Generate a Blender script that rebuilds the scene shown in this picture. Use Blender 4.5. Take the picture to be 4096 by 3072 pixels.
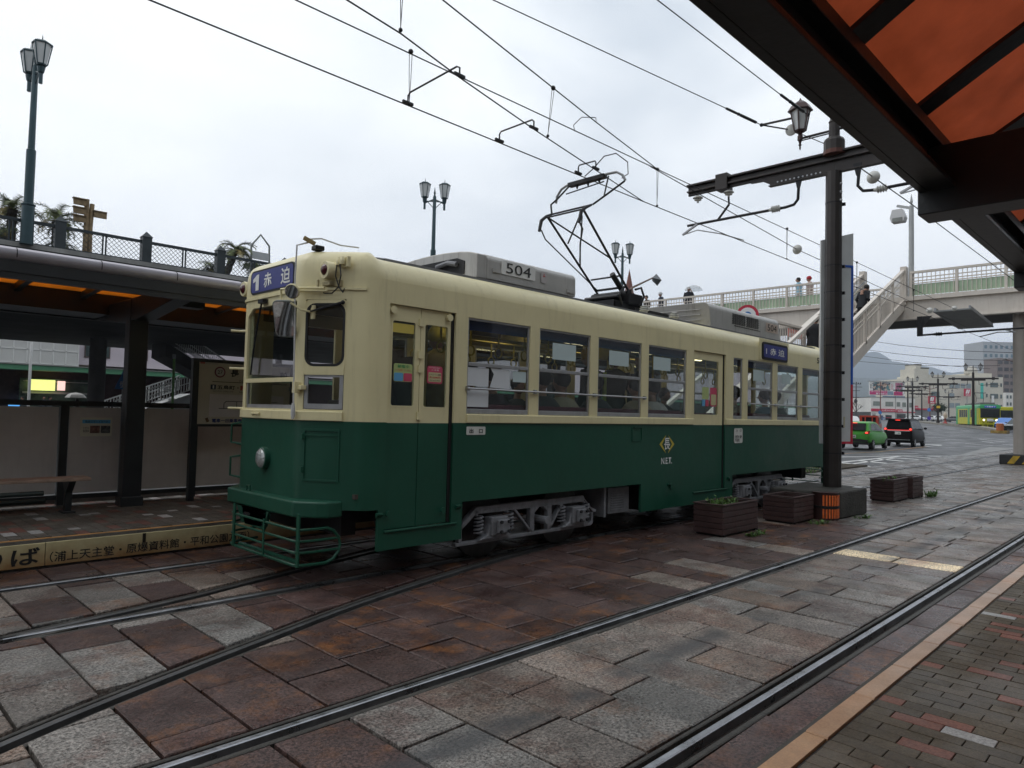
import bpy, bmesh, math, random
from mathutils import Vector, Matrix
R=math.radians
rnd=random.Random(7)
scene=bpy.context.scene
for o in list(bpy.data.objects): bpy.data.objects.remove(o)
# ------------------------------------------------------------------ camera
CAM_H=1.55
AX=(0.70054616,-0.04502782,-0.71218507); AY=(-0.7132068,-0.01075571,-0.70087116); AZ=(0.02389865,0.99892783,-0.03964902)
cam_d=bpy.data.cameras.new("camera"); cam=bpy.data.objects.new("camera",cam_d); scene.collection.objects.link(cam)
m=Matrix((AX,AY,AZ)).to_4x4(); m.translation=(0,0,CAM_H); cam.matrix_world=m
cam_d.sensor_width=36; cam_d.lens=36*2800/4096; cam_d.clip_start=0.05; cam_d.clip_end=20000
scene.camera=cam
# ------------------------------------------------------------------ world
SUN_EL=R(48); SUN_AZ=R(118)      # azimuth measured from +X towards +Y
w=bpy.data.worlds.new("World"); scene.world=w; w.use_nodes=True
nt=w.node_tree; nt.nodes.clear()
def N(t,typ,**k):
    n=t.nodes.new(typ)
    for a,b in k.items():
        if a in n.inputs: n.inputs[a].default_value=b
        else: setattr(n,a,b)
    return n
sky=N(nt,'ShaderNodeTexSky',sky_type='NISHITA',sun_disc=False,sun_elevation=SUN_EL,sun_rotation=math.pi/2-SUN_AZ)
bg1=N(nt,'ShaderNodeBackground',Strength=0.10); nt.links.new(sky.outputs[0],bg1.inputs[0])
tc=N(nt,'ShaderNodeTexCoord'); mp=N(nt,'ShaderNodeMapping'); mp.inputs['Scale'].default_value=(1.0,1.0,2.2)
nt.links.new(tc.outputs['Generated'],mp.inputs[0])
n1=N(nt,'ShaderNodeTexNoise',Scale=2.1,Detail=5.0,Roughness=0.5,Distortion=0.35); nt.links.new(mp.outputs[0],n1.inputs['Vector'])
cr=N(nt,'ShaderNodeValToRGB'); nt.links.new(n1.outputs['Fac'],cr.inputs[0])
cr.color_ramp.elements[0].position=0.34; cr.color_ramp.elements[0].color=(0.60,0.655,0.715,1)
cr.color_ramp.elements[1].position=0.60; cr.color_ramp.elements[1].color=(0.93,0.96,0.985,1)
# thicker bright veil towards the low left where the sun is hidden by cloud
dn=N(nt,'ShaderNodeVectorMath',operation='DOT_PRODUCT'); nt.links.new(tc.outputs['Generated'],dn.inputs[0])
sd=(math.cos(R(100))*0.93,math.sin(R(100))*0.93,0.36); dn.inputs[1].default_value=sd
mr=N(nt,'ShaderNodeMapRange'); mr.inputs['From Min'].default_value=0.55; mr.inputs['From Max'].default_value=1.0; mr.inputs['To Min'].default_value=0.0; mr.inputs['To Max'].default_value=0.75
nt.links.new(dn.outputs['Value'],mr.inputs['Value'])
mx0=N(nt,'ShaderNodeMixRGB'); mx0.inputs[2].default_value=(1.06,1.08,1.08,1); nt.links.new(mr.outputs[0],mx0.inputs[0]); nt.links.new(cr.outputs[0],mx0.inputs[1])
# horizon brightening
sep=N(nt,'ShaderNodeSeparateXYZ'); nt.links.new(tc.outputs['Generated'],sep.inputs[0])
mr2=N(nt,'ShaderNodeMapRange'); mr2.inputs['From Min'].default_value=0.0; mr2.inputs['From Max'].default_value=0.33; mr2.inputs['To Min'].default_value=0.8; mr2.inputs['To Max'].default_value=0.0
nt.links.new(sep.outputs['Z'],mr2.inputs['Value'])
mx1=N(nt,'ShaderNodeMixRGB'); mx1.inputs[2].default_value=(1.12,1.14,1.17,1); nt.links.new(mr2.outputs[0],mx1.inputs[0]); nt.links.new(mx0.outputs[0],mx1.inputs[1])
bg2=N(nt,'ShaderNodeBackground',Strength=1.02); nt.links.new(mx1.outputs[0],bg2.inputs[0])
mxs=N(nt,'ShaderNodeMixShader'); mxs.inputs[0].default_value=0.96
nt.links.new(bg1.outputs[0],mxs.inputs[1]); nt.links.new(bg2.outputs[0],mxs.inputs[2])
wo=N(nt,'ShaderNodeOutputWorld'); nt.links.new(mxs.outputs[0],wo.inputs[0])
# ------------------------------------------------------------------ sun behind cloud
ld=bpy.data.lights.new("sun",'SUN'); ld.energy=0.5; ld.angle=R(25); ld.color=(1,0.97,0.92)
lo=bpy.data.objects.new("sun",ld); scene.collection.objects.link(lo)
sv=Vector((math.cos(SUN_AZ)*math.cos(SUN_EL),math.sin(SUN_AZ)*math.cos(SUN_EL),math.sin(SUN_EL)))
lo.rotation_euler=sv.to_track_quat('Z','Y').to_euler(); lo.location=(0,0,60)
vs=scene.view_settings; vs.view_transform='Standard'; vs.look='None'; vs.exposure=0.44; vs.gamma=1.0; vs.use_curve_mapping=False
try:
    scene.cycles.use_denoising=True; scene.cycles.max_bounces=8; scene.cycles.transparent_max_bounces=16
except Exception: pass
# ------------------------------------------------------------------ helpers
AXv=[Vector(AX),Vector(AY),Vector(AZ)]
def gz(D):
    if D<46: return 0.0
    if D<90: return 1.0*(D-46)/44
    if D<180: return 1.0+0.75*(D-90)/90
    return 1.75
def depth(x,y): return 0.71218507*x+0.70087116*y
def at(px,py,D,z=None):
    """point seen at photo pixel (4096 wide) and D metres along the view axis"""
    v=Vector(((px-2048)/2800*D,-(py-1536)/2800*D,-D))
    p=Vector((AXv[0].dot(v),AXv[1].dot(v),AXv[2].dot(v)+CAM_H))
    if z is not None: p.z=z
    return p
MATS={}
def mat(name,col,rough=0.6,metal=0.0,var=0.12,scale=3.0,bump=0.0,bscale=60.0,spec=0.5,emit=None,es=1.0,trans=0.0,dirt=0.0,dcol=(0.06,0.04,0.03),rvar=0.0,coat=0.0,alpha=1.0,ior=1.45):
    if name in MATS: return MATS[name]
    m=bpy.data.materials.new(name); m.use_nodes=True; t=m.node_tree; b=t.nodes['Principled BSDF']
    tcn=t.nodes.new('ShaderNodeTexCoord')
    c=(*col,1)
    b.inputs['Roughness'].default_value=rough; b.inputs['Metallic'].default_value=metal
    b.inputs['Specular IOR Level'].default_value=spec; b.inputs['IOR'].default_value=ior
    if var>0:
        n=N(t,'ShaderNodeTexNoise',Scale=scale,Detail=6.0,Roughness=0.6); t.links.new(tcn.outputs['Object'],n.inputs['Vector'])
        mrn=N(t,'ShaderNodeMapRange'); mrn.inputs['From Min'].default_value=0.3; mrn.inputs['From Max'].default_value=0.7
        mrn.inputs['To Min'].default_value=1-var; mrn.inputs['To Max'].default_value=1+var*0.7; t.links.new(n.outputs['Fac'],mrn.inputs['Value'])
        mu=N(t,'ShaderNodeMixRGB',blend_type='MULTIPLY'); mu.inputs[0].default_value=1; mu.inputs[1].default_value=c; t.links.new(mrn.outputs[0],mu.inputs[2])
        out=mu.outputs[0]
        if rvar>0:
            mr3=N(t,'ShaderNodeMapRange'); mr3.inputs['From Min'].default_value=0.35; mr3.inputs['From Max'].default_value=0.65; mr3.inputs['To Min'].default_value=max(0.02,rough-rvar); mr3.inputs['To Max'].default_value=min(1,rough+rvar)
            t.links.new(n.outputs['Fac'],mr3.inputs['Value']); t.links.new(mr3.outputs[0],b.inputs['Roughness'])
        if dirt>0:
            mp2=N(t,'ShaderNodeMapping'); mp2.inputs['Scale'].default_value=(9,9,0.8); t.links.new(tcn.outputs['Object'],mp2.inputs[0])
            n2=N(t,'ShaderNodeTexNoise',Scale=1.3,Detail=8.0,Roughness=0.72); t.links.new(mp2.outputs[0],n2.inputs['Vector'])
            r2=N(t,'ShaderNodeMapRange'); r2.inputs['From Min'].default_value=0.52; r2.inputs['From Max'].default_value=0.8; r2.inputs['To Min'].default_value=0; r2.inputs['To Max'].default_value=dirt; t.links.new(n2.outputs['Fac'],r2.inputs['Value'])
            m2=N(t,'ShaderNodeMixRGB'); m2.inputs[2].default_value=(*dcol,1); t.links.new(r2.outputs[0],m2.inputs[0]); t.links.new(out,m2.inputs[1]); out=m2.outputs[0]
        t.links.new(out,b.inputs['Base Color'])
    else: b.inputs['Base Color'].default_value=c
    if bump>0:
        nb=N(t,'ShaderNodeTexNoise',Scale=bscale,Detail=4.0); t.links.new(tcn.outputs['Object'],nb.inputs['Vector'])
        bn=N(t,'ShaderNodeBump',Strength=bump,Distance=0.02); t.links.new(nb.outputs['Fac'],bn.inputs['Height']); t.links.new(bn.outputs[0],b.inputs['Normal'])
    if emit: b.inputs['Emission Color'].default_value=(*emit,1); b.inputs['Emission Strength'].default_value=es
    if trans: b.inputs['Transmission Weight'].default_value=trans
    if coat: b.inputs['Coat Weight'].default_value=coat; b.inputs['Coat Roughness'].default_value=0.08
    if alpha<1: b.inputs['Alpha'].default_value=alpha
    MATS[name]=m; return m
def glassmat(name,tint=(0.75,0.8,0.8),dark=0.5,rough=0.02,refl=0.05):
    """thin window glass: part see-through, part mirror"""
    if name in MATS: return MATS[name]
    m=bpy.data.materials.new(name); m.use_nodes=True; t=m.node_tree; t.nodes.clear()
    o=N(t,'ShaderNodeOutputMaterial'); tr=N(t,'ShaderNodeBsdfTransparent'); tr.inputs[0].default_value=(tint[0]*dark,tint[1]*dark,tint[2]*dark,1)
    gl=N(t,'ShaderNodeBsdfGlossy',Roughness=rough); gl.inputs[0].default_value=(1,1,1,1)
    fr=N(t,'ShaderNodeLayerWeight'); fr.inputs['Blend'].default_value=0.5; pw=N(t,'ShaderNodeMath',operation='POWER'); pw.inputs[1].default_value=4.0; t.links.new(fr.outputs['Facing'],pw.inputs[0])
    ad=N(t,'ShaderNodeMath',operation='MULTIPLY_ADD'); ad.inputs[1].default_value=0.9; ad.inputs[2].default_value=refl
    t.links.new(pw.outputs[0],ad.inputs[0]); mx=N(t,'ShaderNodeMixShader'); t.links.new(ad.outputs[0],mx.inputs[0]); t.links.new(tr.outputs[0],mx.inputs[1]); t.links.new(gl.outputs[0],mx.inputs[2])
    t.links.new(mx.outputs[0],o.inputs[0]); MATS[name]=m; return m
def translucent(name,col,w=0.5,rough=0.5):
    if name in MATS: return MATS[name]
    m=bpy.data.materials.new(name); m.use_nodes=True; t=m.node_tree; b=t.nodes['Principled BSDF']; b.inputs['Roughness'].default_value=rough
    tcn=t.nodes.new('ShaderNodeTexCoord'); n=N(t,'ShaderNodeTexNoise',Scale=2.5,Detail=7.0,Roughness=0.65); t.links.new(tcn.outputs['Object'],n.inputs['Vector'])
    r=N(t,'ShaderNodeMapRange'); r.inputs['From Min'].default_value=0.3; r.inputs['From Max'].default_value=0.7; r.inputs['To Min'].default_value=0.80; r.inputs['To Max'].default_value=1.14; t.links.new(n.outputs['Fac'],r.inputs['Value'])
    mu=N(t,'ShaderNodeMixRGB',blend_type='MULTIPLY'); mu.inputs[0].default_value=1; mu.inputs[1].default_value=(*col,1); t.links.new(r.outputs[0],mu.inputs[2]); t.links.new(mu.outputs[0],b.inputs['Base Color'])
    tl=N(t,'ShaderNodeBsdfTranslucent'); t.links.new(mu.outputs[0],tl.inputs[0]); mx=N(t,'ShaderNodeMixShader'); mx.inputs[0].default_value=w
    t.links.new(b.outputs[0],mx.inputs[1]); t.links.new(tl.outputs[0],mx.inputs[2]); t.links.new(mx.outputs[0],t.nodes['Material Output'].inputs[0])
    MATS[name]=m; return m
def attrmat(name,rough=0.6,speck=0.3,sscale=160,bump=0.4,wet=0.2,rust=0.0,spec=0.5,bs=45,stain=0.25,oil=False):
    """material whose colour comes from a per-stone colour stored on the mesh"""
    if name in MATS: return MATS[name]
    m=bpy.data.materials.new(name); m.use_nodes=True; t=m.node_tree; b=t.nodes['Principled BSDF']; b.inputs['Specular IOR Level'].default_value=spec
    tcn=t.nodes.new('ShaderNodeTexCoord'); a=N(t,'ShaderNodeAttribute',attribute_name='stone')
    n=N(t,'ShaderNodeTexNoise',Scale=sscale,Detail=3.0,Roughness=0.8); t.links.new(tcn.outputs['Object'],n.inputs['Vector'])
    r=N(t,'ShaderNodeMapRange'); r.inputs['From Min'].default_value=0.36; r.inputs['From Max'].default_value=0.64; r.inputs['To Min'].default_value=1-speck; r.inputs['To Max'].default_value=1+speck*1.5; t.links.new(n.outputs['Fac'],r.inputs['Value'])
    nl=N(t,'ShaderNodeTexNoise',Scale=2.3,Detail=7.0,Roughness=0.65); t.links.new(tcn.outputs['Object'],nl.inputs['Vector'])
    rl=N(t,'ShaderNodeMapRange'); rl.inputs['From Min'].default_value=0.3; rl.inputs['From Max'].default_value=0.7; rl.inputs['To Min'].default_value=1-stain; rl.inputs['To Max'].default_value=1+stain; t.links.new(nl.outputs['Fac'],rl.inputs['Value'])
    m0=N(t,'ShaderNodeMath',operation='MULTIPLY'); t.links.new(r.outputs[0],m0.inputs[0]); t.links.new(rl.outputs[0],m0.inputs[1])
    mu=N(t,'ShaderNodeMixRGB',blend_type='MULTIPLY'); mu.inputs[0].default_value=1; t.links.new(a.outputs['Color'],mu.inputs[1]); t.links.new(m0.outputs[0],mu.inputs[2])
    out=mu.outputs[0]
    npn=N(t,'ShaderNodeTexNoise',Scale=1.9,Detail=9.0,Roughness=0.75); t.links.new(tcn.outputs['Object'],npn.inputs['Vector'])
    rpn=N(t,'ShaderNodeMapRange'); rpn.inputs['From Min'].default_value=0.50; rpn.inputs['From Max'].default_value=0.58; rpn.inputs['To Max'].default_value=0.85 if oil else 0.25; t.links.new(npn.outputs['Fac'],rpn.inputs['Value'])
    mpn=N(t,'ShaderNodeMixRGB',blend_type='MULTIPLY'); mpn.inputs[2].default_value=(0.66,0.52,0.50,1); t.links.new(rpn.outputs[0],mpn.inputs[0]); t.links.new(out,mpn.inputs[1]); out=mpn.outputs[0]
    if rust>0:
        nr=N(t,'ShaderNodeTexNoise',Scale=3.1,Detail=9.0,Roughness=0.78); t.links.new(tcn.outputs['Object'],nr.inputs['Vector'])
        rr=N(t,'ShaderNodeMapRange'); rr.inputs['From Min'].default_value=0.50; rr.inputs['From Max'].default_value=0.70; rr.inputs['To Max'].default_value=rust; t.links.new(nr.outputs['Fac'],rr.inputs['Value'])
        mg=N(t,'ShaderNodeMath',operation='MULTIPLY'); t.links.new(rr.outputs[0],mg.inputs[0]); t.links.new(a.outputs['Alpha'],mg.inputs[1])
        m3=N(t,'ShaderNodeMixRGB'); m3.inputs[2].default_value=(0.25,0.095,0.025,1); t.links.new(mg.outputs[0],m3.inputs[0]); t.links.new(out,m3.inputs[1]); out=m3.outputs[0]
    if oil:   # long oily smear between the near rails
        sp=t.nodes.new('ShaderNodeSeparateXYZ'); t.links.new(tcn.outputs['Object'],sp.inputs[0])
        no=N(t,'ShaderNodeTexNoise',Scale=2.2,Detail=5.0); t.links.new(tcn.outputs['Object'],no.inputs['Vector'])
        a1=N(t,'ShaderNodeMath',operation='SUBTRACT'); a1.inputs[1].default_value=2.47; t.links.new(sp.outputs['Y'],a1.inputs[0]); a2=N(t,'ShaderNodeMath',operation='ABSOLUTE'); t.links.new(a1.outputs[0],a2.inputs[0])
        a3=N(t,'ShaderNodeMapRange'); a3.inputs['From Min'].default_value=0.16; a3.inputs['From Max'].default_value=0.03; t.links.new(a2.outputs[0],a3.inputs['Value'])
        a4=N(t,'ShaderNodeMapRange'); a4.inputs['From Min'].default_value=0.42; a4.inputs['From Max'].default_value=0.56; t.links.new(no.outputs['Fac'],a4.inputs['Value'])
        a5=N(t,'ShaderNodeMath',operation='MULTIPLY'); t.links.new(a3.outputs[0],a5.inputs[0]); t.links.new(a4.outputs[0],a5.inputs[1])
        a6=N(t,'ShaderNodeMath',operation='MULTIPLY'); a6.inputs[1].default_value=0.75; t.links.new(a5.outputs[0],a6.inputs[0])
        m4=N(t,'ShaderNodeMixRGB'); m4.inputs[2].default_value=(0.045,0.048,0.052,1); t.links.new(a6.outputs[0],m4.inputs[0]); t.links.new(out,m4.inputs[1]); out=m4.outputs[0]
    t.links.new(out,b.inputs['Base Color'])
    nw=N(t,'ShaderNodeTexNoise',Scale=1.7,Detail=6.0,Roughness=0.6); t.links.new(tcn.outputs['Object'],nw.inputs['Vector'])
    rw=N(t,'ShaderNodeMapRange'); rw.inputs['From Min'].default_value=0.4; rw.inputs['From Max'].default_value=0.62; rw.inputs['To Min'].default_value=rough-wet; rw.inputs['To Max'].default_value=rough+wet*0.6; t.links.new(nw.outputs['Fac'],rw.inputs['Value']); t.links.new(rw.outputs[0],b.inputs['Roughness'])
    nb=N(t,'ShaderNodeTexNoise',Scale=bs,Detail=5.0,Roughness=0.7); t.links.new(tcn.outputs['Object'],nb.inputs['Vector'])
    bn=N(t,'ShaderNodeBump',Strength=bump,Distance=0.01); t.links.new(nb.outputs['Fac'],bn.inputs['Height']); t.links.new(bn.outputs[0],b.inputs['Normal'])
    MATS[name]=m; return m

def wloc(o):
    v=Vector((0,0,0))
    while o is not None: v+=o.location; o=o.parent
    return v
class MB:
    """collects shapes given in world coordinates, links them as one mesh object"""
    def __init__(s): s.v=[]; s.f=[]; s.mi=[]; s.col=[]; s.cur=0; s.ccur=None; s.marks=[]
    def add(s,vs,fs,M=None):
        o=len(s.v); s.marks.append((o,len(s.f)))
        for p in vs:
            p=Vector(p)
            if M is not None: p=M@p
            s.v.append(p)
        for f in fs: s.f.append([i+o for i in f]); s.mi.append(s.cur); s.col.append(s.ccur)
        return s
    def box(s,a,b,M=None):
        x0,y0,z0=[min(a[i],b[i]) for i in range(3)]; x1,y1,z1=[max(a[i],b[i]) for i in range(3)]
        vs=[(x0,y0,z0),(x1,y0,z0),(x1,y1,z0),(x0,y1,z0),(x0,y0,z1),(x1,y0,z1),(x1,y1,z1),(x0,y1,z1)]
        return s.add(vs,[(0,3,2,1),(4,5,6,7),(0,1,5,4),(1,2,6,5),(2,3,7,6),(3,0,4,7)],M)
    def cbox(s,c,d,M=None): return s.box([c[i]-d[i]/2 for i in range(3)],[c[i]+d[i]/2 for i in range(3)],M)
    def quad(s,a,b,c,d): return s.add([a,b,c,d],[(0,1,2,3)])
    def poly(s,pts): return s.add(pts,[tuple(range(len(pts)))])
    def prism(s,pts,dv,M=None):
        n=len(pts); dv=Vector(dv); vs=[Vector(p) for p in pts]+[Vector(p)+dv for p in pts]
        fs=[tuple(range(n))[::-1],tuple(range(n,2*n))]+[(i,(i+1)%n,(i+1)%n+n,i+n) for i in range(n)]
        return s.add(vs,fs,M)
    def bar(s,a,b,w,h=None,up=(0,0,1)):
        h=h or w; a=Vector(a); b=Vector(b); d=(b-a).normalized(); u=Vector(up)
        if abs(d.dot(u))>0.98: u=Vector((1,0,0))
        r=d.cross(u).normalized(); u=r.cross(d).normalized()
        vs=[p+r*sx*w/2+u*sy*h/2 for p in (a,b) for sx,sy in ((-1,-1),(1,-1),(1,1),(-1,1))]
        return s.add(vs,[(0,3,2,1),(4,5,6,7),(0,1,5,4),(1,2,6,5),(2,3,7,6),(3,0,4,7)])
    def tube(s,pts,r,n=8,cap=True):
        pts=[Vector(p) for p in pts]; rs=r if isinstance(r,(list,tuple)) else [r]*len(pts)
        vs=[]; pu=None
        for i,p in enumerate(pts):
            d=(pts[min(i+1,len(pts)-1)]-pts[max(i-1,0)]).normalized()
            if pu is None: u=Vector((0,0,1)) if abs(d.z)<0.9 else Vector((1,0,0))
            else: u=pu
            u=(u-d*u.dot(d)).normalized(); pu=u; w_=d.cross(u)
            for k in range(n):
                a=2*math.pi*k/n; vs.append(p+(u*math.cos(a)+w_*math.sin(a))*rs[i])
        fs=[]
        for i in range(len(pts)-1):
            for k in range(n): fs.append((i*n+k,i*n+(k+1)%n,(i+1)*n+(k+1)%n,(i+1)*n+k))
        if cap: fs.append(tuple(range(n))[::-1]); fs.append(tuple(range((len(pts)-1)*n,len(pts)*n)))
        return s.add(vs,fs)
    def lathe(s,prof,c=(0,0,0),n=16,M=None,ax='z',cap=True):
        vs=[]
        for r_,z in prof:
            for k in range(n):
                a=2*math.pi*k/n; x,y=r_*math.cos(a),r_*math.sin(a)
                q=(x,y,z) if ax=='z' else ((z,x,y) if ax=='x' else (x,z,y))
                vs.append((q[0]+c[0],q[1]+c[1],q[2]+c[2]))
        fs=[]
        for i in range(len(prof)-1):
            for k in range(n): fs.append((i*n+k,i*n+(k+1)%n,(i+1)*n+(k+1)%n,(i+1)*n+k))
        if cap: fs.append(tuple(range(n))[::-1]); fs.append(tuple(range((len(prof)-1)*n,len(prof)*n)))
        return s.add(vs,fs,M)
    def ball(s,c,r,n=10,sc=(1,1,1),M=None):
        m_=max(4,n//2+1); prof=[(max(1e-4,r*math.sin(math.pi*i/m_)),r*math.cos(math.pi*i/m_)) for i in range(m_+1)]
        vs=[]
        for r_,z in prof:
            for k in range(n):
                a=2*math.pi*k/n; vs.append((c[0]+r_*math.cos(a)*sc[0],c[1]+r_*math.sin(a)*sc[1],c[2]+z*sc[2]))
        fs=[(i*n+k,(i+1)*n+k,(i+1)*n+(k+1)%n,i*n+(k+1)%n) for i in range(m_) for k in range(n)]
        return s.add(vs,fs,M)
    def ring(s,outer,inner,dv):
        """flat ring between two loops of equal count, given thickness dv"""
        n=len(outer); dv=Vector(dv); o=[Vector(p) for p in outer]; i_=[Vector(p) for p in inner]
        vs=o+i_+[p+dv for p in o]+[p+dv for p in i_]; fs=[]
        for k in range(n):
            j=(k+1)%n
            fs+=[(k,j,n+j,n+k),(2*n+k,3*n+k,3*n+j,2*n+j),(k,2*n+k,2*n+j,j),(n+k,n+j,3*n+j,3*n+k)]
        return s.add(vs,fs)
    def each(s,name,mt,parent=None,**k):
        """one object for every added shape"""
        mk=s.marks+[(len(s.v),len(s.f))]
        for (v0,f0),(v1,f1) in zip(mk,mk[1:]):
            q=MB(); q.v=s.v[v0:v1]; q.f=[[i-v0 for i in f] for f in s.f[f0:f1]]; q.mi=[0]*len(q.f); q.col=[None]*len(q.f); q.build(name,mt,parent,**k)
    def build(s,name,mt,parent=None,smooth=False,bevel=0,label=None,solid=0,fixn=True,segs=2,auto=None,weld=False):
        me=bpy.data.meshes.new(name); off=wloc(parent) if parent is not None else Vector((0,0,0))
        me.from_pydata([tuple(p-off) for p in s.v],[],s.f)
        mts=mt if isinstance(mt,(list,tuple)) else [mt]
        for q in mts: me.materials.append(q)
        if len(mts)>1: me.polygons.foreach_set('material_index',s.mi)
        if any(c is not None for c in s.col):
            ca=me.color_attributes.new('stone','FLOAT_COLOR','CORNER'); k=0; data=[]
            for fi,f in enumerate(s.f):
                c=s.col[fi] or (0.1,0.1,0.1,0)
                for _ in f: data.extend(c)
            ca.data.foreach_set('color',data)
        if fixn:
            bm=bmesh.new(); bm.from_mesh(me)
            if weld: bmesh.ops.remove_doubles(bm,verts=bm.verts,dist=1e-4)
            bmesh.ops.recalc_face_normals(bm,faces=bm.faces); bm.to_mesh(me); bm.free()
        if smooth:
            me.polygons.foreach_set('use_smooth',[True]*len(me.polygons))
            try: me.set_sharp_from_angle(angle=R(auto or 40))
            except Exception: pass
        o=bpy.data.objects.new(name,me); scene.collection.objects.link(o)
        if parent is not None: o.parent=parent
        if solid: q=o.modifiers.new('thick','SOLIDIFY'); q.thickness=solid; q.offset=0
        if bevel: q=o.modifiers.new('bevel','BEVEL'); q.width=bevel; q.segments=segs; q.limit_method='ANGLE'
        if label: o['label']=label
        return o
def tag(o,label,cat,group=None,kind=None):
    o['label']=label; o['category']=cat
    if group: o['group']=group
    if kind: o['kind']=kind
    return o
def thing(name,loc,label,cat,group=None):
    o=bpy.data.objects.new(name,None); scene.collection.objects.link(o); o.location=loc; o.empty_display_size=0.2
    return tag(o,label,cat,group)
def struct(o): o['kind']='structure'; return o
KIDS={}
def copy_tree(o,loc=None,rz=None,label=None,parent=None):
    c=o.copy(); scene.collection.objects.link(c); c.parent=parent
    if loc is not None: c.location=loc
    if rz is not None: c.rotation_euler=(0,0,rz)
    if label: c['label']=label
    for ch in list(o.children): copy_tree(ch,parent=c)
    return c
def text(body,p,wd,h,right,up,mt,name='lettering',parent=None,bold=0.0,out=0.003,fit=True,label=None):
    """lettering: lower left corner p, fitted to wd x h, raised by out along the face normal"""
    cu=bpy.data.curves.new(name,'FONT'); cu.body=body; cu.size=1; cu.offset=bold; cu.extrude=0; cu.resolution_u=3
    tmp=bpy.data.objects.new('tmp',cu); scene.collection.objects.link(tmp)
    dg=bpy.context.evaluated_depsgraph_get(); me=bpy.data.meshes.new_from_object(tmp.evaluated_get(dg)); bpy.data.objects.remove(tmp)
    me.name=name
    if len(me.vertices)==0: return None
    xs=[v.co.x for v in me.vertices]; ys=[v.co.y for v in me.vertices]; x0,x1,y0,y1=min(xs),max(xs),min(ys),max(ys)
    rt=Vector(right).normalized(); u=Vector(up).normalized(); nrm=rt.cross(u)
    sx=wd/max(1e-6,x1-x0); sy=h/max(1e-6,y1-y0)
    if not fit: sx=sy=min(sx,sy)
    off=wloc(parent) if parent is not None else Vector((0,0,0)); p=Vector(p)
    for v in me.vertices: v.co=p+rt*(v.co.x-x0)*sx+u*(v.co.y-y0)*sy+nrm*out-off
    me.materials.clear(); me.materials.append(mt)
    o=bpy.data.objects.new(name,me); scene.collection.objects.link(o)
    if parent is not None: o.parent=parent
    if label: o['label']=label
    return o
def rrect(cx,cz,w,h,r,n=5):
    out=[]
    for qx,qz,a0 in ((1,1,0),(-1,1,90),(-1,-1,180),(1,-1,270)):
        for k in range(n+1):
            a=R(a0+90*k/n); out.append((cx+qx*(w/2-r)+r*math.cos(a),cz+qz*(h/2-r)+r*math.sin(a)))
    return out
XP=(1,0,0); YN=(0,-1,0); ZP=(0,0,1)
# common materials
steel=mat('rail_steel',(0.34,0.35,0.37),0.34,0.85,0.4,5,0.15,40,rvar=.1)
dkmetal=mat('dark_brown_metal',(0.035,0.03,0.028),0.45,0.3,0.25,4,0.1,30)
blackm=mat('black_metal',(0.018,0.018,0.02),0.4,0.4,0.2,5)
wire=mat('wire_metal',(0.03,0.03,0.035),0.5,0.5,0.1)
greym=mat('grey_metal',(0.28,0.29,0.3),0.5,0.5,0.25,6)
whitep=mat('white_paint',(0.72,0.72,0.7),0.5,0,0.1,3)
rubber=mat('black_rubber',(0.012,0.012,0.012),0.6,0,0.1)
inkb=mat('black_lettering',(0.012,0.012,0.012),0.6,0,0)
inkw=mat('white_lettering',(0.75,0.75,0.74),0.55,0,0)
# ================================================================== GROUND
def lerp(tab,x):
    if x<=tab[0][0]:
        (a,b),(c,d)=tab[0],tab[1]; return b+(x-a)*(d-b)/(c-a)
    for (a,b),(c,d) in zip(tab,tab[1:]):
        if x<=c: return b+(x-a)*(d-b)/(c-a)
    (a,b),(c,d)=tab[-2],tab[-1]; return d+(x-c)*(d-b)/(c-a)
def smooth_tab(t,n=6):
    out=[]
    for i in range(len(t)-1):
        p0=t[max(i-1,0)];p1=t[i];p2=t[i+1];p3=t[min(i+2,len(t)-1)]
        for k in range(n):
            u=k/n; out.append(tuple(0.5*((2*p1[j])+(-p0[j]+p2[j])*u+(2*p0[j]-5*p1[j]+4*p2[j]-p3[j])*u*u+(-p0[j]+3*p1[j]-3*p2[j]+p3[j])*u**3) for j in (0,1)))
    return out+[t[-1]]
X1=smooth_tab([(-3,2.6),(-1,3.12),(0,3.52),(0.71,3.87),(1.3,4.12),(2.14,4.43),(3.41,4.86),(5.29,5.31),(6.6,5.50),(8,5.56)])
X2=smooth_tab([(-3,3.9),(-1,4.95),(0,5.28),(0.99,5.56),(2.28,5.83),(3.29,6.12),(5.3,6.66),(7,6.95),(8,7.0)])
def const(y): return [(-6,y),(60,y)]
RAILS=[('near',const(1.75)),('near',const(3.18)),('tram',const(5.56)),('tram',const(7.0)),('cross',X1),('cross',X2)]
def clip(poly,a,b,c):
    """keep a*x+b*y>=c"""
    out=[]
    for i in range(len(poly)):
        p=poly[i];q=poly[(i+1)%len(poly)]; dp=a*p[0]+b*p[1]-c; dq=a*q[0]+b*q[1]-c
        if dp>=0: out.append(p)
        if (dp>=0)!=(dq>=0):
            t=dp/(dp-dq); out.append((p[0]+t*(q[0]-p[0]),p[1]+t*(q[1]-p[1])))
    return out
def area(p): return abs(sum(p[i][0]*p[(i+1)%len(p)][1]-p[(i+1)%len(p)][0]*p[i][1] for i in range(len(p))))/2
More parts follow.
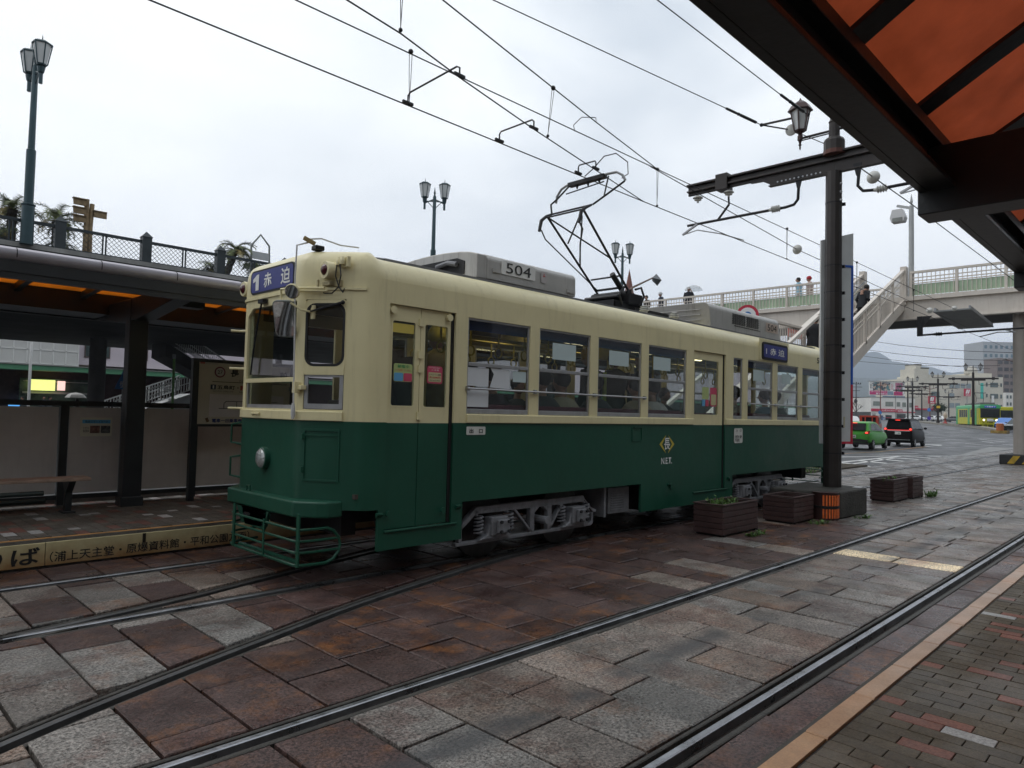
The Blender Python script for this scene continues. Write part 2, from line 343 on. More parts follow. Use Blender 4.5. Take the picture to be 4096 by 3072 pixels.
def cut_rails(poly):
    polys=[poly]
    for kind,tab in RAILS:
        mu,ml=(0.085,0.12)
        if kind=='cross' : mu,ml=0.12,0.10
        nxt=[]
        for P in polys:
            xs=[p[0] for p in P]; x0,x1=min(xs),max(xs)
            if kind=='cross' and x0>7.2: nxt.append(P); continue
            y0,y1=lerp(tab,x0),lerp(tab,x1); s=(y1-y0)/max(1e-6,x1-x0); c0=y0-s*x0
            up=clip(P,-s,1,c0+mu); dn=clip(P,s,-1,-(c0-ml))
            for q in (up,dn):
                if len(q)>2 and area(q)>0.004: nxt.append(q)
        polys=nxt
    return polys
pav=MB(); rp=random.Random(11)
def stone(poly,z0,h,col,tilt=0.004,c=0.006):
    cx=sum(p[0] for p in poly)/len(poly); cy=sum(p[1] for p in poly)/len(poly)
    tx,ty=rp.uniform(-tilt,tilt),rp.uniform(-tilt,tilt)*0.7; n=len(poly)
    top=[]; mid=[]; bot=[]
    for x,y in poly:
        dx,dy=x-cx,y-cy; L=math.hypot(dx,dy) or 1; z=z0+tx*dx*2+ty*dy*2
        jx,jy=rp.uniform(-.5,.5)*c,rp.uniform(-.5,.5)*c
        top.append((x-dx/L*c*1.6+jx,y-dy/L*c*1.6+jy,z)); mid.append((x+jx,y+jy,z-c)); bot.append((x,y,z-h))
    pav.ccur=col
    fs=[tuple(range(n))]
    for k in range(n):
        j=(k+1)%n; fs+=[(k,n+k,n+j,j),(n+k,2*n+k,2*n+j,n+j)]
    pav.add(top+mid+bot,fs)
def granite(): 
    g=rp.uniform(0.105,0.17); w_=rp.uniform(-.008,.02); return (g+w_,g*0.91,g*0.82-w_*0.5,rp.choice([0,0,.25,.5]))
def darkst():
    g=rp.uniform(0.034,0.056); return (g*1.30,g*0.82,g*0.74,rp.choice([.1,.3,.5,.8,1.0]))
def greyst():
    g=rp.uniform(0.09,0.16); return (g,g*0.93,g*0.85,rp.choice([0,0,.2]))
G=0.009
def row(x0,x1,ys,colf,z=0.0):
    for a,b in zip(ys,ys[1:]):
        P=[(x0+G,a+G),(x1-G,a+G),(x1-G,b-G),(x0+G,b-G)]
        for q in cut_rails(P): stone(q,z+rp.uniform(-.003,.003),0.05,colf(x0,(a+b)/2))
x=-2.05; i=0; tact=[]
while x<60:
    pitch=0.405 if x<26 else 0.81
    x1=x+pitch
    is_t=8.43<x+0.2<8.9
    ys=[1.83,2.35,3.13] if i%2 else [1.83,2.62,3.13]
    if rp.random()<.2: ys=[1.83,2.3,2.72,3.13]
    if is_t: ys=[1.83,2.45,3.13]
    def cn(xx,yy):
        if is_t: return (0.62,0.50,0.33,0.0)
        if xx<1.7: return darkst() if rp.random()<.5 else granite()
        if xx>13 and rp.random()<.6: return greyst()
        return granite()
    row(x,x1,ys,cn)
    # between near track and tram
    ys=[3.20,3.95+rp.uniform(-.15,.15),4.6+rp.uniform(-.15,.15),5.3,5.48] if i%2 else [3.20,3.55+rp.uniform(-.1,.15),4.25+rp.uniform(-.15,.15),4.95+rp.uniform(-.12,.12),5.48]
    def cm(xx,yy):
        if xx>10.6 and yy<4.4: return granite() if rp.random()<.55 else greyst()
        if xx>15: return greyst()
        if xx<2.4 and yy>4.3: return granite() if rp.random()<.55 else darkst()
        if xx<0.9: return granite()
        return granite() if rp.random()<.025 else darkst()
    row(x,x1,ys,cm)
    # around the tram track and towards the far platform
    ys=[5.48,6.1,6.75,7.25,7.66] if i%2 else [5.48,5.8,6.45,7.05,7.66]
    def cl(xx,yy):
        if yy<7 and xx<3.1: return granite() if rp.random()<(.85 if xx<2.6 else .5) else darkst()
        if xx>15: return greyst()
        return darkst()
    row(x,x1,ys,cl)
    # beside the near platform
    if i%2==0: row(x,x1+(pitch if x<26 else 0),[1.33,1.74],lambda a,b:darkst() if a<24 else greyst(),-0.004)
    elif x>=26: row(x,x1,[1.33,1.74],lambda a,b:greyst())
    if x>13:
        row(x,x1,[0.2,0.75,1.33],lambda a,b:greyst()) if x>9.5 else None
    if 17.5<x: row(x,x1,[7.66,7.98],lambda a,b:greyst())
    x=x1; i+=1
stonem=attrmat('wet_granite_setts',rough=0.50,speck=0.75,sscale=60,bump=0.7,wet=0.24,rust=0.9,spec=0.35,bs=34,stain=0.42,oil=True)
struct(pav.build('stone_paving',stonem,fixn=True))
# dark bed below the stones
mortar=mat('dark_joint_earth',(0.03,0.024,0.02),0.8,0,0.4,8,0.5,60)
b=MB(); b.box((-3,1.3,-0.30),(62,8.0,-0.045)); struct(b.build('paving_bed',mortar))
# wide ground sheets following the slope of the street
asph=mat('street_asphalt',(0.060,0.062,0.066),0.5,0,0.3,0.6,0.35,90,rvar=0.16,spec=0.4)
def sheet(name,mt,rect,z,step=6.0,pred=None):
    x0,x1,y0,y1=rect; nx=max(1,int((x1-x0)/step)); ny=max(1,int((y1-y0)/step)); s=MB(); idx={}
    for a in range(nx+1):
        for c in range(ny+1):
            X=x0+(x1-x0)*a/nx; Y=y0+(y1-y0)*c/ny; idx[a,c]=len(s.v); s.v.append(Vector((X,Y,gz(depth(X,Y))+z)))
    for a in range(nx):
        for c in range(ny):
            s.f.append([idx[a,c],idx[a+1,c],idx[a+1,c+1],idx[a,c+1]]); s.mi.append(0); s.col.append(None)
    return struct(s.build(name,mt,fixn=False))
bd=MB(); bd.add([(-3000,-3000,-0.35),(5000,-3000,-0.35),(5000,5000,-0.35),(-3000,5000,-0.35)],[(0,1,2,3)]); struct(bd.build('ground',mat('far_ground',(0.09,0.09,0.085),0.8,0,0.3,0.02)))
sheet('road',asph,(19,300,8.0,240),-0.03,5)
sheet('station_road',asph,(-40,19,10.75,120),-0.02,8)
conc=mat('pale_track_concrete',(0.17,0.168,0.16),0.5,0,0.3,0.8,0.3,60,rvar=0.15)
s=MB(); s.add([(62,1.3,-0.02),(62,8.0,-0.02),(54.5,8.3,-0.012),(38.6,7.98,-0.012),(27,8.0,-0.012),(27,8.25,-0.012),(40,8.4,-0.012),(52,9.6,-0.012),(65.4,10.6,0.03),(90,14,0.4),(140,22,1.2),(140,0,1.2),(80,-4,.2)],[(0,1,2,3,4,5,6,7,8,9,10,11,12)]); 
struct(s.build('track_bed',conc,fixn=False))
# tram rails
lipm=mat('rail_side_grime',(.045,.042,.036),.6,.1,.4,9,.3,60)
def rail_set(name,tabs,label,group=None,mt_r=steel):
    t=thing(name,(0,0,0),label,'tram track',group)
    for tab in tabs:
        pts=[(x_,y_) for x_,y_ in tab]
        for nm,mt,o0,o1,z0,z1 in (('rail',mt_r,-0.020,0.020,-0.05,0.002),('guard_lip',lipm,-0.11,-0.075,-0.05,-0.004),('guard_lip',lipm,0.055,0.08,-0.05,-0.006),):
            s=MB(); n=len(pts); prev=None
            for k,(x_,y_) in enumerate(pts):
                xa,ya=pts[max(k-1,0)]; xb,yb=pts[min(k+1,n-1)]; L=math.hypot(xb-xa,yb-ya); nx,ny=-(yb-ya)/L,(xb-xa)/L
                q=[(x_+nx*o0,y_+ny*o0,z0),(x_+nx*o0,y_+ny*o0,z1-.004),(x_+nx*(o0+.006),y_+ny*(o0+.006),z1),(x_+nx*(o1-.006),y_+ny*(o1-.006),z1),(x_+nx*o1,y_+ny*o1,z1-.004),(x_+nx*o1,y_+ny*o1,z0)]
                c=len(s.v); s.v+= [Vector(p) for p in q]
                if prev is not None:
                    for j in range(5): s.f.append([prev+j,prev+j+1,c+j+1,c+j]); s.mi.append(0); s.col.append(None)
                prev=c
            s.build(nm,mt,t,smooth=False)
    return t
def dens(y,x0=-3,x1=62): return [(x0,y),(x1,y)]
rail_set('tram_track',[dens(1.75),dens(3.18)],'straight pair of shiny rails beside the brick platform')
rail_set('tram_track',[dens(5.56),dens(7.0)],'pair of rails running under the green and cream tram',mt_r=steel)
def trim(tab,x0,x1): return [p for p in tab if x0<=p[0]<=x1]
rail_set('tram_track',[trim(X1,-3,7.0),trim(X2,-3,6.5)],'curved crossover rails branching left in front of the tram',mt_r=mat('dull_rail',(.10,.10,.10),.45,.6,.4,6))
# ================================================================== NEAR PLATFORM (bricks one by one)
bm_=attrmat('platform_bricks',rough=0.66,speck=0.25,sscale=60,bump=0.3,wet=0.2,rust=0,spec=0.28,bs=80,stain=0.3)
pav=MB(); PZ=0.15; rp=random.Random(5)
def brick_col():
    r=rp.random()
    if r<0.045: g=rp.uniform(.27,.36); return (g,g*.99,g*.96,0)
    if r<0.15: g=rp.uniform(.9,1.2); return (.155*g,.065*g,.045*g,0)
    g=rp.uniform(.8,1.15); return (.075*g,.058*g,.037*g,0)
G=0.0022; bw=0.0915; bl=0.208; xx=0.3; i=0
while xx<9.3:
    yy=1.17-(bl*0.5 if i%2 else 0)-rp.uniform(0,0.0)
    if i%2: stone([(xx+G,yy+G),(xx+bw-G,yy+G),(xx+bw-G,1.17),(xx+G,1.17)],PZ,0.05,brick_col(),0.003,.0018)
    ylim=-1.6
    while yy>ylim:
        stone([(xx+G,yy-bl+G),(xx+bw-G,yy-bl+G),(xx+bw-G,yy-G),(xx+G,yy-G)],PZ+rp.uniform(-.0015,.0015),0.05,brick_col(),0.003,.0018); yy-=bl
    xx+=bw; i+=1
near=pav.build('brick_platform',bm_); struct(near)
b=MB(); b.box((-1,-2.5,-0.3),(9.3,1.31,PZ-0.012)); b.box((-1,-2.5,-.3),(0.3,1.17,PZ)); b.build('platform_core',mat('platform_concrete',(0.055,0.05,0.042),0.75,0,0.3,6,0.4,60),near)
cream=attrmat('edge_tiles',rough=0.5,speck=0.1,sscale=90,bump=0.15,wet=0.15,rust=0.6,spec=0.4,bs=50,stain=0.2)
pav=MB(); xx=0.13
while xx<9.25:
    g=rp.uniform(.92,1.06); f=min(1,max(0,(xx-2.5)/3)); stone([(xx+.004,1.185),(xx+.616,1.185),(xx+.616,1.28),(xx+.004,1.28)],PZ+.002,0.05,((.36+.05*f)*g,(.20+.08*f)*g,(.09+.11*f)*g,.25),0.001); xx+=.62
pav.build('edge_stripe',cream,near)
# ================================================================== FAR PLATFORM
FZ=0.26
pav=MB(); xx=-2; i=0; rp=random.Random(9)
def brick_col2():
    r=rp.random()
    if r<0.06: g=rp.uniform(.32,.4); return (g,g*.98,g*.95,0)
    if r<0.15: g=rp.uniform(.9,1.2); return (.14*g,.065*g,.05*g,0)
    g=rp.uniform(.8,1.15); return (.10*g,.088*g,.072*g,0)
while xx<16:
    yy=7.78+(0.055 if i%2 else 0)
    while yy<10.3:
        l=0.11 if rp.random()<.5 else .22
        stone([(xx+G,yy+G),(xx+.11-G,yy+G),(xx+.11-G,yy+l-G),(xx+G,yy+l-G)],FZ,0.04,brick_col2(),0.002,.002); yy+=l
    xx+=.11; i+=1
far_p=struct(pav.build('far_platform',bm_))
b=MB(); b.box((-6,7.69,-.3),(18,10.55,FZ-.014)); b.box((-6,7.69,FZ-.014),(18,7.76,FZ)); b.build('platform_core',mat('kerb_concrete',(0.12,0.11,0.10),0.75,0,0.4,5,0.3,50,dirt=.6),far_p)
b=MB(); b.box((-6,7.705,FZ+.001),(18,7.755,FZ+.005)); b.build('edge_stripe',mat('orange_line',(0.48,0.24,0.07),0.6,0,0.3,6),far_p)
b=MB(); b.box((-6,10.3,FZ-.01),(18,10.55,FZ+.07)); b.build('back_kerb',MATS['kerb_concrete'],far_p)
# painted board on the platform edge
t=thing('platform_sign_board',(2.5,7.68,0),'long rust stained cream board with black writing along the far platform edge','sign board')
bdm=mat('rusty_cream_paint',(0.50,0.43,0.24),0.5,0,0.15,3,dirt=0.0)
# rust grows from below: colour stain with noise in object space
tr=bdm.node_tree; bs=tr.nodes['Principled BSDF']; old=bs.inputs['Base Color'].links[0].from_socket
tcn=tr.nodes.new('ShaderNodeTexCoord'); sp=tr.nodes.new('ShaderNodeSeparateXYZ'); tr.links.new(tcn.outputs['Object'],sp.inputs[0])
nn=N(tr,'ShaderNodeTexNoise',Scale=5.0,Detail=8.0,Roughness=0.7); tr.links.new(tcn.outputs['Object'],nn.inputs['Vector'])
ma=N(tr,'ShaderNodeMath',operation='MULTIPLY_ADD'); ma.inputs[1].default_value=0.28; tr.links.new(nn.outputs['Fac'],ma.inputs[0]); tr.links.new(sp.outputs['Z'],ma.inputs[2])
mr=N(tr,'ShaderNodeMapRange'); mr.inputs['From Min'].default_value=0.16; mr.inputs['From Max'].default_value=0.36; mr.inputs['To Min'].default_value=0.85; mr.inputs['To Max'].default_value=0.0; tr.links.new(ma.outputs[0],mr.inputs['Value'])
mx=N(tr,'ShaderNodeMixRGB'); mx.inputs[2].default_value=(0.22,0.10,0.03,1); tr.links.new(mr.outputs[0],mx.inputs[0]); tr.links.new(old,mx.inputs[1]); tr.links.new(mx.outputs[0],bs.inputs['Base Color'])
for a,c in ((-3,1.66),(1.665,4.2),(4.205,7.5)):
    b=MB(); b.box((a,7.66,0.02),(c,7.69,0.232)); b.build('board_panel',bdm,t,bevel=.003)
text('りば',(1.19,7.66,0.045),0.43,0.155,XP,ZP,inkb,parent=t,bold=0.018)
text('（浦上天主堂・原爆資料館・平和公園方面）',(1.70,7.66,0.045),1.92,0.098,XP,ZP,inkb,parent=t,bold=0.008)
b=MB(); b.box((2.5,7.655,.14),(2.53,7.66,.23)); b.build('rust_mark',mat('rust_black',(0.02,0.015,0.01),0.8,0,0.2),t)
# painted street markings
wm=mat('worn_white_road_paint',(0.80,0.80,0.78),0.5,0,0.12,3)
def strip(name,pts,mt,label,cat,z=-0.022,kind='structure',group=None):
    s=MB()
    for q in pts: s.add([(p[0],p[1],gz(depth(*p))+(z if depth(*p)<40 else z+.03)) for p in q],[tuple(range(len(q)))])
    o=s.build(name,mt,fixn=False); o['kind']='structure'; return o
def gp(px,py): # point on level street
    v=Vector(((px-2048),-(py-1536),-2800)); d=Vector([AXv[i].dot(v) for i in range(3)]); t_=-(CAM_H)/d.z; return (d.x*t_,d.y*t_)
def c8(x,y): return gp(3300+x/2.765,1350+y/2.765)
q=[]
def sl(a,b,w=0.14):
    a=c8(*a); b=c8(*b); dx,dy=b[0]-a[0],b[1]-a[1]; L=math.hypot(dx,dy); nx,ny=-dy/L*w/2,dx/L*w/2
    q.append([(a[0]-nx,a[1]-ny),(b[0]-nx,b[1]-ny),(b[0]+nx,b[1]+ny),(a[0]+nx,a[1]+ny)])
sl((0,1318),(900,1302),.2);sl((900,1302),(1540,1306),.2);sl((-100,1400),(870,1303),.2);sl((80,1420),(760,1330),.15)
for a,b_ in (((185,1378),(550,1428)),((370,1355),(760,1392)),((560,1335),(960,1370)),((720,1322),(1140,1350)),((880,1308),(1270,1334)),((1080,1303),(1410,1320))): sl(a,b_,.36)
sl((600,1284),(1030,1279),.12); sl((750,1176),(1290,1193),.35); sl((1120,1208),(1290,1194),.12); sl((1150,1010),(1490,1055),.14)
sl((560,1215),(740,1212),.3)
for a,b_ in (((1330,1157),(1440,1160)),((1130,1142),(1240,1145)),((1550,1185),(1860,1205)),((1700,1157),(1990,1180)),((1960,1195),(2080,1203)),((1380,1128),(1500,1133)),((1560,1138),(1700,1145)),((1350,1077),(1480,1080)),((1130,1113),(1200,1117)),((1730,1172),(1860,1184)),((1500,1095),(1640,1103))): sl(a,b_,.12)
strip('road_marking',q,wm,'','')
strip('road_line',[[ (a[0],a[1]-.06),(b_[0],b_[1]-.06),(b_[0],b_[1]+.06),(a[0],a[1]+.06)] for a,b_ in ((c8(-100,1295),c8(600,1258)),(c8(600,1258),c8(1130,1208)))],mat('orange_road_paint',(0.45,0.26,0.10),0.5,0,0.3,8),'','')
# dirt verge with weeds between paving and road
b=MB(); b.box((17.5,8.0,-.3),(25.3,8.9,.05)); b.box((14,7.67,-.3),(17.5,9,.10)); struct(b.build('dirt_verge',mat('verge_dirt',(0.075,0.062,0.045),0.9,0,0.4,2,0.8,30),bevel=.03))
# ================================================================== THE GREEN AND CREAM TRAM
creamp=mat('cream_tram_paint',(0.72,0.645,0.385),0.36,0,0.07,1.4,0.22,3.2,dirt=0.30,dcol=(0.20,0.15,0.07),spec=0.5,rvar=.06)
greenp=mat('green_tram_paint',(0.0105,0.073,0.044),0.38,0,0.14,1.3,0.14,8,dirt=0.25,dcol=(0.012,0.03,0.022),spec=0.5,rvar=.08)
alu=mat('window_aluminium',(0.42,0.42,0.43),0.4,0.6,0.15,8,dirt=.35,dcol=(.12,.1,.08))
glass=glassmat('tram_window_glass',(0.93,0.96,0.95),0.96)
frontglass=glassmat('windscreen_glass',(0.9,0.94,0.93),0.95,refl=0.07)
darkin=mat('dark_interior',(0.05,0.045,0.04),0.7,0,0.2)
YC=6.26; HW=1.11; YN_=YC-HW
T=thing('tram',(8.6,YC,0),'old tram, cream above green, pantograph raised, waiting at the stop','tram')
XF,XR=3.10,14.30
def half_front():
    # from near side (Y small) round to front centre: list of (x,y)
    pts=[]
    c=(3.60,YN_+.30)
    for a in (90,81,72,63,54,45,36): pts.append((c[0]-.26*math.cos(R(a)),c[1]-.30*math.sin(R(a))))
    pts+= [(3.325,5.335),(3.12,5.66),(3.10,5.72)]
    return pts
WX=[(4.60,5.50),(5.65,6.55),(6.70,7.62),(7.78,8.73)]
WX2=[(10.60,11.52),(11.70,12.57),(12.75,13.60)]
WS=(10.12,10.43); D1=(3.66,4.44); D2=(8.93,9.87)
xb=sorted(set([3.6,13.8]+[v for p in WX+WX2+[WS,D1,D2] for v in p]+[4.58,7.65,9.92,13.0]))
hf=half_front()
front=hf+[(XF,5.79),(XF,6.76)]+[(x_,2*YC-y_) for x_,y_ in hf[::-1]]
def mirX(p): return (XF+XR-p[0],p[1])
side_n=[(x_,YN_) for x_ in xb if x_>3.61 and x_<13.79]
side_f=[(x_,2*YC-YN_) for x_ in xb if x_>3.61 and x_<13.79]
# loop: near side from front to rear, rear end, far side rear to front, front from far to near
loop=[(3.6,YN_)]+side_n+[(13.8,YN_)]+[mirX(p) for p in hf[1:]]+[(XR,5.79),(XR,6.76)]+[(XF+XR-x_,2*YC-y_) for x_,y_ in hf[::-1]]+side_f[::-1]+[(3.6,2*YC-YN_)]+[(x_,2*YC-y_) for x_,y_ in hf[1:]]+[(XF,6.76),(XF,5.79)]+hf[::-1][:-1]
# dedupe
lp=[]
for p in loop:
    if not lp or math.hypot(p[0]-lp[-1][0],p[1]-lp[-1][1])>1e-4: lp.append(p)
if math.hypot(lp[0][0]-lp[-1][0],lp[0][1]-lp[-1][1])<1e-4: lp.pop()
loop=lp; nL=len(loop)
def onside(cx,cy,s): return abs(cy-(YN_ if s<0 else 2*YC-YN_))<0.01
def hole(cx,cy,cz):
    near=onside(cx,cy,-1); far=onside(cx,cy,1)
    if near or far:
        for a,b_ in (WX+WX2+[WS]):
            if near and a<cx<b_ and 1.52<cz<2.475: return True
        if far:
            for a,b_ in (WX+WX2+[(3.75,4.4),(9.0,9.8)]):
                if a<cx<b_ and 1.52<cz<2.475: return True
        if near:
            for a,b_ in (D1,D2):
                if a<cx<b_ and 0.47<cz<2.495: return True
        for a,b_ in ((4.58,7.65),(10.07,14.4)):
            if a<cx<b_ and cz<0.66: return True
        return False
    fr=cx<3.4 or cx>XF+XR-3.3
    X_=cx if cx<8 else XF+XR-cx
    if abs(X_-XF)<.001 and 5.79<cy<6.76 and 1.53<cz<2.505: return True       # centre pane
    yy=cy if cy<YC else 2*YC-cy
    if 5.335<yy<5.66 and X_<3.33 and 1.53<cz<2.505 : return True
    return False
# openings that start within existing breakpoints need their own rows
ZL=[0.30,0.66,1.0,1.43]; ZU=[1.43,1.52,1.53,2.475,2.495,2.505,2.62,2.70]
# far side extra breakpoints for the far doors' panes
def shell(rows,name,mt,skirt=False):
    s=MB()
    for i in range(nL):
        p=loop[i]; q=loop[(i+1)%nL]; cx,cy=(p[0]+q[0])/2,(p[1]+q[1])/2
        for z0,z1 in zip(rows,rows[1:]):
            cz=(z0+z1)/2
            if hole(cx,cy,cz): continue
            if z1<=0.661 and (not (onside(cx,cy,-1) or onside(cx,cy,1)) or cx>10.07 or cx<3.6): continue
            s.quad((p[0],p[1],z0),(q[0],q[1],z0),(q[0],q[1],z1),(p[0],p[1],z1))
    o=s.build(name,mt,T,smooth=True,auto=38,weld=True)
    q=o.modifiers.new('thick','SOLIDIFY'); q.thickness=0.035; q.offset=-1
    q=o.modifiers.new('split','EDGE_SPLIT'); q.split_angle=R(38)
    return o
zl=[0.30,0.47,0.66,1.05,1.43]
shell(zl,'lower_body',greenp); body_up=shell(ZU,'upper_body',creamp)
# roof cap
def inset(d):
    out=[]; dd=d
    for i in range(nL):
        a=Vector((*loop[i-1],0));b_=Vector((*loop[i],0));c=Vector((*loop[(i+1)%nL],0))
        n1_=(b_-a).normalized(); n2_=(c-b_).normalized(); n_=(n1_+n2_).normalized(); nr=Vector((-n_.y,n_.x,0)); d=dd(abs(nr.x)) if callable(dd) else dd
        out.append((b_.x+nr.x*d,b_.y+nr.y*d))
    return out
s=MB(); NA=10; rowsp=[]
wts=[]
inset(lambda w_:(wts.append(w_),0)[1])
for k in range(NA+1):
    a=R(90*k/NA); d=(lambda w_,a=a:(0.23+.10*w_)*(1-math.cos(a))**(1+w_*1.0))
    rowsp.append([(x_,y_,2.68+(0.235+.075*w_)*math.sin(a)) for (x_,y_),w_ in zip(inset(d),wts)])
for k in range(NA):
    for i in range(nL):
        j=(i+1)%nL; s.quad(rowsp[k][i],rowsp[k][j],rowsp[k+1][j],rowsp[k+1][i])
# crown: second ring raised, then fill
top=rowsp[-1]; c2_=[(8.7+(x_-8.7)*0.93,YC+(y_-YC)*0.5,3.0) for x_,y_,z in top]
for i in range(nL):
    j=(i+1)%nL; s.quad(top[i],top[j],c2_[j],c2_[i])
s.build('roof',creamp,T,smooth=True,auto=60,weld=True)
s=MB(); s.box((3.75,5.42,2.86),(13.7,2*YC-5.42,2.945)); s.box((3.65,5.8,2.95),(13.75,2*YC-5.8,3.02)); s.build('roof_canvas',mat('roof_canvas',(0.16,0.15,0.14),0.8,0,0.3,4,.3,60),T)
s=MB(); s.bar((3.72,5.355,2.918),(13.8,5.355,2.918),.03,.035); s.bar((3.72,2*YC-5.355,2.918),(13.8,2*YC-5.355,2.918),.03,.035); s.tube([(3.42,5.75,2.975),(3.55,5.55,2.95),(3.72,5.36,2.92)],.018,6); s.build('gutter',mat('grey_gutter',(0.16,0.165,0.18),0.6,0,0.2,5),T)
# belt ledge under the windows and drip strips
s=MB()
def offp(d,idx): return None
lo_=inset(-0.022)
for i in range(nL):
    j=(i+1)%nL; a=loop[i]; c=loop[j]; cx,cy=(a[0]+c[0])/2,(a[1]+c[1])/2
    if (onside(cx,cy,-1)) and (D1[0]<cx<D1[1] or D2[0]<cx<D2[1] or cx<4.6): continue
    if cx<3.34 or cx>14.06 or onside(cx,cy,1) or (onside(cx,cy,-1)):
        A=lo_[i]; B=lo_[j]
        s.add([(a[0],a[1],1.435),(c[0],c[1],1.435),(B[0],B[1],1.435),(A[0],A[1],1.435),(a[0],a[1],1.515),(c[0],c[1],1.515),(B[0],B[1],1.508),(A[0],A[1],1.508)],[(0,1,2,3),(4,7,6,5),(3,2,6,7),(0,3,7,4),(1,5,6,2)])
s.build('belt_ledge',creamp,T)
s=MB(); lo2=inset(-0.014)
for i in range(nL):
    j=(i+1)%nL; a=loop[i]; c=loop[j]; cx=(a[0]+c[0])/2
    if cx<3.5 and ( cx<3.45):
        A=lo2[i]; B=lo2[j]
        s.add([(a[0],a[1],2.585),(c[0],c[1],2.585),(B[0],B[1],2.585),(A[0],A[1],2.585),(a[0],a[1],2.61),(c[0],c[1],2.61),(B[0],B[1],2.607),(A[0],A[1],2.607)],[(0,1,2,3),(4,7,6,5),(3,2,6,7),(0,3,7,4),(1,5,6,2)])
s.build('drip_strip',creamp,T)
# --- side windows
paper=mat('white_paper',(0.62,0.64,0.66),0.7,0,0.04,4)
def side_window(a,b_,y,zmid=2.015,z0=1.52,z1=2.475,split=True):
    sgn=1 if y<YC else -1
    fr=MB(); t_=.028; yo=y+sgn*.012; yi=y+sgn*.035
    fr.box((a,yo,z0),(b_,yi,z0+.05)); fr.box((a,yo,z1-.022),(b_,yi,z1)); fr.box((a,yo,z0+.05),(a+.022,yi,z1-.022)); fr.box((b_-.022,yo,z0+.05),(b_,yi,z1-.022))
    if split: fr.box((a+.022,y+sgn*.006,zmid-.018),(b_-.022,yi,zmid+.018))
    f=fr.build('side_window',alu,T,bevel=.003)
    g=MB(); g.box((a+.02,y+sgn*.024,z0+.045),(b_-.02,y+sgn*.028,z1-.02)); g.build('pane',glass,f)
    return f
wf=[]
for a,b_ in WX+WX2: wf.append(side_window(a,b_,YN_))
ws=MB(); side_window(WS[0],WS[1],YN_,split=False)
for a,b_ in WX+WX2+[]: side_window(a,b_,2*YC-YN_)
# --- papers and stickers on the glass
YP=YN_+.0215
def paper_(a,b_,z0,z1,parent,skew=0,mt=paper,nm='paper_sheet'):
    s=MB(); s.prism([(a,YP,z0),(b_,YP,z0-skew*.0),(b_,YP,z1-skew),(a,YP,z1)],(0,-.0015,0)); return s.build(nm,mt,parent)
paper_(4.626,4.912,1.80,1.985,wf[0]); s=MB(); s.prism([(4.93,YP,1.793),(5.22,YP,1.785),(5.215,YP,1.985),(4.935,YP,1.995),(4.985,YP,1.93)],(0,-.0015,0)); s.build('paper_sheet',paper,wf[0])
paper_(4.626,4.915,1.59,1.775,wf[0]); paper2=mat('pale_blue_paper',(0.50,0.60,0.60),0.6,0,0.03,4)
paper_(5.265,5.465,1.865,1.98,wf[0],mt=paper2); paper_(5.89,6.30,2.15,2.335,wf[1],mt=paper2); paper_(6.945,7.355,2.155,2.335,wf[2],mt=paper2); paper_(7.92,8.34,2.155,2.33,wf[3],mt=paper2)
paper_(10.83,11.22,2.15,2.33,wf[4],mt=paper2); paper_(11.92,12.28,2.15,2.32,wf[5],mt=paper2)
# window guard rods
for a,b_ in ((4.58,7.69),(10.58,13.65)):
    s=MB(); s.tube([(a,YN_-.028,1.77),(b_,YN_-.028,1.77)],.011,8)
    for x_ in ((4.6,5.575,6.62,7.67) if a<5 else (10.6,11.6,12.66,13.62)): s.cbox((x_,YN_-.014,1.77),(.035,.03,.045))
    s.build('guard_rod',mat('galvanised',(0.4,0.4,0.41),0.35,0.9,0.2),T)
# --- doors
def door(D,leaves,wins,folding):
    dm=greenp
    for k,(a,b_) in enumerate(leaves):
        y0=YN_+.03; y1=YN_+.06; (w0,w1,wz0,wz1)=wins[k]
        lo=MB(); lo.box((a,y0,.475),(b_,y1,1.425)); L=lo.build('door',greenp,T,bevel=.004)
        up=MB(); up.box((a,y0,1.425),(b_,y1,wz0)); up.box((a,y0,wz1),(b_,y1,2.49)); up.box((a,y0,wz0),(w0,y1,wz1)); up.box((w1,y0,wz0),(b_,y1,wz1)); up.build('door_frame',creamp,L)
        g=MB(); g.box((w0,y0+.012,wz0),(w1,y0+.016,wz1)); g.build('pane',glass,L)
        g=MB(); g.ring([(x_,y0-.002,z_) for x_,z_ in rrect((w0+w1)/2,(wz0+wz1)/2,w1-w0+.03,wz1-wz0+.03,.02,2)],[(x_,y0-.002,z_) for x_,z_ in rrect((w0+w1)/2,(wz0+wz1)/2,w1-w0-.004,wz1-wz0-.004,.02,2)],(0,.008,0)); g.build('window_seal',alu if 0 else creamp,L)
    s=MB(); s.box((D[0]-.0,YN_-.015,.458),(D[1]+.06,YN_+.0,.472)); s.tube([(D[0],YN_-.015,.465),(D[1]+.06,YN_-.015,.465)],.009,6); s.build('door_step_trim',greenp,T)
    s=MB(); s.box((D[1]-.035,YN_+.025,.475),(D[1],YN_+.07,2.49)); s.build('door_gap',rubber,T)
door(D1,[(3.665,4.03),(4.036,4.40)],[(3.715,3.975,1.58,2.352),(4.085,4.365,1.575,2.352)],True)
door(D2,[(8.935,9.83)],[(8.99,9.70,1.575,2.378)],False)
s=MB()
for z in (2.36,2.06,1.93,1.49): s.cbox((4.033,YN_+.022,z),(.05,.018,.07))
for x_,z in ((3.70,2.47),(4.36,2.47)): s.lathe([(.034,0),(.034,.035),(.012,.04)][::-1],(x_,YN_-.01,z-.03),12,ax='y')
s.each('door_hinge',creamp,T)
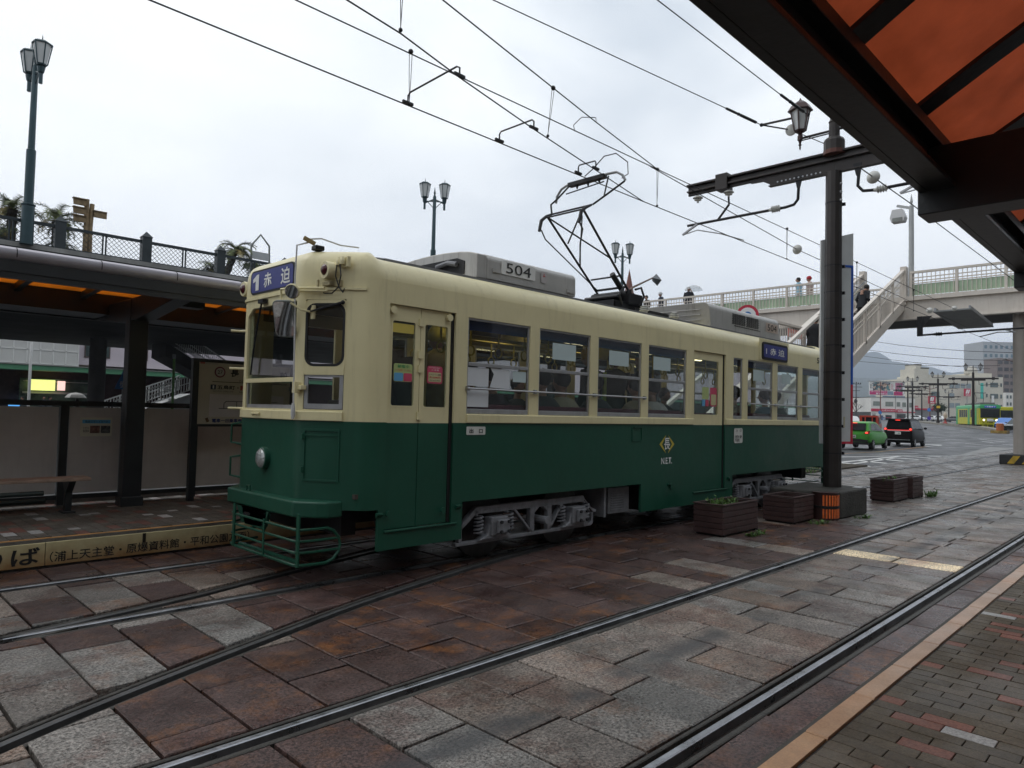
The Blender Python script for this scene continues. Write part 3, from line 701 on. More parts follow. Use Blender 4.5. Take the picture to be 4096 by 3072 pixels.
for x_,z,g_ in ((3.70,.62,1),(4.33,.60,1),(8.35,.58,0),(10.02,.60,0)):
    s=MB(); s.lathe([(.028,0),(.028,.02),(.01,.022)],(x_,YN_-.02,z),10,ax='y'); s.build('lamp_boss' ,greenp,T)
for x_ in (3.60,4.52,8.30,9.98):
    s=MB(); s.box((x_-.032,YN_-.035,.62),(x_+.032,YN_,.635)); s.prism([(x_-.032,YN_-.035,.62),(x_-.032,YN_,.62),(x_-.032,YN_,.59)],(.064,0,0)); s.build('step_bracket',greenp,T)
# stickers on the door glass
stk_y=mat('yellow_green_sticker',(0.42,0.50,0.20),0.5,0,.05); stk_r=mat('pink_red_sticker',(0.55,0.07,0.13),0.5,0,.05); stk_b=mat('blue_sticker',(0.12,0.36,0.60),0.5,0,.05); stk_c=mat('cream_sticker',(0.55,0.50,0.28),.5,0,.05); inkr=mat('red_lettering',(0.5,0.03,0.03),.5,0,0); inkg=mat('green_lettering',(0.02,0.25,0.08),.5,0,0)
def rectp(a,b_,z0,z1,y,mt,nm,parent,th=.0015):
    s=MB(); s.prism([(x_,y,z_) for x_,z_ in rrect((a+b_)/2,(z0+z1)/2,b_-a,z1-z0,min(b_-a,z1-z0)*.12,2)],(0,-th,0)); return s.build(nm,mt,parent)
YS=YN_+.039
p=rectp(3.745,3.955,1.80,1.965,YS,stk_y,'sticker',T,); text('節電中',(3.785,YS-.0016,1.925),.13,.03,XP,ZP,inkg,parent=p,bold=.01); text('ドアを閉じています。',(3.76,YS-.0016,1.896),.18,.018,XP,ZP,inkr,parent=p)
rectp(3.75,3.85,1.805,1.88,YS-.002,stk_b,'sticker',T); rectp(3.857,3.95,1.805,1.88,YS-.002,stk_r,'sticker',T)
p=rectp(4.13,4.315,1.80,1.965,YS,stk_r,'sticker',T); rectp(4.145,4.30,1.815,1.905,YS-.002,stk_c,'sticker',T)
text('ドアばさみに',(4.155,YS-.0016,1.943),.13,.014,XP,ZP,inkw,parent=p); text('ご注意',(4.18,YS-.0016,1.922),.09,.014,XP,ZP,inkw,parent=p); text('エトス・イン博多',(4.15,YS-.004,1.875),.145,.018,XP,ZP,inkb,parent=p,bold=.01); text('⑪ 5,000円',(4.155,YS-.004,1.848),.13,.019,XP,ZP,inkr,parent=p,bold=.02); text('092-643-4666',(4.155,YS-.004,1.824),.13,.011,XP,ZP,inkb,parent=p)
for x0_,x1_,z0_,z1_,mt_ in ((9.23,9.42,1.80,1.98,stk_y),(9.23,9.32,1.70,1.795,stk_b),(9.33,9.42,1.70,1.795,stk_r),(9.46,9.66,1.70,1.98,stk_r)): rectp(x0_,x1_,z0_,z1_,YN_+.035,mt_,'sticker',T)
rectp(9.485,9.635,1.72,1.88,YN_+.032,stk_c,'sticker',T)
rectp(3.72,3.96,2.245,2.33,YS,mat('yellow_notice',(0.6,0.48,0.1),.5,0,.1),'sticker',T)
# enamel plates and crest
pl=mat('white_enamel',(0.66,0.66,0.62),0.35,0,0.1,20,dirt=.3,dcol=(.25,.1,.04))
p=rectp(4.607,4.858,1.313,1.394,YN_-.002,pl,'exit_plate',T,.006); text('出　口',(4.64,YN_-.008,1.328),.18,.045,XP,ZP,inkb,parent=p,bold=.03)
p=rectp(10.15,10.425,1.148,1.378,YN_-.002,pl,'entrance_plate',T,.006); text('入　口',(10.20,YN_-.008,1.325),.18,.035,XP,ZP,inkb,parent=p,bold=.02); text('危険物・臭獣\n持込禁止',(10.18,YN_-.008,1.17),.215,.10,XP,ZP,inkb,parent=p,bold=.02)
gold=mat('gold_paint',(0.50,0.40,0.06),.45,0,.1)
cx_,cz_=8.243,1.162; s=MB()
for sg in (1,-1):
    s.prism([(cx_+sg*.185,YN_-.003,cz_),(cx_+sg*.03,YN_-.003,cz_+.12),(cx_+sg*.05,YN_-.003,cz_+.085),(cx_+sg*.125,YN_-.003,cz_),(cx_+sg*.05,YN_-.003,cz_-.085),(cx_+sg*.03,YN_-.003,cz_-.12)],(0,-.003,0))
crest=s.build('gold_crest',gold,T)
text('長',(cx_-.075,YN_-.004,cz_-.075),.15,.16,XP,ZP,inkw,parent=crest,bold=.01)
text('N.E.T.',(8.11,YN_,.897),.265,.085,XP,ZP,inkw,parent=T,bold=.015)
text('504',(13.42,YN_-.0,2.60),.36,.11,XP,ZP,inkb,parent=T,bold=.02)
s=MB(); s.ring([(x_,YN_-.001,z_) for x_,z_ in rrect(7.53,1.30,.215,.18,.02,3)],[(x_,YN_-.001,z_) for x_,z_ in rrect(7.53,1.30,.20,.165,.02,3)],(0,-.008,0)); s.box((7.45,YN_-.02,1.385),(7.61,YN_,1.395)); s.build('filler_flap',greenp,T)
# side destination box
blue=mat('blue_blind',(0.035,0.045,0.24),0.45,0,.15,2)
s=MB(); s.prism([(x_,YN_-.03,z_) for x_,z_ in rrect(11.55,2.66,.98,.29,.05,4)],(0,.06,0)); sb=s.build('side_destination_box',rubber,T)
s=MB(); s.prism([(x_,YN_-.033,z_) for x_,z_ in rrect(11.55,2.66,.90,.215,.03,4)],(0,.01,0)); s.build('blind',blue,sb)
text('1 赤 迫',(11.17,YN_-.034,2.60),.72,.12,XP,ZP,inkw,parent=sb,bold=.015)
s=MB(); s.prism([(10.98,YN_,2.50),(12.12,YN_,2.50),(12.12,YN_,2.86),(10.98,YN_,2.86)],(0,-.012,0)); s.build('sign_surround',creamp,T,bevel=.01)
# --- front windows
def front_pts(u,z,d=0.0):
    # point on near angled front panel: u 0..1 from (3.12,5.66) to (3.325,5.335)
    ax,ay=3.12,5.66; bx,by=3.325,5.335; nx,ny=-(ay-by),-(bx-ax); L=math.hypot(nx,ny); return (ax+(bx-ax)*u+nx/L*d,ay+(by-ay)*u+ny/L*d,z)
NXV=Vector(front_pts(0,0,1))-Vector(front_pts(0,0,0))
PW=math.hypot(.205,.325)
s=MB(); s.box((XF+.012,5.80,1.53),(XF+.035,6.75,1.565)); s.box((XF+.012,5.79,1.565),(XF+.035,5.81,1.78)); s.box((XF+.012,6.74,1.565),(XF+.035,6.76,1.78)); cw=s.build('windscreen',alu,T)
s=MB(); s.box((XF-.004,5.79,1.775),(XF+.03,6.76,1.815)); s.prism([(XF+.0,6.76,2.505),(XF+.0,6.66,2.505),(XF+.0,6.76,2.43)],(.02,0,0)); s.build('cross_bar',creamp,cw)
s=MB(); s.box((XF+.02,5.79,1.53),(XF+.024,6.76,2.505)); s.build('pane',frontglass,cw)
# upper quarter pane with rubber surround
s=MB(); n_=5
def fp2(w_,h_,r_,zc,d): return [front_pts(.5+x_/PW,zc+z_,d) for x_,z_ in rrect(0,0,w_,h_,r_,n_)]
outer=fp2(PW-.004,.56,.09,2.19,.006); inner=fp2(PW-.05,.515,.07,2.19,.006)
s.ring(outer,inner,NXV*0.012*-1.0); q1=s.build('quarter_window',rubber,T)
s=MB(); 
sq=[]; 
for (x_,z_) in rrect(0,0,PW-.002,.56,.09,n_):
    m_=max(abs(x_)/(PW/2),abs(z_)/(.29)); sq.append(front_pts(.5+x_/m_/PW,2.19+z_/m_*1.06,0.0))
s.ring(sq,fp2(PW-.012,.55,.09,2.19,0.0),NXV*-.01); s.add([front_pts(0,1.835,0),front_pts(1,1.835,0),front_pts(1,1.905,0),front_pts(0,1.905,0)],[(0,1,2,3)]); s.build('window_surround',creamp,q1,solid=.012)
s=MB(); s.add([front_pts(0,1.53,-.008),front_pts(1,1.53,-.008),front_pts(1,2.505,-.008),front_pts(0,2.505,-.008)],[(0,1,2,3)]); s.build('pane',frontglass,q1)
s=MB(); ow=[front_pts(u,z,-.004) for u,z in ((0.02,1.535),(.98,1.535),(.98,1.835),(.02,1.835))]; iw=[front_pts(u,z,-.004) for u,z in ((0.11,1.58),(.89,1.58),(.89,1.815),(.11,1.815))]
s.ring(ow,iw,NXV*-.012); s.build('lower_frame',alu,q1)
# far-side quarter pane
s=MB(); mm=[(x_,2*YC-y_,z_) for x_,y_,z_ in [front_pts(0,1.53,-.008),front_pts(1,1.53,-.008),front_pts(1,2.505,-.008),front_pts(0,2.505,-.008)]]; s.add(mm,[(0,1,2,3)]); s.build('quarter_window',frontglass,T)
# rear panes
s=MB(); s.box((XR-.024,5.79,1.53),(XR-.02,6.76,2.505)); s.build('rear_window',frontglass,T)
# destination sign
s=MB(); s.prism([(XF-.006,y_,z_) for y_,z_ in rrect(6.285,2.757,.875,.235,.06,4)],(.05,0,0)); ds=s.build('destination_sign',rubber,T)
s=MB(); s.prism([(XF-.009,y_,z_) for y_,z_ in rrect(6.285,2.757,.835,.20,.045,4)],(.01,0,0)); s.build('blind',blue,ds)
FR=(0,-1,0); s=MB(); s.prism([(XF-.0115,y_,z_) for y_,z_ in ((6.625,2.675),(6.535,2.675),(6.535,2.83),(6.575,2.83),(6.655,2.79),(6.655,2.755),(6.60,2.77),(6.60,2.675))],(-.002,0,0)); s.build('numeral',inkw,ds); text('赤',(XF-.010,6.43,2.682),.16,.145,FR,ZP,inkw,parent=ds,bold=.02); text('迫',(XF-.010,6.09,2.68),.18,.155,FR,ZP,inkw,parent=ds,bold=.02)
# round marker lamps, bracket boxes, cables
redl=mat('dark_red_lens',(0.06,0.006,0.01),0.15,0,0)
for sg in (1,-1):
    yy=YC-sg*.80; xx=3.25
    s=MB(); s.lathe([(.075,-.06),(.078,-.055),(.078,.10)],(xx-.02,yy,2.755),18,ax='x'); ml=s.build('marker_lamp',creamp,T,smooth=True)
    s=MB(); s.lathe([(.001,-.084),(.03,-.08),(.05,-.062)],(xx-.02,yy,2.755),14,ax='x'); s.build('lens',redl,ml,smooth=True)
s=MB(); s.box((3.20,5.42,2.62),(3.28,5.62,2.66)); s.box((3.17,5.56,2.60),(3.25,5.66,2.68)); s.box((3.25,5.36,2.61),(3.3,5.44,2.67)); s.build('wiper_motor',mat('worn_cream_metal',(.36,.31,.18),.5,.2,.4,20),T,bevel=.006)
s=MB()
for yy in (5.33,5.39): s.lathe([(.022,0),(.028,.03),(.02,.05),(.012,.07)],(3.27,yy,2.80),10); 
s.box((3.29,5.28,2.78),(3.32,5.44,2.87)); s.build('cable_gland',creamp,T,smooth=True)
s=MB(); s.tube([(3.25,5.34,2.80),(3.24,5.30,2.70),(3.24,5.33,2.60),(3.23,5.42,2.55),(3.21,5.52,2.56),(3.20,5.60,2.62)],.006,6); s.tube([(3.25,5.39,2.80),(3.23,5.37,2.70),(3.24,5.33,2.60),(3.26,5.29,2.55),(3.26,5.27,2.58)],.006,6); s.build('cable',rubber,T)
# headlamp
s=MB(); s.lathe([(.10,-.03),(.105,-.025),(.105,.05)],(XF-.02,6.29,1.06),20,ax='x'); hl=s.build('headlamp',greenp,T,smooth=True)
s=MB(); s.lathe([(.001,-.055),(.04,-.052),(.075,-.042),(.088,-.03),(.088,-.02)],(XF-.02,6.29,1.06),20,ax='x'); s.build('lens',mat('ribbed_headlamp_glass',(.55,.57,.56),.12,.6,.3,60,.6,50),hl,smooth=True)
# hatch on front
def fq(y0,y1,z0,z1,th=.01):
    return [front_pts((5.66-y)/(.325),z,th) for y,z in ((y0,z0),(y1,z0),(y1,z1),(y0,z1))]
s=MB(); o_=fq(5.645,5.35,.90,1.36); i_=fq(5.63,5.365,.917,1.34); s.ring(o_,i_,NXV*-.012); s.add(fq(5.645,5.35,1.30,1.315,.016),[(0,1,2,3)]); s.build('front_hatch',greenp,T)
s=MB()
for z in (1.29,1.0): s.cbox(front_pts(.05,z,.012),(.03,.03,.05))
s.each('hatch_hinge',greenp,T)
# door handle bar on ledge, rope hook, far side grab handles
s=MB(); s.tube([(XF-.035,6.55,1.475),(XF-.035,6.38,1.475)],.009,6); s.cbox((XF-.02,6.53,1.475),(.03,.03,.03)); s.cbox((XF-.02,6.40,1.475),(.03,.03,.03)); s.build('grab_handle',creamp,T)
for z in (2.30,1.92,1.52): s=MB(); s.tube([(3.16,6.80,z),(3.10,6.93,z),(3.02,6.97,z)],.012,6); s.build('step_iron',creamp,T)
for z0_ in (1.38,1.05): s=MB(); s.tube([(3.13,6.86,z0_),(3.06,6.95,z0_-.02),(3.06,6.95,z0_-.2),(3.13,6.86,z0_-.22)],.012,6); s.build('grab_handle',greenp,T)
rope=mat('white_rope',(0.60,0.60,0.60),.8,0,.15,80,.6,200)
s=MB(); s.tube([(3.17,5.75,3.04),(3.05,5.735,2.99),(3.04,5.73,2.7),(3.045,5.715,2.3),(3.05,5.71,1.95),(3.05,5.70,1.66),(3.055,5.70,1.47)],.008,6); 
s.tube([(3.05,5.70,1.58),(3.05,5.70,1.54),(3.052,5.70,1.48),(3.05,5.70,1.44)],[.012,.02,.022,.012],8); s.tube([(3.17,5.75,3.07),(3.3,5.75,3.10),(3.5,5.75,3.075),(3.7,5.75,3.09)],.007,6); s.build('rope',rope,T,smooth=True)
s=MB(); s.bar((3.12,5.75,3.075),(3.22,5.72,3.03),.032,.036); s.build('rope_guide',mat('worn_brass_wood',(.30,.22,.10),.6,0,.4,30),T,bevel=.005)
s=MB(); s.cbox((3.25,5.72,2.995),(.09,.09,.045)); s.build('guide_base',blackm,T,bevel=.01)
s=MB(); s.cbox((3.07,5.70,1.72),(.05,.05,.10)); s.cbox((3.10,5.66,1.72),(.05,.08,.04)); s.build('rope_bracket',creamp,T,bevel=.004)
# mirrors and arm
mir=mat('mirror_glass',(0.75,0.78,0.8),0.03,1.0,0)
s=MB(); s.tube([(3.20,5.50,2.60),(3.02,5.72,2.60),(2.99,5.88,2.60),(2.99,5.88,2.52),(2.99,5.86,2.44)],.012,8); s.tube([(3.21,5.47,2.575),(3.05,5.66,2.575)],.009,6); s.tube([(3.14,5.60,2.39),(3.05,5.62,2.40),(2.98,5.68,2.46)],.010,6); s.cbox((3.155,5.60,2.39),(.02,.05,.12)); s.build('mirror_arm',creamp,T)
mf=Vector((-.74,-.60,-.34)).normalized(); ms=Vector((0,0,1)).cross(mf).normalized(); mu_=mf.cross(ms)
def facep(c,pts,d): return [Vector(c)+ms*a+mu_*b_+mf*d for a,b_ in pts]
mc=(2.985,5.80,2.325); s=MB(); s.prism(facep(mc,rrect(0,0,.19,.335,.045,4),-.03),mf*.03); mm_=s.build('driver_mirror',mat('grey_green_plastic',(.18,.2,.19),.5,0,.1),T,bevel=.004)
s=MB(); s.prism(facep(mc,rrect(0,0,.168,.312,.035,4),.001),mf*.003); s.build('mirror_glass',mir,mm_)
mc=(2.96,5.63,2.55); s=MB(); s.prism(facep(mc,[(.067*math.cos(a*.4488),.067*math.sin(a*.4488)) for a in range(14)],-.03),mf*.03); mm_=s.build('round_mirror',creamp,T,bevel=.006)
s=MB(); s.prism(facep(mc,[(.06*math.cos(a*.4488),.06*math.sin(a*.4488)) for a in range(14)],.001),mf*.004); s.build('mirror_glass',mir,mm_)
# wipers
s=MB(); s.tube([(XF-.03,6.42,2.545),(XF-.03,6.50,2.30),(XF-.025,6.58,2.03)],.010,6); s.tube([(XF-.02,6.555,2.22),(XF-.02,6.62,1.85)],.009,6); s.cbox((XF-.03,6.40,2.55),(.05,.10,.04)); s.build('wiper',blackm,T)
s=MB(); a=Vector(front_pts(.95,2.47,.03)); c=Vector(front_pts(.05,2.385,.025)); s.tube([a,(a+c)/2,c],[.014,.011,.007],6); s.ball(a,.02,8); s.build('wiper',blackm,T)
# bumper and coupler bracket
s=MB(); bp=[(3.20,5.32),(3.13,5.38),(3.0,5.56),(3.0,6.86),(3.15,7.04),(3.20,7.10)]
s.prism([(x_,y_,.60) for x_,y_ in bp]+[(3.35,7.2,.60),(3.35,5.32,.60)],(0,0,.14)); s.build('bumper',greenp,T,bevel=.018,segs=3)
s=MB(); s.prism([(2.985,6.62,.60),(2.985,5.98,.60),(2.985,5.90,.60),(2.985,5.96,.60),(2.985,6.02,.46),(2.985,6.42,.44),(2.985,6.50,.60)],(.03,0,0)); s.prism([(2.985,6.86,.60),(2.985,6.0,.60),(2.985,6.0,.50),(2.985,6.05,.43),(2.985,6.50,.45),(2.985,6.60,.60)],(.028,0,0)); cb=s.build('coupler_bracket',greenp,T)
s=MB(); s.prism([(2.981,y_,z_) for y_,z_ in rrect(6.38,.53,.12,.045,.02,3)],(.004,0,0)); s.build('coupler_slot',rubber,cb)
s=MB(); s.tube([(3.04,6.52,.735),(3.04,6.52,.79),(3.04,6.45,.79),(3.04,6.45,.735)],.008,6); s.build('eye_bolt',greenp,T)
# cow catcher cage
cg=MB()
zs=[.52,.425,.33,.235]
def cagepath(z,k):
    e=0.10*(k/3)
    if k==3: z=.225
    return [(3.30,6.80,z),(3.08,6.75,z),(2.98,6.68,z),(2.95,6.56,z),(2.95,5.42,z),(2.98,5.36,z),(3.08,5.34,z),(3.21,5.34,z)]
for k,z in enumerate(zs): cg.tube(cagepath(z,k),.011 if k<3 else .014,6)
cg.tube([(3.21,5.34,.52),(3.28,5.34,.49),(3.33,5.34,.43),(3.345,5.34,.37),(3.33,5.34,.31),(3.28,5.34,.25),(3.21,5.34,.225)],.014,6)
for k,z in ((1,.425),(2,.33)): cg.tube([(3.21,5.34,z),(3.335,5.34,z)],.011,6)
cg.box((2.935,5.32,.22),(2.95,5.36,.66)); cg.box((2.935,5.93,.22),(2.945,5.955,.55)); cg.box((2.935,6.53,.22),(2.95,6.57,.62)); cg.tube([(2.99,5.42,.245),(2.99,6.52,.245)],.018,6)
cg.build('lifeguard_cage',greenp,T,smooth=True)
cg=MB()
for z in (.52,.40,.27): cg.tube([(XF+XR-3.3,5.35,z),(XR+.25,5.4,z),(XR+.38,5.6,z),(XR+.38,7.0,z)],.011,6)
for y_ in (5.5,6.1,6.9): cg.box((XR+.36,y_,.25),(XR+.375,y_+.03,.6))
cg.box((XR+.05,5.36,.25),(XR+.07,5.40,.66)); cg.build('lifeguard_cage',greenp,T)
s=MB(); s.prism([(x_,y_,.60) for x_,y_ in [mirX(p) for p in bp]]+[(XF+XR-3.35,7.2,.60),(XF+XR-3.35,5.32,.60)],(0,0,.14)); s.build('bumper',greenp,T,bevel=.018)
# --- underframe
dk=mat('underframe_black',(0.022,0.022,0.024),.7,0,.3,8)
gb=mat('bogie_grey',(0.22,0.225,0.24),.5,.1,.3,9,.3,60,dirt=.35,dcol=(.03,.025,.02))
s=MB(); s.box((3.6,5.6,.62),(13.8,6.9,.80)); s.box((3.3,5.95,.42),(13.9,6.55,.62)); s.box((3.45,5.5,.40),(3.6,7.0,.66)); s.box((13.6,5.5,.40),(13.8,7.0,.66)); s.build('underframe',dk,T)
s=MB(); s.box((7.0,5.25,.28),(7.04,5.75,.64)); s.build('splash_plate',gb,T)
s=MB(); s.box((7.15,5.30,.30),(7.60,5.8,.62)); 
for z in [.34+.03*k for k in range(8)]: s.box((7.2,5.285,z),(7.48,5.30,z+.012))
s.build('equipment_box',gb,T,bevel=.008)
s=MB(); s.box((8.1,5.4,.25),(9.8,7.1,.62)); s.build('equipment_box',dk,T)
def bogie(x0):
    dx=x0-4.60; B=MB(); yb=5.26
    def P(l,th=.06): B.prism([(x_+dx,yb,z_) for x_,z_ in l],(0,th,0))
    P([(4.86,.50),(6.62,.50),(6.62,.555),(6.60,.575),(4.88,.575),(4.86,.56)])          # top beam
    P([(4.60,.20),(6.62,.20),(6.62,.235),(4.60,.235)])                                    # bottom beam
    P([(4.86,.56),(4.66,.40),(4.62,.37),(4.66,.365),(4.70,.375),(4.90,.52)]); P([(4.645,.235),(4.645,.39),(4.685,.39),(4.685,.235)])
    P([(6.60,.56),(6.76,.42),(6.86,.385),(6.86,.36),(6.80,.36),(6.62,.52)]); P([(6.80,.36),(6.80,.23),(6.76,.205),(6.60,.20),(6.60,.235),(6.74,.24),(6.765,.26),(6.765,.36)])
    P([(5.42,.50),(5.70,.235),(5.73,.235),(5.46,.50)]); P([(6.24,.50),(6.02,.235),(5.99,.235),(6.20,.50)])
    P([(5.68,.50),(5.68,.235),(5.75,.235),(5.75,.50)]); P([(5.97,.50),(5.97,.235),(6.04,.235),(6.04,.50)])
    P([(5.75,.50),(5.83,.50),(5.75,.44)]); P([(5.97,.50),(5.89,.50),(5.97,.44)])
    B.tube([(5.86+dx,yb-.10,.36),(5.86+dx,yb+.2,.36)],.045,10)
    b_=B.build('bogie',gb,T,bevel=.004)
    for xc in (5.15,6.45):
        A=MB(); A.box((xc-.11+dx,yb-.06,.27),(xc+.13+dx,yb+.06,.46)); A.box((xc-.05+dx,yb-.10,.29),(xc+.12+dx,yb-.06,.43)); A.prism([(xc-.26+dx,yb-.04,.235),(xc+.19+dx,yb-.04,.235),(xc+.16+dx,yb-.04,.30),(xc-.11+dx,yb-.04,.40),(xc-.14+dx,yb-.04,.29)],(0,.10,0)); A.build('axle_box',gb,b_,bevel=.012)
        Q=MB()
        for ox in (-.02,.09):
            for oz in (.31,.41): Q.lathe([(.018,-.02),(.018,0)],(xc+ox+dx,yb-.105,oz),8,ax='y')
        Q.each('bolt_head',dk,b_)
        for so in (-.235,.205):
            Q=MB(); pts=[(xc+so+dx+.045*math.cos(t_*.9),yb+.01+.045*math.sin(t_*.9),.29+t_*.0052) for t_ in range(40)]; Q.tube(pts,.011,5); Q.build('coil_spring',gb,b_,smooth=True)
        W=MB()
        for yw in (5.56,7.0): W.lathe([(.33,-.04),(.355,-.035),(.34,.05),(.29,.055),(.28,.03),(.12,.02),(.12,-.04)],(xc+.03+dx,yw,.335),26,ax='y')
        W.tube([(xc+.03+dx,5.5,.335),(xc+.03+dx,7.1,.335)],.07,10); W.build('wheelset',mat('wheel_steel',(.09,.088,.085),.5,.6,.3,12),b_,smooth=True)
bogie(4.60); bogie(10.15)
# --- roof equipment: two air conditioners
acm=mat('stained_silver_housing',(0.46,0.45,0.43),.45,.35,.12,2,dirt=.75,dcol=(.17,.15,.135))
def prof_box(name,x0,x1,yn,zb,zt,r,front_slope=0.0,rear_slope=0.0,mt=acm,curve=False):
    # housing with rounded shoulders; cross section across Y
    yf=2*YC-yn; prof=[(yn,zb),(yn,zb+.10)]
    for k in range(6):
        a=R(90*k/5); prof.append((yn+r*(1-math.cos(a)),zt-r+r*math.sin(a)))
    prof=prof+[(2*YC-y_,z_) for y_,z_ in prof[::-1]]
    n=len(prof); s=MB(); xs=[x0,x1]
    for x_,sl in ((x0,front_slope),(x1,-rear_slope)):
        for y_,z_ in prof: s.v.append(Vector((x_+sl*(z_-zb),y_,z_)))
    for k in range(n-1): s.f.append([k,k+1,n+k+1,n+k]); s.mi.append(0); s.col.append(None)
    s.f+= [list(range(n))[::-1],list(range(n,2*n))]; s.mi+=[0,0]; s.col+=[None,None]
    s.f.append([0,n,2*n-1,n-1]); s.mi.append(0); s.col.append(None)
    return s.build(name,mt,T,bevel=.008)
ac1=prof_box('air_conditioner',5.12,6.62,5.46,2.975,3.25,.07)
# arched nose of the front unit with its opening
s=MB(); arc=[]
for k in range(13):
    y_=5.46+(2*(YC-5.46))*k/12; arc.append((y_,3.19+.12*(1-((y_-YC)/.84)**2)**.5 if abs((y_-YC)/.84)<1 else 3.19))
s.prism([(4.98,5.46,2.97)]+[(4.98,y_,z_) for y_,z_ in arc]+[(4.98,2*YC-5.46-.0,2.97)],(.14,0,0)); s.build('nose_panel',acm,ac1,bevel=.01)
s=MB(); s.prism([(4.97,5.66,3.03),(4.97,5.66,3.17),(4.97,5.78,3.215),(4.97,6.55,3.215),(4.97,6.75,3.12),(4.97,6.75,3.03)],(.02,0,0)); s.build('air_opening',dk,ac1)
s=MB(); s.tube([(4.95,6.6,3.10),(4.94,6.4,3.14),(4.95,6.2,3.10)],.03,8); s.tube([(4.95,6.1,3.06),(4.94,6.08,3.15),(4.94,5.9,3.17),(4.95,5.76,3.14)],.028,8); s.build('pipe',gb,ac1,smooth=True)
s=MB(); s.box((5.2,5.445,3.06),(5.32,5.462,3.10)); s.box((6.45,5.445,3.01),(6.6,5.462,3.05)); s.each('latch',acm,ac1)
p=rectp(5.33,5.88,3.06,3.215,5.452,whitep,'number_panel',ac1); text('504',(5.40,5.448,3.08),.40,.115,XP,ZP,inkb,parent=p,bold=.0)
p=rectp(5.98,6.08,3.06,3.19,5.452,mat('pale_plate',(.45,.42,.42),.5,0,.1),'maker_plate',ac1)
s=MB(); 
for ang in (90,210,330):
    cxx,czz=6.03+.013*math.cos(R(ang)),3.145+.013*math.sin(R(ang)); dv=Vector((math.cos(R(ang)),0,math.sin(R(ang)))); pv=Vector((-dv.z,0,dv.x)); c=Vector((cxx,5.4500,czz)); s.prism([c-dv*.013,c+pv*.008,c+dv*.013,c-pv*.008],(0,-.001,0))
s.build('three_diamond_emblem',inkr,p)
s=MB(); s.box((5.0,5.55,2.94),(6.5,6.97,2.98)); s.build('mounting',dk,ac1)
ac2=prof_box('air_conditioner',9.98,12.52,5.46,2.95,3.345,.10,front_slope=-.25,rear_slope=.25)
s=MB()
for blk in (0,1):
    for r_ in range(9):
        for c_ in range(6): 
            x_=10.66+blk*.50+c_*.078+(r_%2)*.02; z_=3.085+r_*.0195; s.box((x_,5.448,z_),(x_+.052,5.465,z_+.008))
for c_ in range(12): s.box((10.74+c_*.08,5.45,3.05),(10.795+c_*.08,5.465,3.058))
s.build('vent_slots',dk,ac2)
p=rectp(11.90,12.38,3.07,3.235,5.453,mat('pink_white_panel',(.50,.40,.34),.5,0,.1),'number_panel',ac2); text('504',(11.95,5.449,3.095),.37,.115,XP,ZP,inkb,parent=p)
s=MB()
for z_ in (3.08,3.16,3.24): s.bar((9.98-.25*(z_-2.95)-.006,5.62,z_),(9.98-.25*(z_-2.95)-.006,6.9,z_),.012,.012)
s.each('front_rib',acm,ac2)
# ================================================================== PANTOGRAPH (part of the tram)
pg=mat('pantograph_black',(0.02,0.02,0.022),.45,.4,.2,20)
s=MB(); s.cbox((8.45,YC,3.12),(.75,.62,.14)); s.cbox((8.85,YC,3.05),(.9,.9,.10)); s.cbox((8.55,6.05,3.24),(.34,.30,.16)); s.lathe([(.13,-.22),(.14,-.18),(.14,.18),(.12,.22)],(8.55,6.30,3.25),14,ax='y'); s.tube([(8.62,5.88,3.15),(8.70,5.86,3.3),(8.62,5.86,3.42),(8.5,5.88,3.38)],.018,6); s.tube([(8.2,5.9,3.12),(8.1,5.88,3.25),(8.2,5.88,3.36)],.02,6)
s.tube([(8.45,5.98,3.33),(8.45,6.54,3.33)],.045,10); s.tube([(8.30,6.0,3.28),(8.30,6.5,3.28)],.06,12); s.tube([(8.18,5.95,3.25),(8.18,6.55,3.25)],.03,8)
for y_ in (5.95,6.57): s.bar((8.1,y_,3.12),(8.75,y_,3.12),.04,.08); s.bar((8.45,y_,3.12),(8.45,y_,3.38),.05,.03)
for k in range(9): s.lathe([(.075,-.008),(.075,.008)],(8.62,6.0+k*.03,3.28),12,ax='y')
s.tube([(8.62,5.95,3.28),(8.62,6.5,3.28)],.055,10); s.cbox((8.62,6.15,3.22),(.25,.25,.14)); s.tube([(8.3,5.97,3.35),(8.05,5.97,3.55)],.04,8)
pb=s.build('pantograph',pg,T)
ins=mat('porcelain',(.50,.50,.47),.3,0,.1)
for x_,y_ in ((8.35,5.62),(9.15,5.62),(8.35,6.9),(9.15,6.9)):
    s=MB(); s.lathe([(.05,0),(.05,.02),(.075,.03),(.05,.045),(.07,.06),(.045,.075),(.06,.09),(.03,.10)],(x_,y_,3.0),12); s.build('insulator',ins,pb,smooth=True)
def L(a,b_,r=.013,q=None): q.tube([a,b_],r,6)
s=MB()
kl,kr=(7.33,6.58,4.32),(7.33,5.94,4.32); bl,br_=(8.48,6.54,3.36),(8.48,5.98,3.36)
for a,b_ in ((kl,bl),(kr,br_)): L(a,b_,.017,s)
L((8.27,6.52,3.56),(8.27,5.99,3.56),.013,s); L((8.42,6.53,3.42),(8.42,5.98,3.42),.018,s)
L(kl,(8.0,5.97,3.77),.012,s); L((7.36,6.0,4.29),(7.75,6.55,4.02),.012,s)
L(kl,kr,.013,s); s.build('lower_arm',pg,pb,smooth=True)
s=MB()
s.tube([(7.22,6.60,4.12),(7.30,6.59,4.0),(8.40,6.48,3.40)],.010,6); s.tube([(7.24,5.93,4.13),(7.34,5.95,4.05),(7.60,6.20,3.93),(8.04,6.55,3.74)],.012,6); s.tube([(7.30,5.93,4.22),(7.38,6.0,4.12),(8.0,6.53,3.79)],.010,6); s.build('thrust_rod',pg,pb)
s=MB()
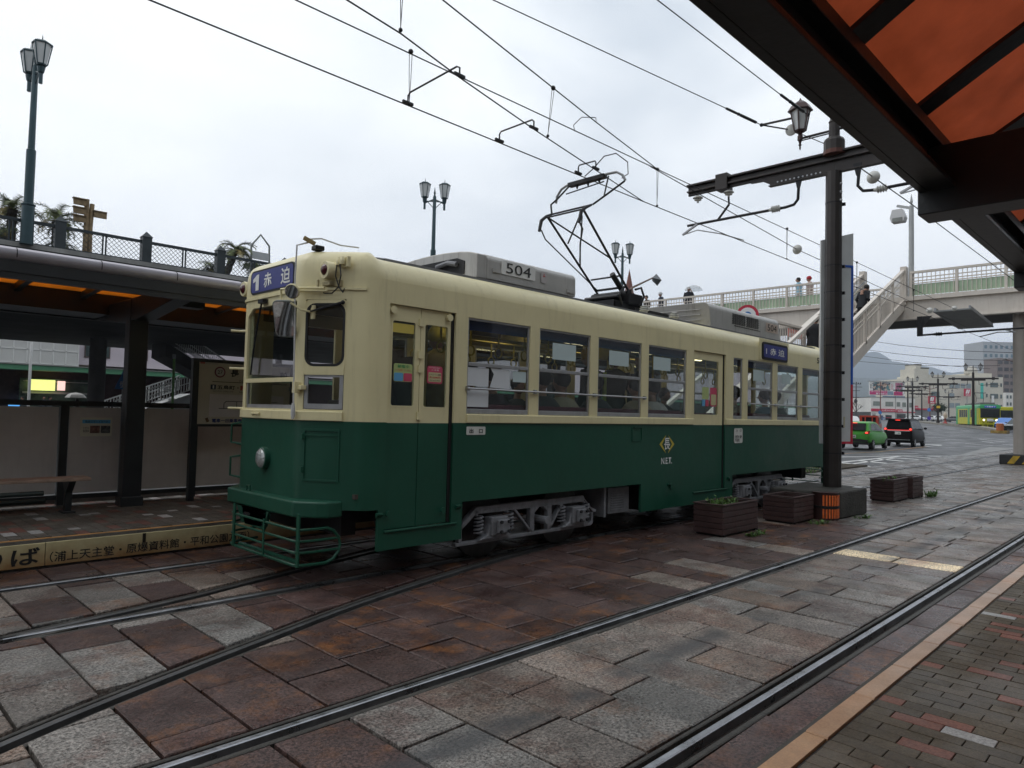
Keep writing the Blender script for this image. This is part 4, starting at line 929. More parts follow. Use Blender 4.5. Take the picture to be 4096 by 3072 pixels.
for y_ in (6.62,5.90): s.tube([(7.20,y_,4.10),(7.24,y_,4.26),(7.34,y_,4.34),(7.46,y_,4.40)],[.022,.026,.024,.016],8)
L((7.46,6.60,4.40),(7.46,5.90,4.40),.014,s)
s.tube([(7.46,6.62,4.40),(7.48,6.66,4.55),(7.60,6.64,4.66),(7.75,6.56,4.86)],.014,6); s.tube([(7.46,5.88,4.40),(7.60,5.72,4.56),(7.72,5.54,4.72)],.014,6); L((7.58,5.78,4.53),(7.75,5.84,4.86),.011,s)
L((7.70,6.56,4.74),(7.70,5.88,4.78),.010,s); s.build('upper_arm',pg,pb,smooth=True)
s=MB(); hp=[(7.75,6.80,4.66),(7.75,6.78,4.76),(7.75,6.70,4.85),(7.75,6.60,4.885),(7.75,5.86,4.895),(7.75,5.70,4.885),(7.75,5.60,4.82),(7.75,5.555,4.74)]; s.tube(hp,.018,6); s.build('collector_head',greym,pb,smooth=True)
s=MB(); s.box((7.71,5.90,4.85),(7.80,6.55,4.905)); 
for y_ in (6.4,6.2,6.0): s.prism([(7.74,y_-.03,4.86),(7.74,y_+.03,4.86),(7.74,y_,4.79)],(.02,0,0))
s.build('carbon_strip',pg,pb)
# ================================================================== INTERIOR
seatm=mat('maroon_seat_plush',(.10,.02,.035),.85,0,.2,20); intc=mat('interior_cream',(.20,.17,.10),.6,0,.1,4); intblue=mat('dark_blue_band',(.02,.03,.16),.5,0,.1)
s=MB(); s.box((3.4,5.22,.76),(14.0,7.30,.80)); s.build('cabin_floor',mat('cabin_floor',(.06,.05,.04),.6,0,.2),T)
s=MB(); s.box((3.6,5.25,2.62),(13.9,7.27,2.64)); s.build('cabin_ceiling',intc,T)
s=MB(); s.box((3.5,5.188,2.478),(13.9,5.20,2.62)); s.box((3.5,7.32,2.478),(13.9,7.332,2.62)); s.box((4.5,5.188,.8),(8.9,5.2,1.515)); s.box((9.9,5.188,.8),(13.9,5.2,1.515)); s.box((3.5,7.32,.8),(13.9,7.332,1.515)); s.build('side_lining',intc,T); s=MB(); s.box((4.5,5.225,2.36),(8.8,5.235,2.60)); s.box((10.0,5.225,2.36),(13.7,5.235,2.60)); s.build('blue_valance',mat('blue_valance',(.015,.03,.11),.6,0,.2,3),T)
for y0_,y1_,xa,xb_ in ((5.22,5.65,4.55,8.8),(6.88,7.30,4.6,8.8),(5.22,5.65,10.0,13.3),(6.88,7.30,10.0,13.3)):
    s=MB(); s.box((xa,y0_,.8),(xb_,y1_,1.22)); yb=(y0_,y0_+.1) if y0_<6 else (y1_-.1,y1_); s.box((xa,yb[0],1.22),(xb_,yb[1],1.62)); s.build('long_seat',seatm,T,bevel=.03)
lampm=mat('lit_fluorescent',(1,1,.9),.5,0,0,emit=(1,.86,.5),es=2.6)
for y_ in (5.85,6.67):
    for x_ in (5.0,6.6,8.2,9.9,11.5,13.0):
        s=MB(); s.box((x_-.3,y_-.03,2.585),(x_+.3,y_+.03,2.615)); s.build('ceiling_lamp',lampm,T)
yel=mat('yellow_strap_plastic',(.42,.34,.06),.45,0,.1); pole=mat('yellow_pole',(.40,.30,.05),.35,.2,.1)
s=MB()
for y_ in (5.75,6.77): s.tube([(4.2,y_,2.47),(13.4,y_,2.47)],.015,8)
for x_,y_ in ((4.55,5.75),(4.55,6.77),(8.8,5.75),(9.95,5.75),(8.8,6.77),(13.2,6.77)): s.tube([(x_,y_,.8),(x_,y_,2.6)],.017,8)
s.build('hand_rail',pole,T)
for y_ in (5.75,6.77):
    x_=4.75
    while x_<13.2:
        s=MB(); s.box((x_-.012,y_-.003,2.28),(x_+.012,y_+.003,2.47)); 
        c=(x_,y_,2.22); r_=.055; s.tube([(c[0]+r_*math.cos(k*.524),c[1],c[2]+r_*math.sin(k*.524)) for k in range(13)],.010,5,cap=False); s.build('hanging_strap',yel,T); x_+=.43
s=MB(); s.box((4.9,5.5,2.40),(5.5,5.52,2.58)); s.box((5.9,6.0,2.42),(6.6,6.02,2.6)); s.box((8.1,6.5,2.38),(8.8,6.52,2.6)); s.build('advert_card',mat('yellow_card',(.50,.38,.08),.6,0,.2,9),T)
s=MB(); s.box((4.44,5.85,.8),(4.47,6.9,2.1)); s.box((3.35,6.05,.8),(3.6,6.5,1.55)); s.tube([(3.42,6.28,1.55),(3.42,6.28,1.75)],.03,8); s.cbox((3.42,6.28,1.72),(.16,.12,.04)); s.box((3.45,5.55,.8),(3.62,5.8,1.62)); s.build('driver_desk',darkin,T)
# ================================================================== FAR SHELTER (left)
dkb=mat('shelter_dark_metal',(0.030,0.032,0.034),0.42,0.2,0.25,3,0.08,30); silv=mat('silver_fascia',(0.40,0.38,0.42),0.38,0.5,0.1,3,dirt=.15,dcol=(.2,.19,.2))
amber=translucent('amber_roof_panel',(0.90,0.46,0.10),0.6,0.4)
SH=thing('platform_shelter',(3,9.6,FZ),'long dark shelter with silver edge and amber roof strips on the far platform','shelter')
s=MB(); prof=[(8.02,2.87),(7.985,2.90),(7.975,2.94),(7.985,2.975),(8.03,3.0),(8.20,3.03),(8.20,3.01),(8.05,2.87)]
s.prism([(-4,y,z) for y,z in prof],(19.6,0,0)); s.build('silver_edge',silv,SH,smooth=True)
s=MB()
for x_ in (1.38,2.10,2.84,3.57,4.3,5.03,.65,-.1): s.prism([(x_,y-.003 if y<8.1 else y,z+.003) for y,z in prof],(.008,0,0))
s.each('edge_joint',dkb,SH)
s=MB(); s.box((-4,8.0,2.70),(15.6,8.07,2.87)); s.box((-4,8.0,2.76),(15.6,7.99,2.80)); s.box((-4,11.1,2.70),(15.6,11.17,2.90)); s.build('edge_beam',dkb,SH)
def roofz(y): return 2.90+0.13*math.sin(math.pi*max(0,min(1,(y-8.05)/3.1)))
ys_=[8.05+2.45*k/14 for k in range(15)]
s=MB()
for k in range(14): s.quad((-4,ys_[k],roofz(ys_[k])),(15.6,ys_[k],roofz(ys_[k])),(15.6,ys_[k+1],roofz(ys_[k+1])),(-4,ys_[k+1],roofz(ys_[k+1])))
s.build('roof_panel',amber,SH,weld=True,smooth=True,solid=.006)
for x_ in (.25,.92,1.825,2.55,3.45,4.3,5.1,6,7,8,9,10,11,12,13,14,15):
    s=MB()
    for k in range(14): s.bar((x_,ys_[k],roofz(ys_[k])-.05),(x_,ys_[k+1],roofz(ys_[k+1])-.05),.07,.08)
    s.build('roof_rib',dkb,SH)
s=MB(); s.box((-4,10.42,2.72),(15.6,11.17,3.05)); s.build('purlin',dkb,SH); s=MB(); s.box((-4,8.12,3.0),(15.6,9.62,3.03)); s.box((-4,8.12,2.93),(15.6,9.5,2.95)); s.build('amber_light_block',dkb,SH)  # last two plates are added to stop amber light tinting the shelter below
for xc in (-1.1,2.96,7.0,11.0,15.0):
    c=MB(); c.box((xc-.11,9.52,FZ),(xc+.11,9.70,2.85)); c.box((xc-.13,9.50,FZ),(xc+.13,9.72,FZ+.12)); cc=c.build('column',dkb,SH,bevel=.01)
    c=MB(); c.prism([(xc-.10,8.05,2.72),(xc-.10,8.05,2.86),(xc-.10,11.1,2.86),(xc-.10,11.1,2.72),(xc-.10,9.95,2.58),(xc-.10,9.3,2.58)],(.20,0,0)); c.box((xc+.12,8.55,2.70),(xc+.42,8.75,2.84)); c.build('cross_beam',dkb,SH,bevel=.006)
# low screen wall
pk=mat('frosted_brown_panel',(0.58,0.53,0.50),0.5,0,0.16,1.6,dirt=.3,dcol=(.34,.29,.27),rvar=.1)
SW=thing('screen_wall',(3,10.1,FZ),'waist high wall of frosted brown panels in black frames behind the bench','wall')
f=MB(); f.box((-4,10.06,1.49),(15.5,10.16,1.555)); f.box((-4,10.08,.33),(15.5,10.14,.385))
xs_=[-1.9,-.9,.2,1.22,2.32,3.02,3.9,5.0,6.1,7.2,8.3,9.4,10.5,11.6,12.7,13.8,15]
for x_ in xs_: f.box((x_-.045,10.06,FZ),(x_+.045,10.15,1.5))
f.build('frame',dkb,SW)
for a,b_ in zip(xs_,xs_[1:]):
    s=MB(); s.box((a+.06,10.095,.40),(b_-.06,10.115,1.475)); s.build('panel',pk,SW)
# little notice stuck to the screen
NT=thing('notice',(2.6,10.09,1.2),'small blue and cream notice stuck on the brown screen panel','notice')
s=MB(); s.box((2.50,10.085,1.11),(2.86,10.093,1.35)); s.build('sheet',mat('notice_cream',(.66,.64,.52),.6,0,.05),NT)
s=MB(); s.box((2.52,10.082,1.275),(2.84,10.086,1.32)); s.build('title_band',mat('notice_blue',(.12,.42,.70),.6,0,.05),NT); text('長崎スマートカード',(2.55,10.081,1.28),.26,.032,XP,ZP,inkb,parent=NT)
s=MB(); s.box((2.61,10.082,1.15),(2.72,10.086,1.245)); s.build('picture',mat('notice_pic1',(.2,.11,.09),.6,0,.9,30),NT); s=MB(); s.box((2.73,10.082,1.15),(2.84,10.086,1.245)); s.build('picture',mat('notice_pic2',(.12,.12,.12),.6,0,.9,30),NT)
text('ナガサキ\n路面電車',(2.53,10.082,1.16),.065,.07,XP,ZP,inkb,parent=NT)
# bench
BE=thing('bench',(1.5,9.35,FZ),'brown slatted bench on the left end of the far platform','bench')
wd=mat('weathered_bench_wood',(.36,.25,.19),.55,0,.3,9,.2,60)
for k in range(3):
    s=MB(); s.box((-.1,9.20+k*.11,.635),(2.42,9.30+k*.11,.67)); s.build('seat_slat',wd,BE,bevel=.006)
for x_ in (.6,2.20):
    s=MB(); s.prism([(x_,9.36,FZ),(x_,9.44,FZ),(x_,9.42,.5),(x_,9.52,.635),(x_,9.20,.635),(x_,9.34,.5)],(.07,0,0)); s.box((x_-.03,9.30,FZ),(x_+.10,9.50,FZ+.02)); s.build('leg',dkb,BE,bevel=.006)
s=MB(); s.tube([(-.1,9.8,.36),(2.1,9.8,.36)],.03,8); s.tube([(-.1,9.9,.44),(2.1,9.9,.44)],.03,8); s.build('cable_pipe',mat('green_grey_pipe',(.05,.07,.065),.5,.2,.2),SW)
# station name board
SB=thing('station_sign',(4.3,9.65,FZ),'cream tram stop name board on dark posts with a route map','sign')
s=MB(); s.box((3.68,9.62,FZ),(3.76,9.70,2.17)); s.box((5.10,9.62,FZ),(5.18,9.70,2.17)); s.box((3.76,9.63,2.125),(5.10,9.69,2.17)); s.box((3.76,9.63,1.25),(5.10,9.69,1.285)); s.build('frame',dkb,SB,bevel=.004)
s=MB(); s.box((3.76,9.645,1.285),(5.10,9.675,2.125)); bd_=s.build('board',mat('aged_cream_board',(.50,.44,.34),.5,0,.1,2),SB)
yb_=9.643
s=MB(); s.box((3.775,yb_-.004,2.10),(4.02,yb_,2.145)); s.build('sticker',mat('sticker_pale',(.42,.36,.32),.5,0,.05),SB); s=MB(); s.box((3.775,yb_-.006,2.103),(3.84,yb_-.003,2.142)); s.build('sticker',mat('sticker_red',(.45,.10,.08),.5,0,.05),SB)
def disc(c,r,mt,nm,p,y,n=24):
    s=MB(); s.prism([(c[0]+r*math.cos(2*math.pi*k/n),y,c[1]+r*math.sin(2*math.pi*k/n)) for k in range(n)],(0,-.003,0)); return s.build(nm,mt,p)
disc((4.05,2.00),.075,mat('maroon_ring',(.16,.02,.05),.5,0,0),'number_disc',bd_,yb_); disc((4.05,2.00),.058,mat('disc_white',(.45,.40,.36),.5,0,0),'number_disc',bd_,yb_-.003); text('27',(4.015,yb_-.006,1.975),.07,.05,XP,ZP,inkb,parent=bd_,bold=.01)
text('長　崎　駅　前',(4.20,yb_,1.94),.85,.115,XP,ZP,inkb,parent=bd_,bold=.03); text('NAGASAKI EKIMAE',(4.33,yb_,1.875),.6,.03,XP,ZP,mat('grey_lettering',(.12,.11,.1),.5,0,0),parent=bd_)
s=MB(); s.box((3.95,yb_-.002,1.862),(5.05,yb_,1.870)); s.build('rule',inkb,bd_)
s=MB(); s.box((3.93,yb_-.003,1.76),(4.0,yb_,1.825)); s.build('route_box',mat('navy_box',(.02,.03,.07),.5,0,0),bd_); text('1',(3.955,yb_-.003,1.77),.02,.045,XP,ZP,inkw,parent=bd_,bold=.02)
text('五島町・',(4.02,yb_,1.762),.30,.06,XP,ZP,inkb,parent=bd_,bold=.02); s=MB(); s.box((4.345,yb_-.003,1.76),(4.42,yb_,1.825)); s.build('route_box',mat('red_box',(.35,.05,.05),.5,0,0),bd_); text('3',(4.37,yb_-.003,1.77),.03,.045,XP,ZP,mat('pale_lettering',(.5,.4,.38),.5,0,0),parent=bd_,bold=.01)
text('桜町',(4.44,yb_,1.762),.15,.06,XP,ZP,inkb,parent=bd_,bold=.02); text('GOTO MACHI',(3.96,yb_,1.725),.28,.022,XP,ZP,MATS['grey_lettering'],parent=bd_); text('SAKURA MACHI',(4.33,yb_,1.722),.3,.022,XP,ZP,MATS['grey_lettering'],parent=bd_)
s=MB(); s.box((3.92,yb_-.003,1.385),(5.0,yb_,1.695)); mp_=s.build('route_map',mat('map_white',(.56,.50,.48),.5,0,.06),bd_)
s=MB()
for a,b_ in (((4.15,1.60),(4.9,1.60)),((4.12,1.57),(4.12,1.50)),((4.05,1.50),(4.38,1.50)),((4.30,1.60),(4.30,1.50)),((4.38,1.50),(4.5,1.43)),((4.5,1.43),(4.9,1.43)),((4.15,1.60),(4.12,1.57))): s.bar((a[0],yb_-.004,a[1]),(b_[0],yb_-.004,b_[1]),.006,.009)
s.each('route_line',mat('map_line',(.08,.07,.07),.5,0,0),mp_)
text('電車一日乗車券',(3.965,yb_,1.305),.42,.055,XP,ZP,mat('navy_lettering',(.015,.03,.16),.5,0,0),parent=bd_,bold=.025); text('大人\n子供',(4.43,yb_,1.30),.08,.07,XP,ZP,inkb,parent=bd_)
s=MB(); s.prism([(3.87,yb_-.001,1.36),(3.905,yb_-.001,1.375),(3.93,yb_-.001,1.32),(3.895,yb_-.001,1.305)],(0,-.002,0)); s.build('picture',mat('ticket_brown',(.13,.07,.03),.5,0,.4,60),bd_)
# ================================================================== PEDESTRIAN DECK BEHIND (left)
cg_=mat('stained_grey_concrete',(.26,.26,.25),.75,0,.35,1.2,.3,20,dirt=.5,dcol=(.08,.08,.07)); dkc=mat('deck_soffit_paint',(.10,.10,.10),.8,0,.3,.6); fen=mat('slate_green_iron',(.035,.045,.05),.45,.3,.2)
DK=thing('pedestrian_deck',(10,30,0),'wide raised pedestrian deck of grey concrete in front of the station','deck')
DY0,DY1=28.0,50.0; DZ=6.72
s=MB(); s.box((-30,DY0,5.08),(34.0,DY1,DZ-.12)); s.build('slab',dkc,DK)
s=MB(); s.box((-30,DY0-.15,DZ-.55),(34,DY0+.2,DZ+.06)); s.build('edge_kerb',cg_,DK)
for X_,Y_,r_ in ((11.6,44,.42),(21.5,45,.5),(22.9,45,.22),(30,45,.5),(3,45,.5)):
    s=MB(); s.lathe([(r_,0),(r_,5.09)],(X_,Y_,0),20); s.build('column',mat('column_grey',(.17,.17,.17),.7,0,.2,1),DK,smooth=True)
# fence along the deck edge
FE=thing('deck_fence',(10,28,DZ),'slate green lattice fence with pointed pillars along the raised deck','fence')
fy=DY0+.02
s=MB(); s.box((-4,fy-.05,7.50),(34,fy+.05,7.60)); s.box((-4,fy-.03,6.80),(34,fy+.03,6.84)); s.build('rail',fen,FE)
px_=3.27; k=0; posts=[px_+2.77*i for i in range(-2,12)]
for x_ in posts:
    s=MB(); s.box((x_-.16,fy-.16,DZ),(x_+.16,fy+.16,7.72)); s.add([(x_-.19,fy-.19,7.72),(x_+.19,fy-.19,7.72),(x_+.19,fy+.19,7.72),(x_-.19,fy+.19,7.72),(x_,fy,7.95)],[(0,1,2,3),(0,1,4),(1,2,4),(2,3,4),(3,0,4)]); s.build('pillar',fen,FE)
for a,b_ in zip(posts,posts[1:]):
    s=MB(); m_=(a+b_)/2
    for c in (m_-.05,m_+.05): s.box((c-.025,fy-.02,DZ+.05),(c+.025,fy+.02,7.5))
    for c0,c1 in ((a+.16,m_-.07),(m_+.07,b_-.16)):
        z0_,z1_=6.84,7.50; H_=z1_-z0_; W_=c1-c0; st=.165
        x_=c0-H_
        while x_<c1:
            # rising
            t0=max(0,c0-x_); t1=min(H_,c1-x_)
            if t1>t0: s.bar((x_+t0,fy,z0_+t0),(x_+t1,fy,z0_+t1),.013,.013); s.bar((x_+t0,fy+.01,z1_-t0),(x_+t1,fy+.01,z1_-t1),.013,.013)
            x_+=st
    s.build('lattice_panel',fen,FE)
# twin lantern lamps on the deck
lampg=mat('teal_iron',(.035,.065,.075),.4,.4,.15); lampw=mat('milky_lantern_glass',(.60,.62,.62),.25,0,.05)
def twin_lamp(loc,rz,label):
    t=thing('street_lamp',(0,0,0),label,'street lamp','twin lantern lamps on the raised deck')
    s=MB(); s.lathe([(.16,0),(.15,1.05),(.175,1.07),(.175,1.10),(.115,1.12),(.115,2.6),(.085,2.62),(.07,4.9),(.03,5.0),(.05,5.06),(.035,5.12),(.0001,5.35)],(0,0,0),14); s.build('post',lampg,t,smooth=True)
    s=MB(); s.tube([(-.42,0,4.62),(0,0,4.80),(.42,0,4.62)],.03,8); s.tube([(-.42,0,4.70),(.42,0,4.70)],.022,6); s.tube([(-.30,0,4.68),(-.12,0,4.50),(0,0,4.35)],.015,6); s.tube([(.30,0,4.68),(.12,0,4.50),(0,0,4.35)],.015,6); s.build('bracket',lampg,t)
    for sx in (-.42,.42):
        s=MB(); s.lathe([(.05,4.35),(.05,4.62),(.075,4.66),(.10,4.80),(.06,4.84)],(sx,0,0),10); s.lathe([(.13,4.84),(.14,4.88)],(sx,0,0),6); s.lathe([(.25,5.42),(.25,5.45),(.17,5.50),(.02,5.54),(.0001,5.72)],(sx,0,0),6)
        for q_ in range(6):
            a=2*math.pi*q_/6; s.bar((sx+.14*math.cos(a),.14*math.sin(a),4.86),(sx+.24*math.cos(a),.24*math.sin(a),5.44),.025,.025)
        hd=s.build('lantern',lampg,t)
        s=MB(); s.lathe([(.12,4.88),(.215,5.42)],(sx,0,0),6); s.build('lantern_glass',lampw,hd)
    t.location=loc; t.rotation_euler=(0,0,rz); return t
LM=twin_lamp((5.05,27.75,DZ),R(97),'teal lamp post with two lanterns at the far left of the deck fence')
LM.scale=(1.22,1.22,1.22)
copy_tree(LM,(22.85,28.5,DZ),R(-38),'teal twin lantern lamp rising behind the front air conditioner of the tram')
copy_tree(LM,(39.6,28.5,DZ),R(-38),'teal twin lantern lamp seen just right of the pantograph')
# cycads on the deck
fr_=mat('palm_frond',(.10,.125,.035),.5,0,.5,6); frd=mat('dry_palm_frond',(.26,.21,.07),.6,0,.4,5); trk=mat('shaggy_trunk',(.045,.038,.030),.9,0,.5,12,1,40)
rq=random.Random(3)
def cycad(loc,h,R_,n,label,lean=(0,0),seed=1):
    rq.seed(seed); t=thing('palm_tree',loc,label,'palm tree','cycad palms on the raised deck')
    s=MB(); x0,y0,z0=loc; k=7; pts=[(x0+lean[0]*i/k,y0+lean[1]*i/k,z0+h*i/k) for i in range(k+1)]; s.tube(pts,[.115+.02*rq.random()+(.03 if i%2 else 0) for i in range(k+1)],9)
    for _ in range(60):
        i=rq.uniform(0,k); a=rq.uniform(0,6.28); p=Vector((x0+lean[0]*i/k,y0+lean[1]*i/k,z0+h*i/k)); d=Vector((math.cos(a),math.sin(a),.5)); s.bar(p+d*.09,p+d*.17,.045,.03)
    s.build('trunk',trk,t,smooth=True)
    s=MB(); c=Vector(pts[-1])
    for q_ in range(n):
        a=rq.uniform(0,6.28); el=rq.uniform(-.1,1.35); L_=R_*rq.uniform(.8,1.1); d=Vector((math.cos(a),math.sin(a),0)); sd_=Vector((-d.y,d.x,0)); prev=c.copy(); ang=el; m_=11
        s.cur=1 if (el<.2 and rq.random()<.5) else 0
        for j in range(m_):
            nx=prev+(d*math.cos(ang)+Vector((0,0,math.sin(ang))))*L_/m_; ang-=rq.uniform(.12,.2)*(1 if el<.8 else 1.25)
            s.bar(prev,nx,.022,.012)
            if j>0:
                wl=.20*math.sin(math.pi*(j+.6)/(m_+.8))+.03
                for sg in (1,-1):
                    for h_ in (0,.5):
                        b0=prev.lerp(nx,h_); tip=b0+sd_*sg*wl+(nx-prev)*1.1+Vector((0,0,rq.uniform(-.02,.07))); b1=b0+(nx-prev)*.42
                        s.add([b0,b1,tip],[(0,1,2)])
            prev=nx
    s.cur=0; s.build('crown',[fr_,frd],t,fixn=False)
    return t
cycad((4.98,29.9,DZ),1.55,1.15,30,'tall cycad palm left of the first lamp post',seed=1)
cycad((6.34,29.9,DZ),1.42,1.15,30,'tall cycad palm between the lamp post and the wooden signpost',seed=2)
cycad((6.30,28.8,DZ-.1),.35,.75,22,'low cycad bush behind the fence pillar near the tall palm',seed=3)
cycad((11.75,29.3,DZ),.45,.75,22,'low cycad left of the leaning palm near the tram roof',seed=4)
cycad((12.35,29.5,DZ),1.45,1.05,30,'leaning cycad palm just left of the tram roof',lean=(.5,0),seed=5)
cycad((13.7,29.5,DZ),.85,.7,34,'small yellowed palm tip showing at the tram roof corner',seed=6)
cycad((4.62,28.9,DZ-.2),.75,.6,20,'dark cycad stump at the left edge of the deck',seed=7)
# wooden finger post
SP=thing('signpost',(8.2,29.2,DZ),'rustic wooden finger post with four arms on the raised deck','signpost')
lw=mat('pale_log_wood',(.25,.18,.10),.75,0,.4,6,.6,20)
s=MB(); s.tube([(7.10,29.2,DZ-.1),(7.12,29.2,8.0),(7.10,29.2,9.0)],.085,9); s.tube([(7.27,29.2,DZ-.1),(7.25,29.2,8.0),(7.28,29.2,8.86)],.08,9); 
s.build('post',lw,SP,smooth=True)
for x0_,x1_,z_ in ((6.66,7.06,8.72),(6.67,7.06,8.40),(6.69,7.06,8.10),(7.33,7.74,8.38)):
    s=MB(); s.prism([(x0_,29.05,z_),(x1_,29.05,z_),(x1_,29.05,z_+.21),(x0_-.02,29.05,z_+.21)],(0,.10,0)); s.box((min(x0_,x1_)-.04,29.0,z_+.21),(x1_,29.20,z_+.24)); s.build('arm',lw,SP)
# house shaped frame sign near the tram roof
HS=thing('framed_sign',(17,29,DZ),'blank white panel in a gabled metal frame above the tram roof corner','sign')
cxs=aty=None
def onY(px,py,Y):
    v=Vector(((px-2048),-(py-1536),-2800)); d=Vector([AXv[i].dot(v) for i in range(3)]); t_=Y/d.y; return Vector((d.x*t_,Y,CAM_H+d.z*t_))
P_=[onY(*p,29.0) for p in ((1005,1050),(1005,982),(1043,939),(1077,985),(1077,1050))]
s=MB(); s.tube([(P_[0].x,29,DZ)]+P_[:5]+[(P_[4].x,29,DZ)],.045,6); s.build('frame',mat('grey_green_frame',(.16,.18,.18),.5,.2,.1),HS)
s=MB(); a=onY(1007,1003,29); b_=onY(1075,1045,29); s.box((a.x,28.97,b_.z),(b_.x,29.03,a.z)); s.build('panel',mat('pale_grey_panel',(.42,.44,.45),.5,0,.1),HS)
# ================================================================== STATION BUILDING UNDER THE DECK
ST=thing('station_building',(15,62,0),'pink station building with a green canopy band seen under the deck','building')
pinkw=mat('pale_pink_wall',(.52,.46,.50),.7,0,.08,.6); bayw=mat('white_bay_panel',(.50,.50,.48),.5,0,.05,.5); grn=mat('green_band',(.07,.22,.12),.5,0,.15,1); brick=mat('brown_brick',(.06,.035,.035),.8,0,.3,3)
s=MB(); s.box((-40,62,4.4),(155,80,10.5)); s.build('wall',pinkw,ST)
s=MB(); s.box((-40,60.6,3.75),(155,62,4.12)); s.build('canopy_band',grn,ST); s=MB(); s.box((-40,60.5,4.12),(155,62,4.18)); s.build('canopy_edge',mat('canopy_grey',(.2,.22,.2),.6,0,.2),ST)
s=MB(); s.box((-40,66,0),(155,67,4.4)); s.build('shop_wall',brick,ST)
s=MB(); s.box((9.8,61.0,4.18),(14.75,62,8.5)); s.build('bay',bayw,ST)
gl_=mat('bay_joint',(.62,.62,.60),.5,0,0)
s=MB()
for k in range(7): s.box((9.8+k*.82,60.96,4.18),(9.88+k*.82,61,8.5))
for z_ in (4.25,5.25,6.2): s.box((9.8,60.96,z_),(14.75,61,z_+.07))
s.build('bay_frame',gl_,ST)
for x0_,x1_ in ((15.4,17.2),(19.2,20.0),(20.9,22.3)):
    s=MB(); s.box((x0_,61.93,5.05),(x1_,61.99,6.6)); w_=s.build('window',mat('dark_station_glass',(.05,.07,.07),.2,0,.1),ST); s=MB(); s.ring([(x_,61.92,z_) for x_,z_ in ((x0_,5.0),(x1_,5.0),(x1_,6.6),(x0_,6.6))],[(x_,61.92,z_) for x_,z_ in ((x0_+.08,5.1),(x1_-.08,5.1),(x1_-.08,6.5),(x0_+.08,6.5))],(0,.06,0)); s.box(((x0_+x1_)/2-.05,61.92,5.1),((x0_+x1_)/2+.05,61.98,6.5)); s.build('frame',mat('brown_window_frame',(.07,.045,.04),.6,0,.1),w_)
shop=mat('shop_interior_glow',(.12,.13,.11),.4,0,.8,1.5); s=MB(); s.box((12,65.8,1.0),(17.8,65.95,3.3)); s.build('shop_window',mat('green_shop_glass',(.10,.14,.11),.25,0,.7,.8),ST)
s=MB(); s.box((12.2,65.7,3.05),(17.5,65.75,3.1)); s.box((12.2,65.7,2.1),(17.6,65.75,2.25)); s.each('shop_shelf',bayw,ST)
for x0_,x1_,z0_,z1_,c in ((12.6,14.3,2.35,3.2,(.75,.80,.25)),(14.5,15.0,2.4,3.15,(.85,.55,.5)),(7.9,8.2,2.5,3.4,(.3,.75,.75)),(11.3,12.1,.9,1.4,(.08,.3,.65))):
    s=MB(); s.box((x0_,65.4,z0_),(x1_,65.6,z1_)); s.build('lit_sign',mat('lit_sign_%d'%int(x0_*10),c,.5,0,.3,3,emit=c,es=1.0),ST)
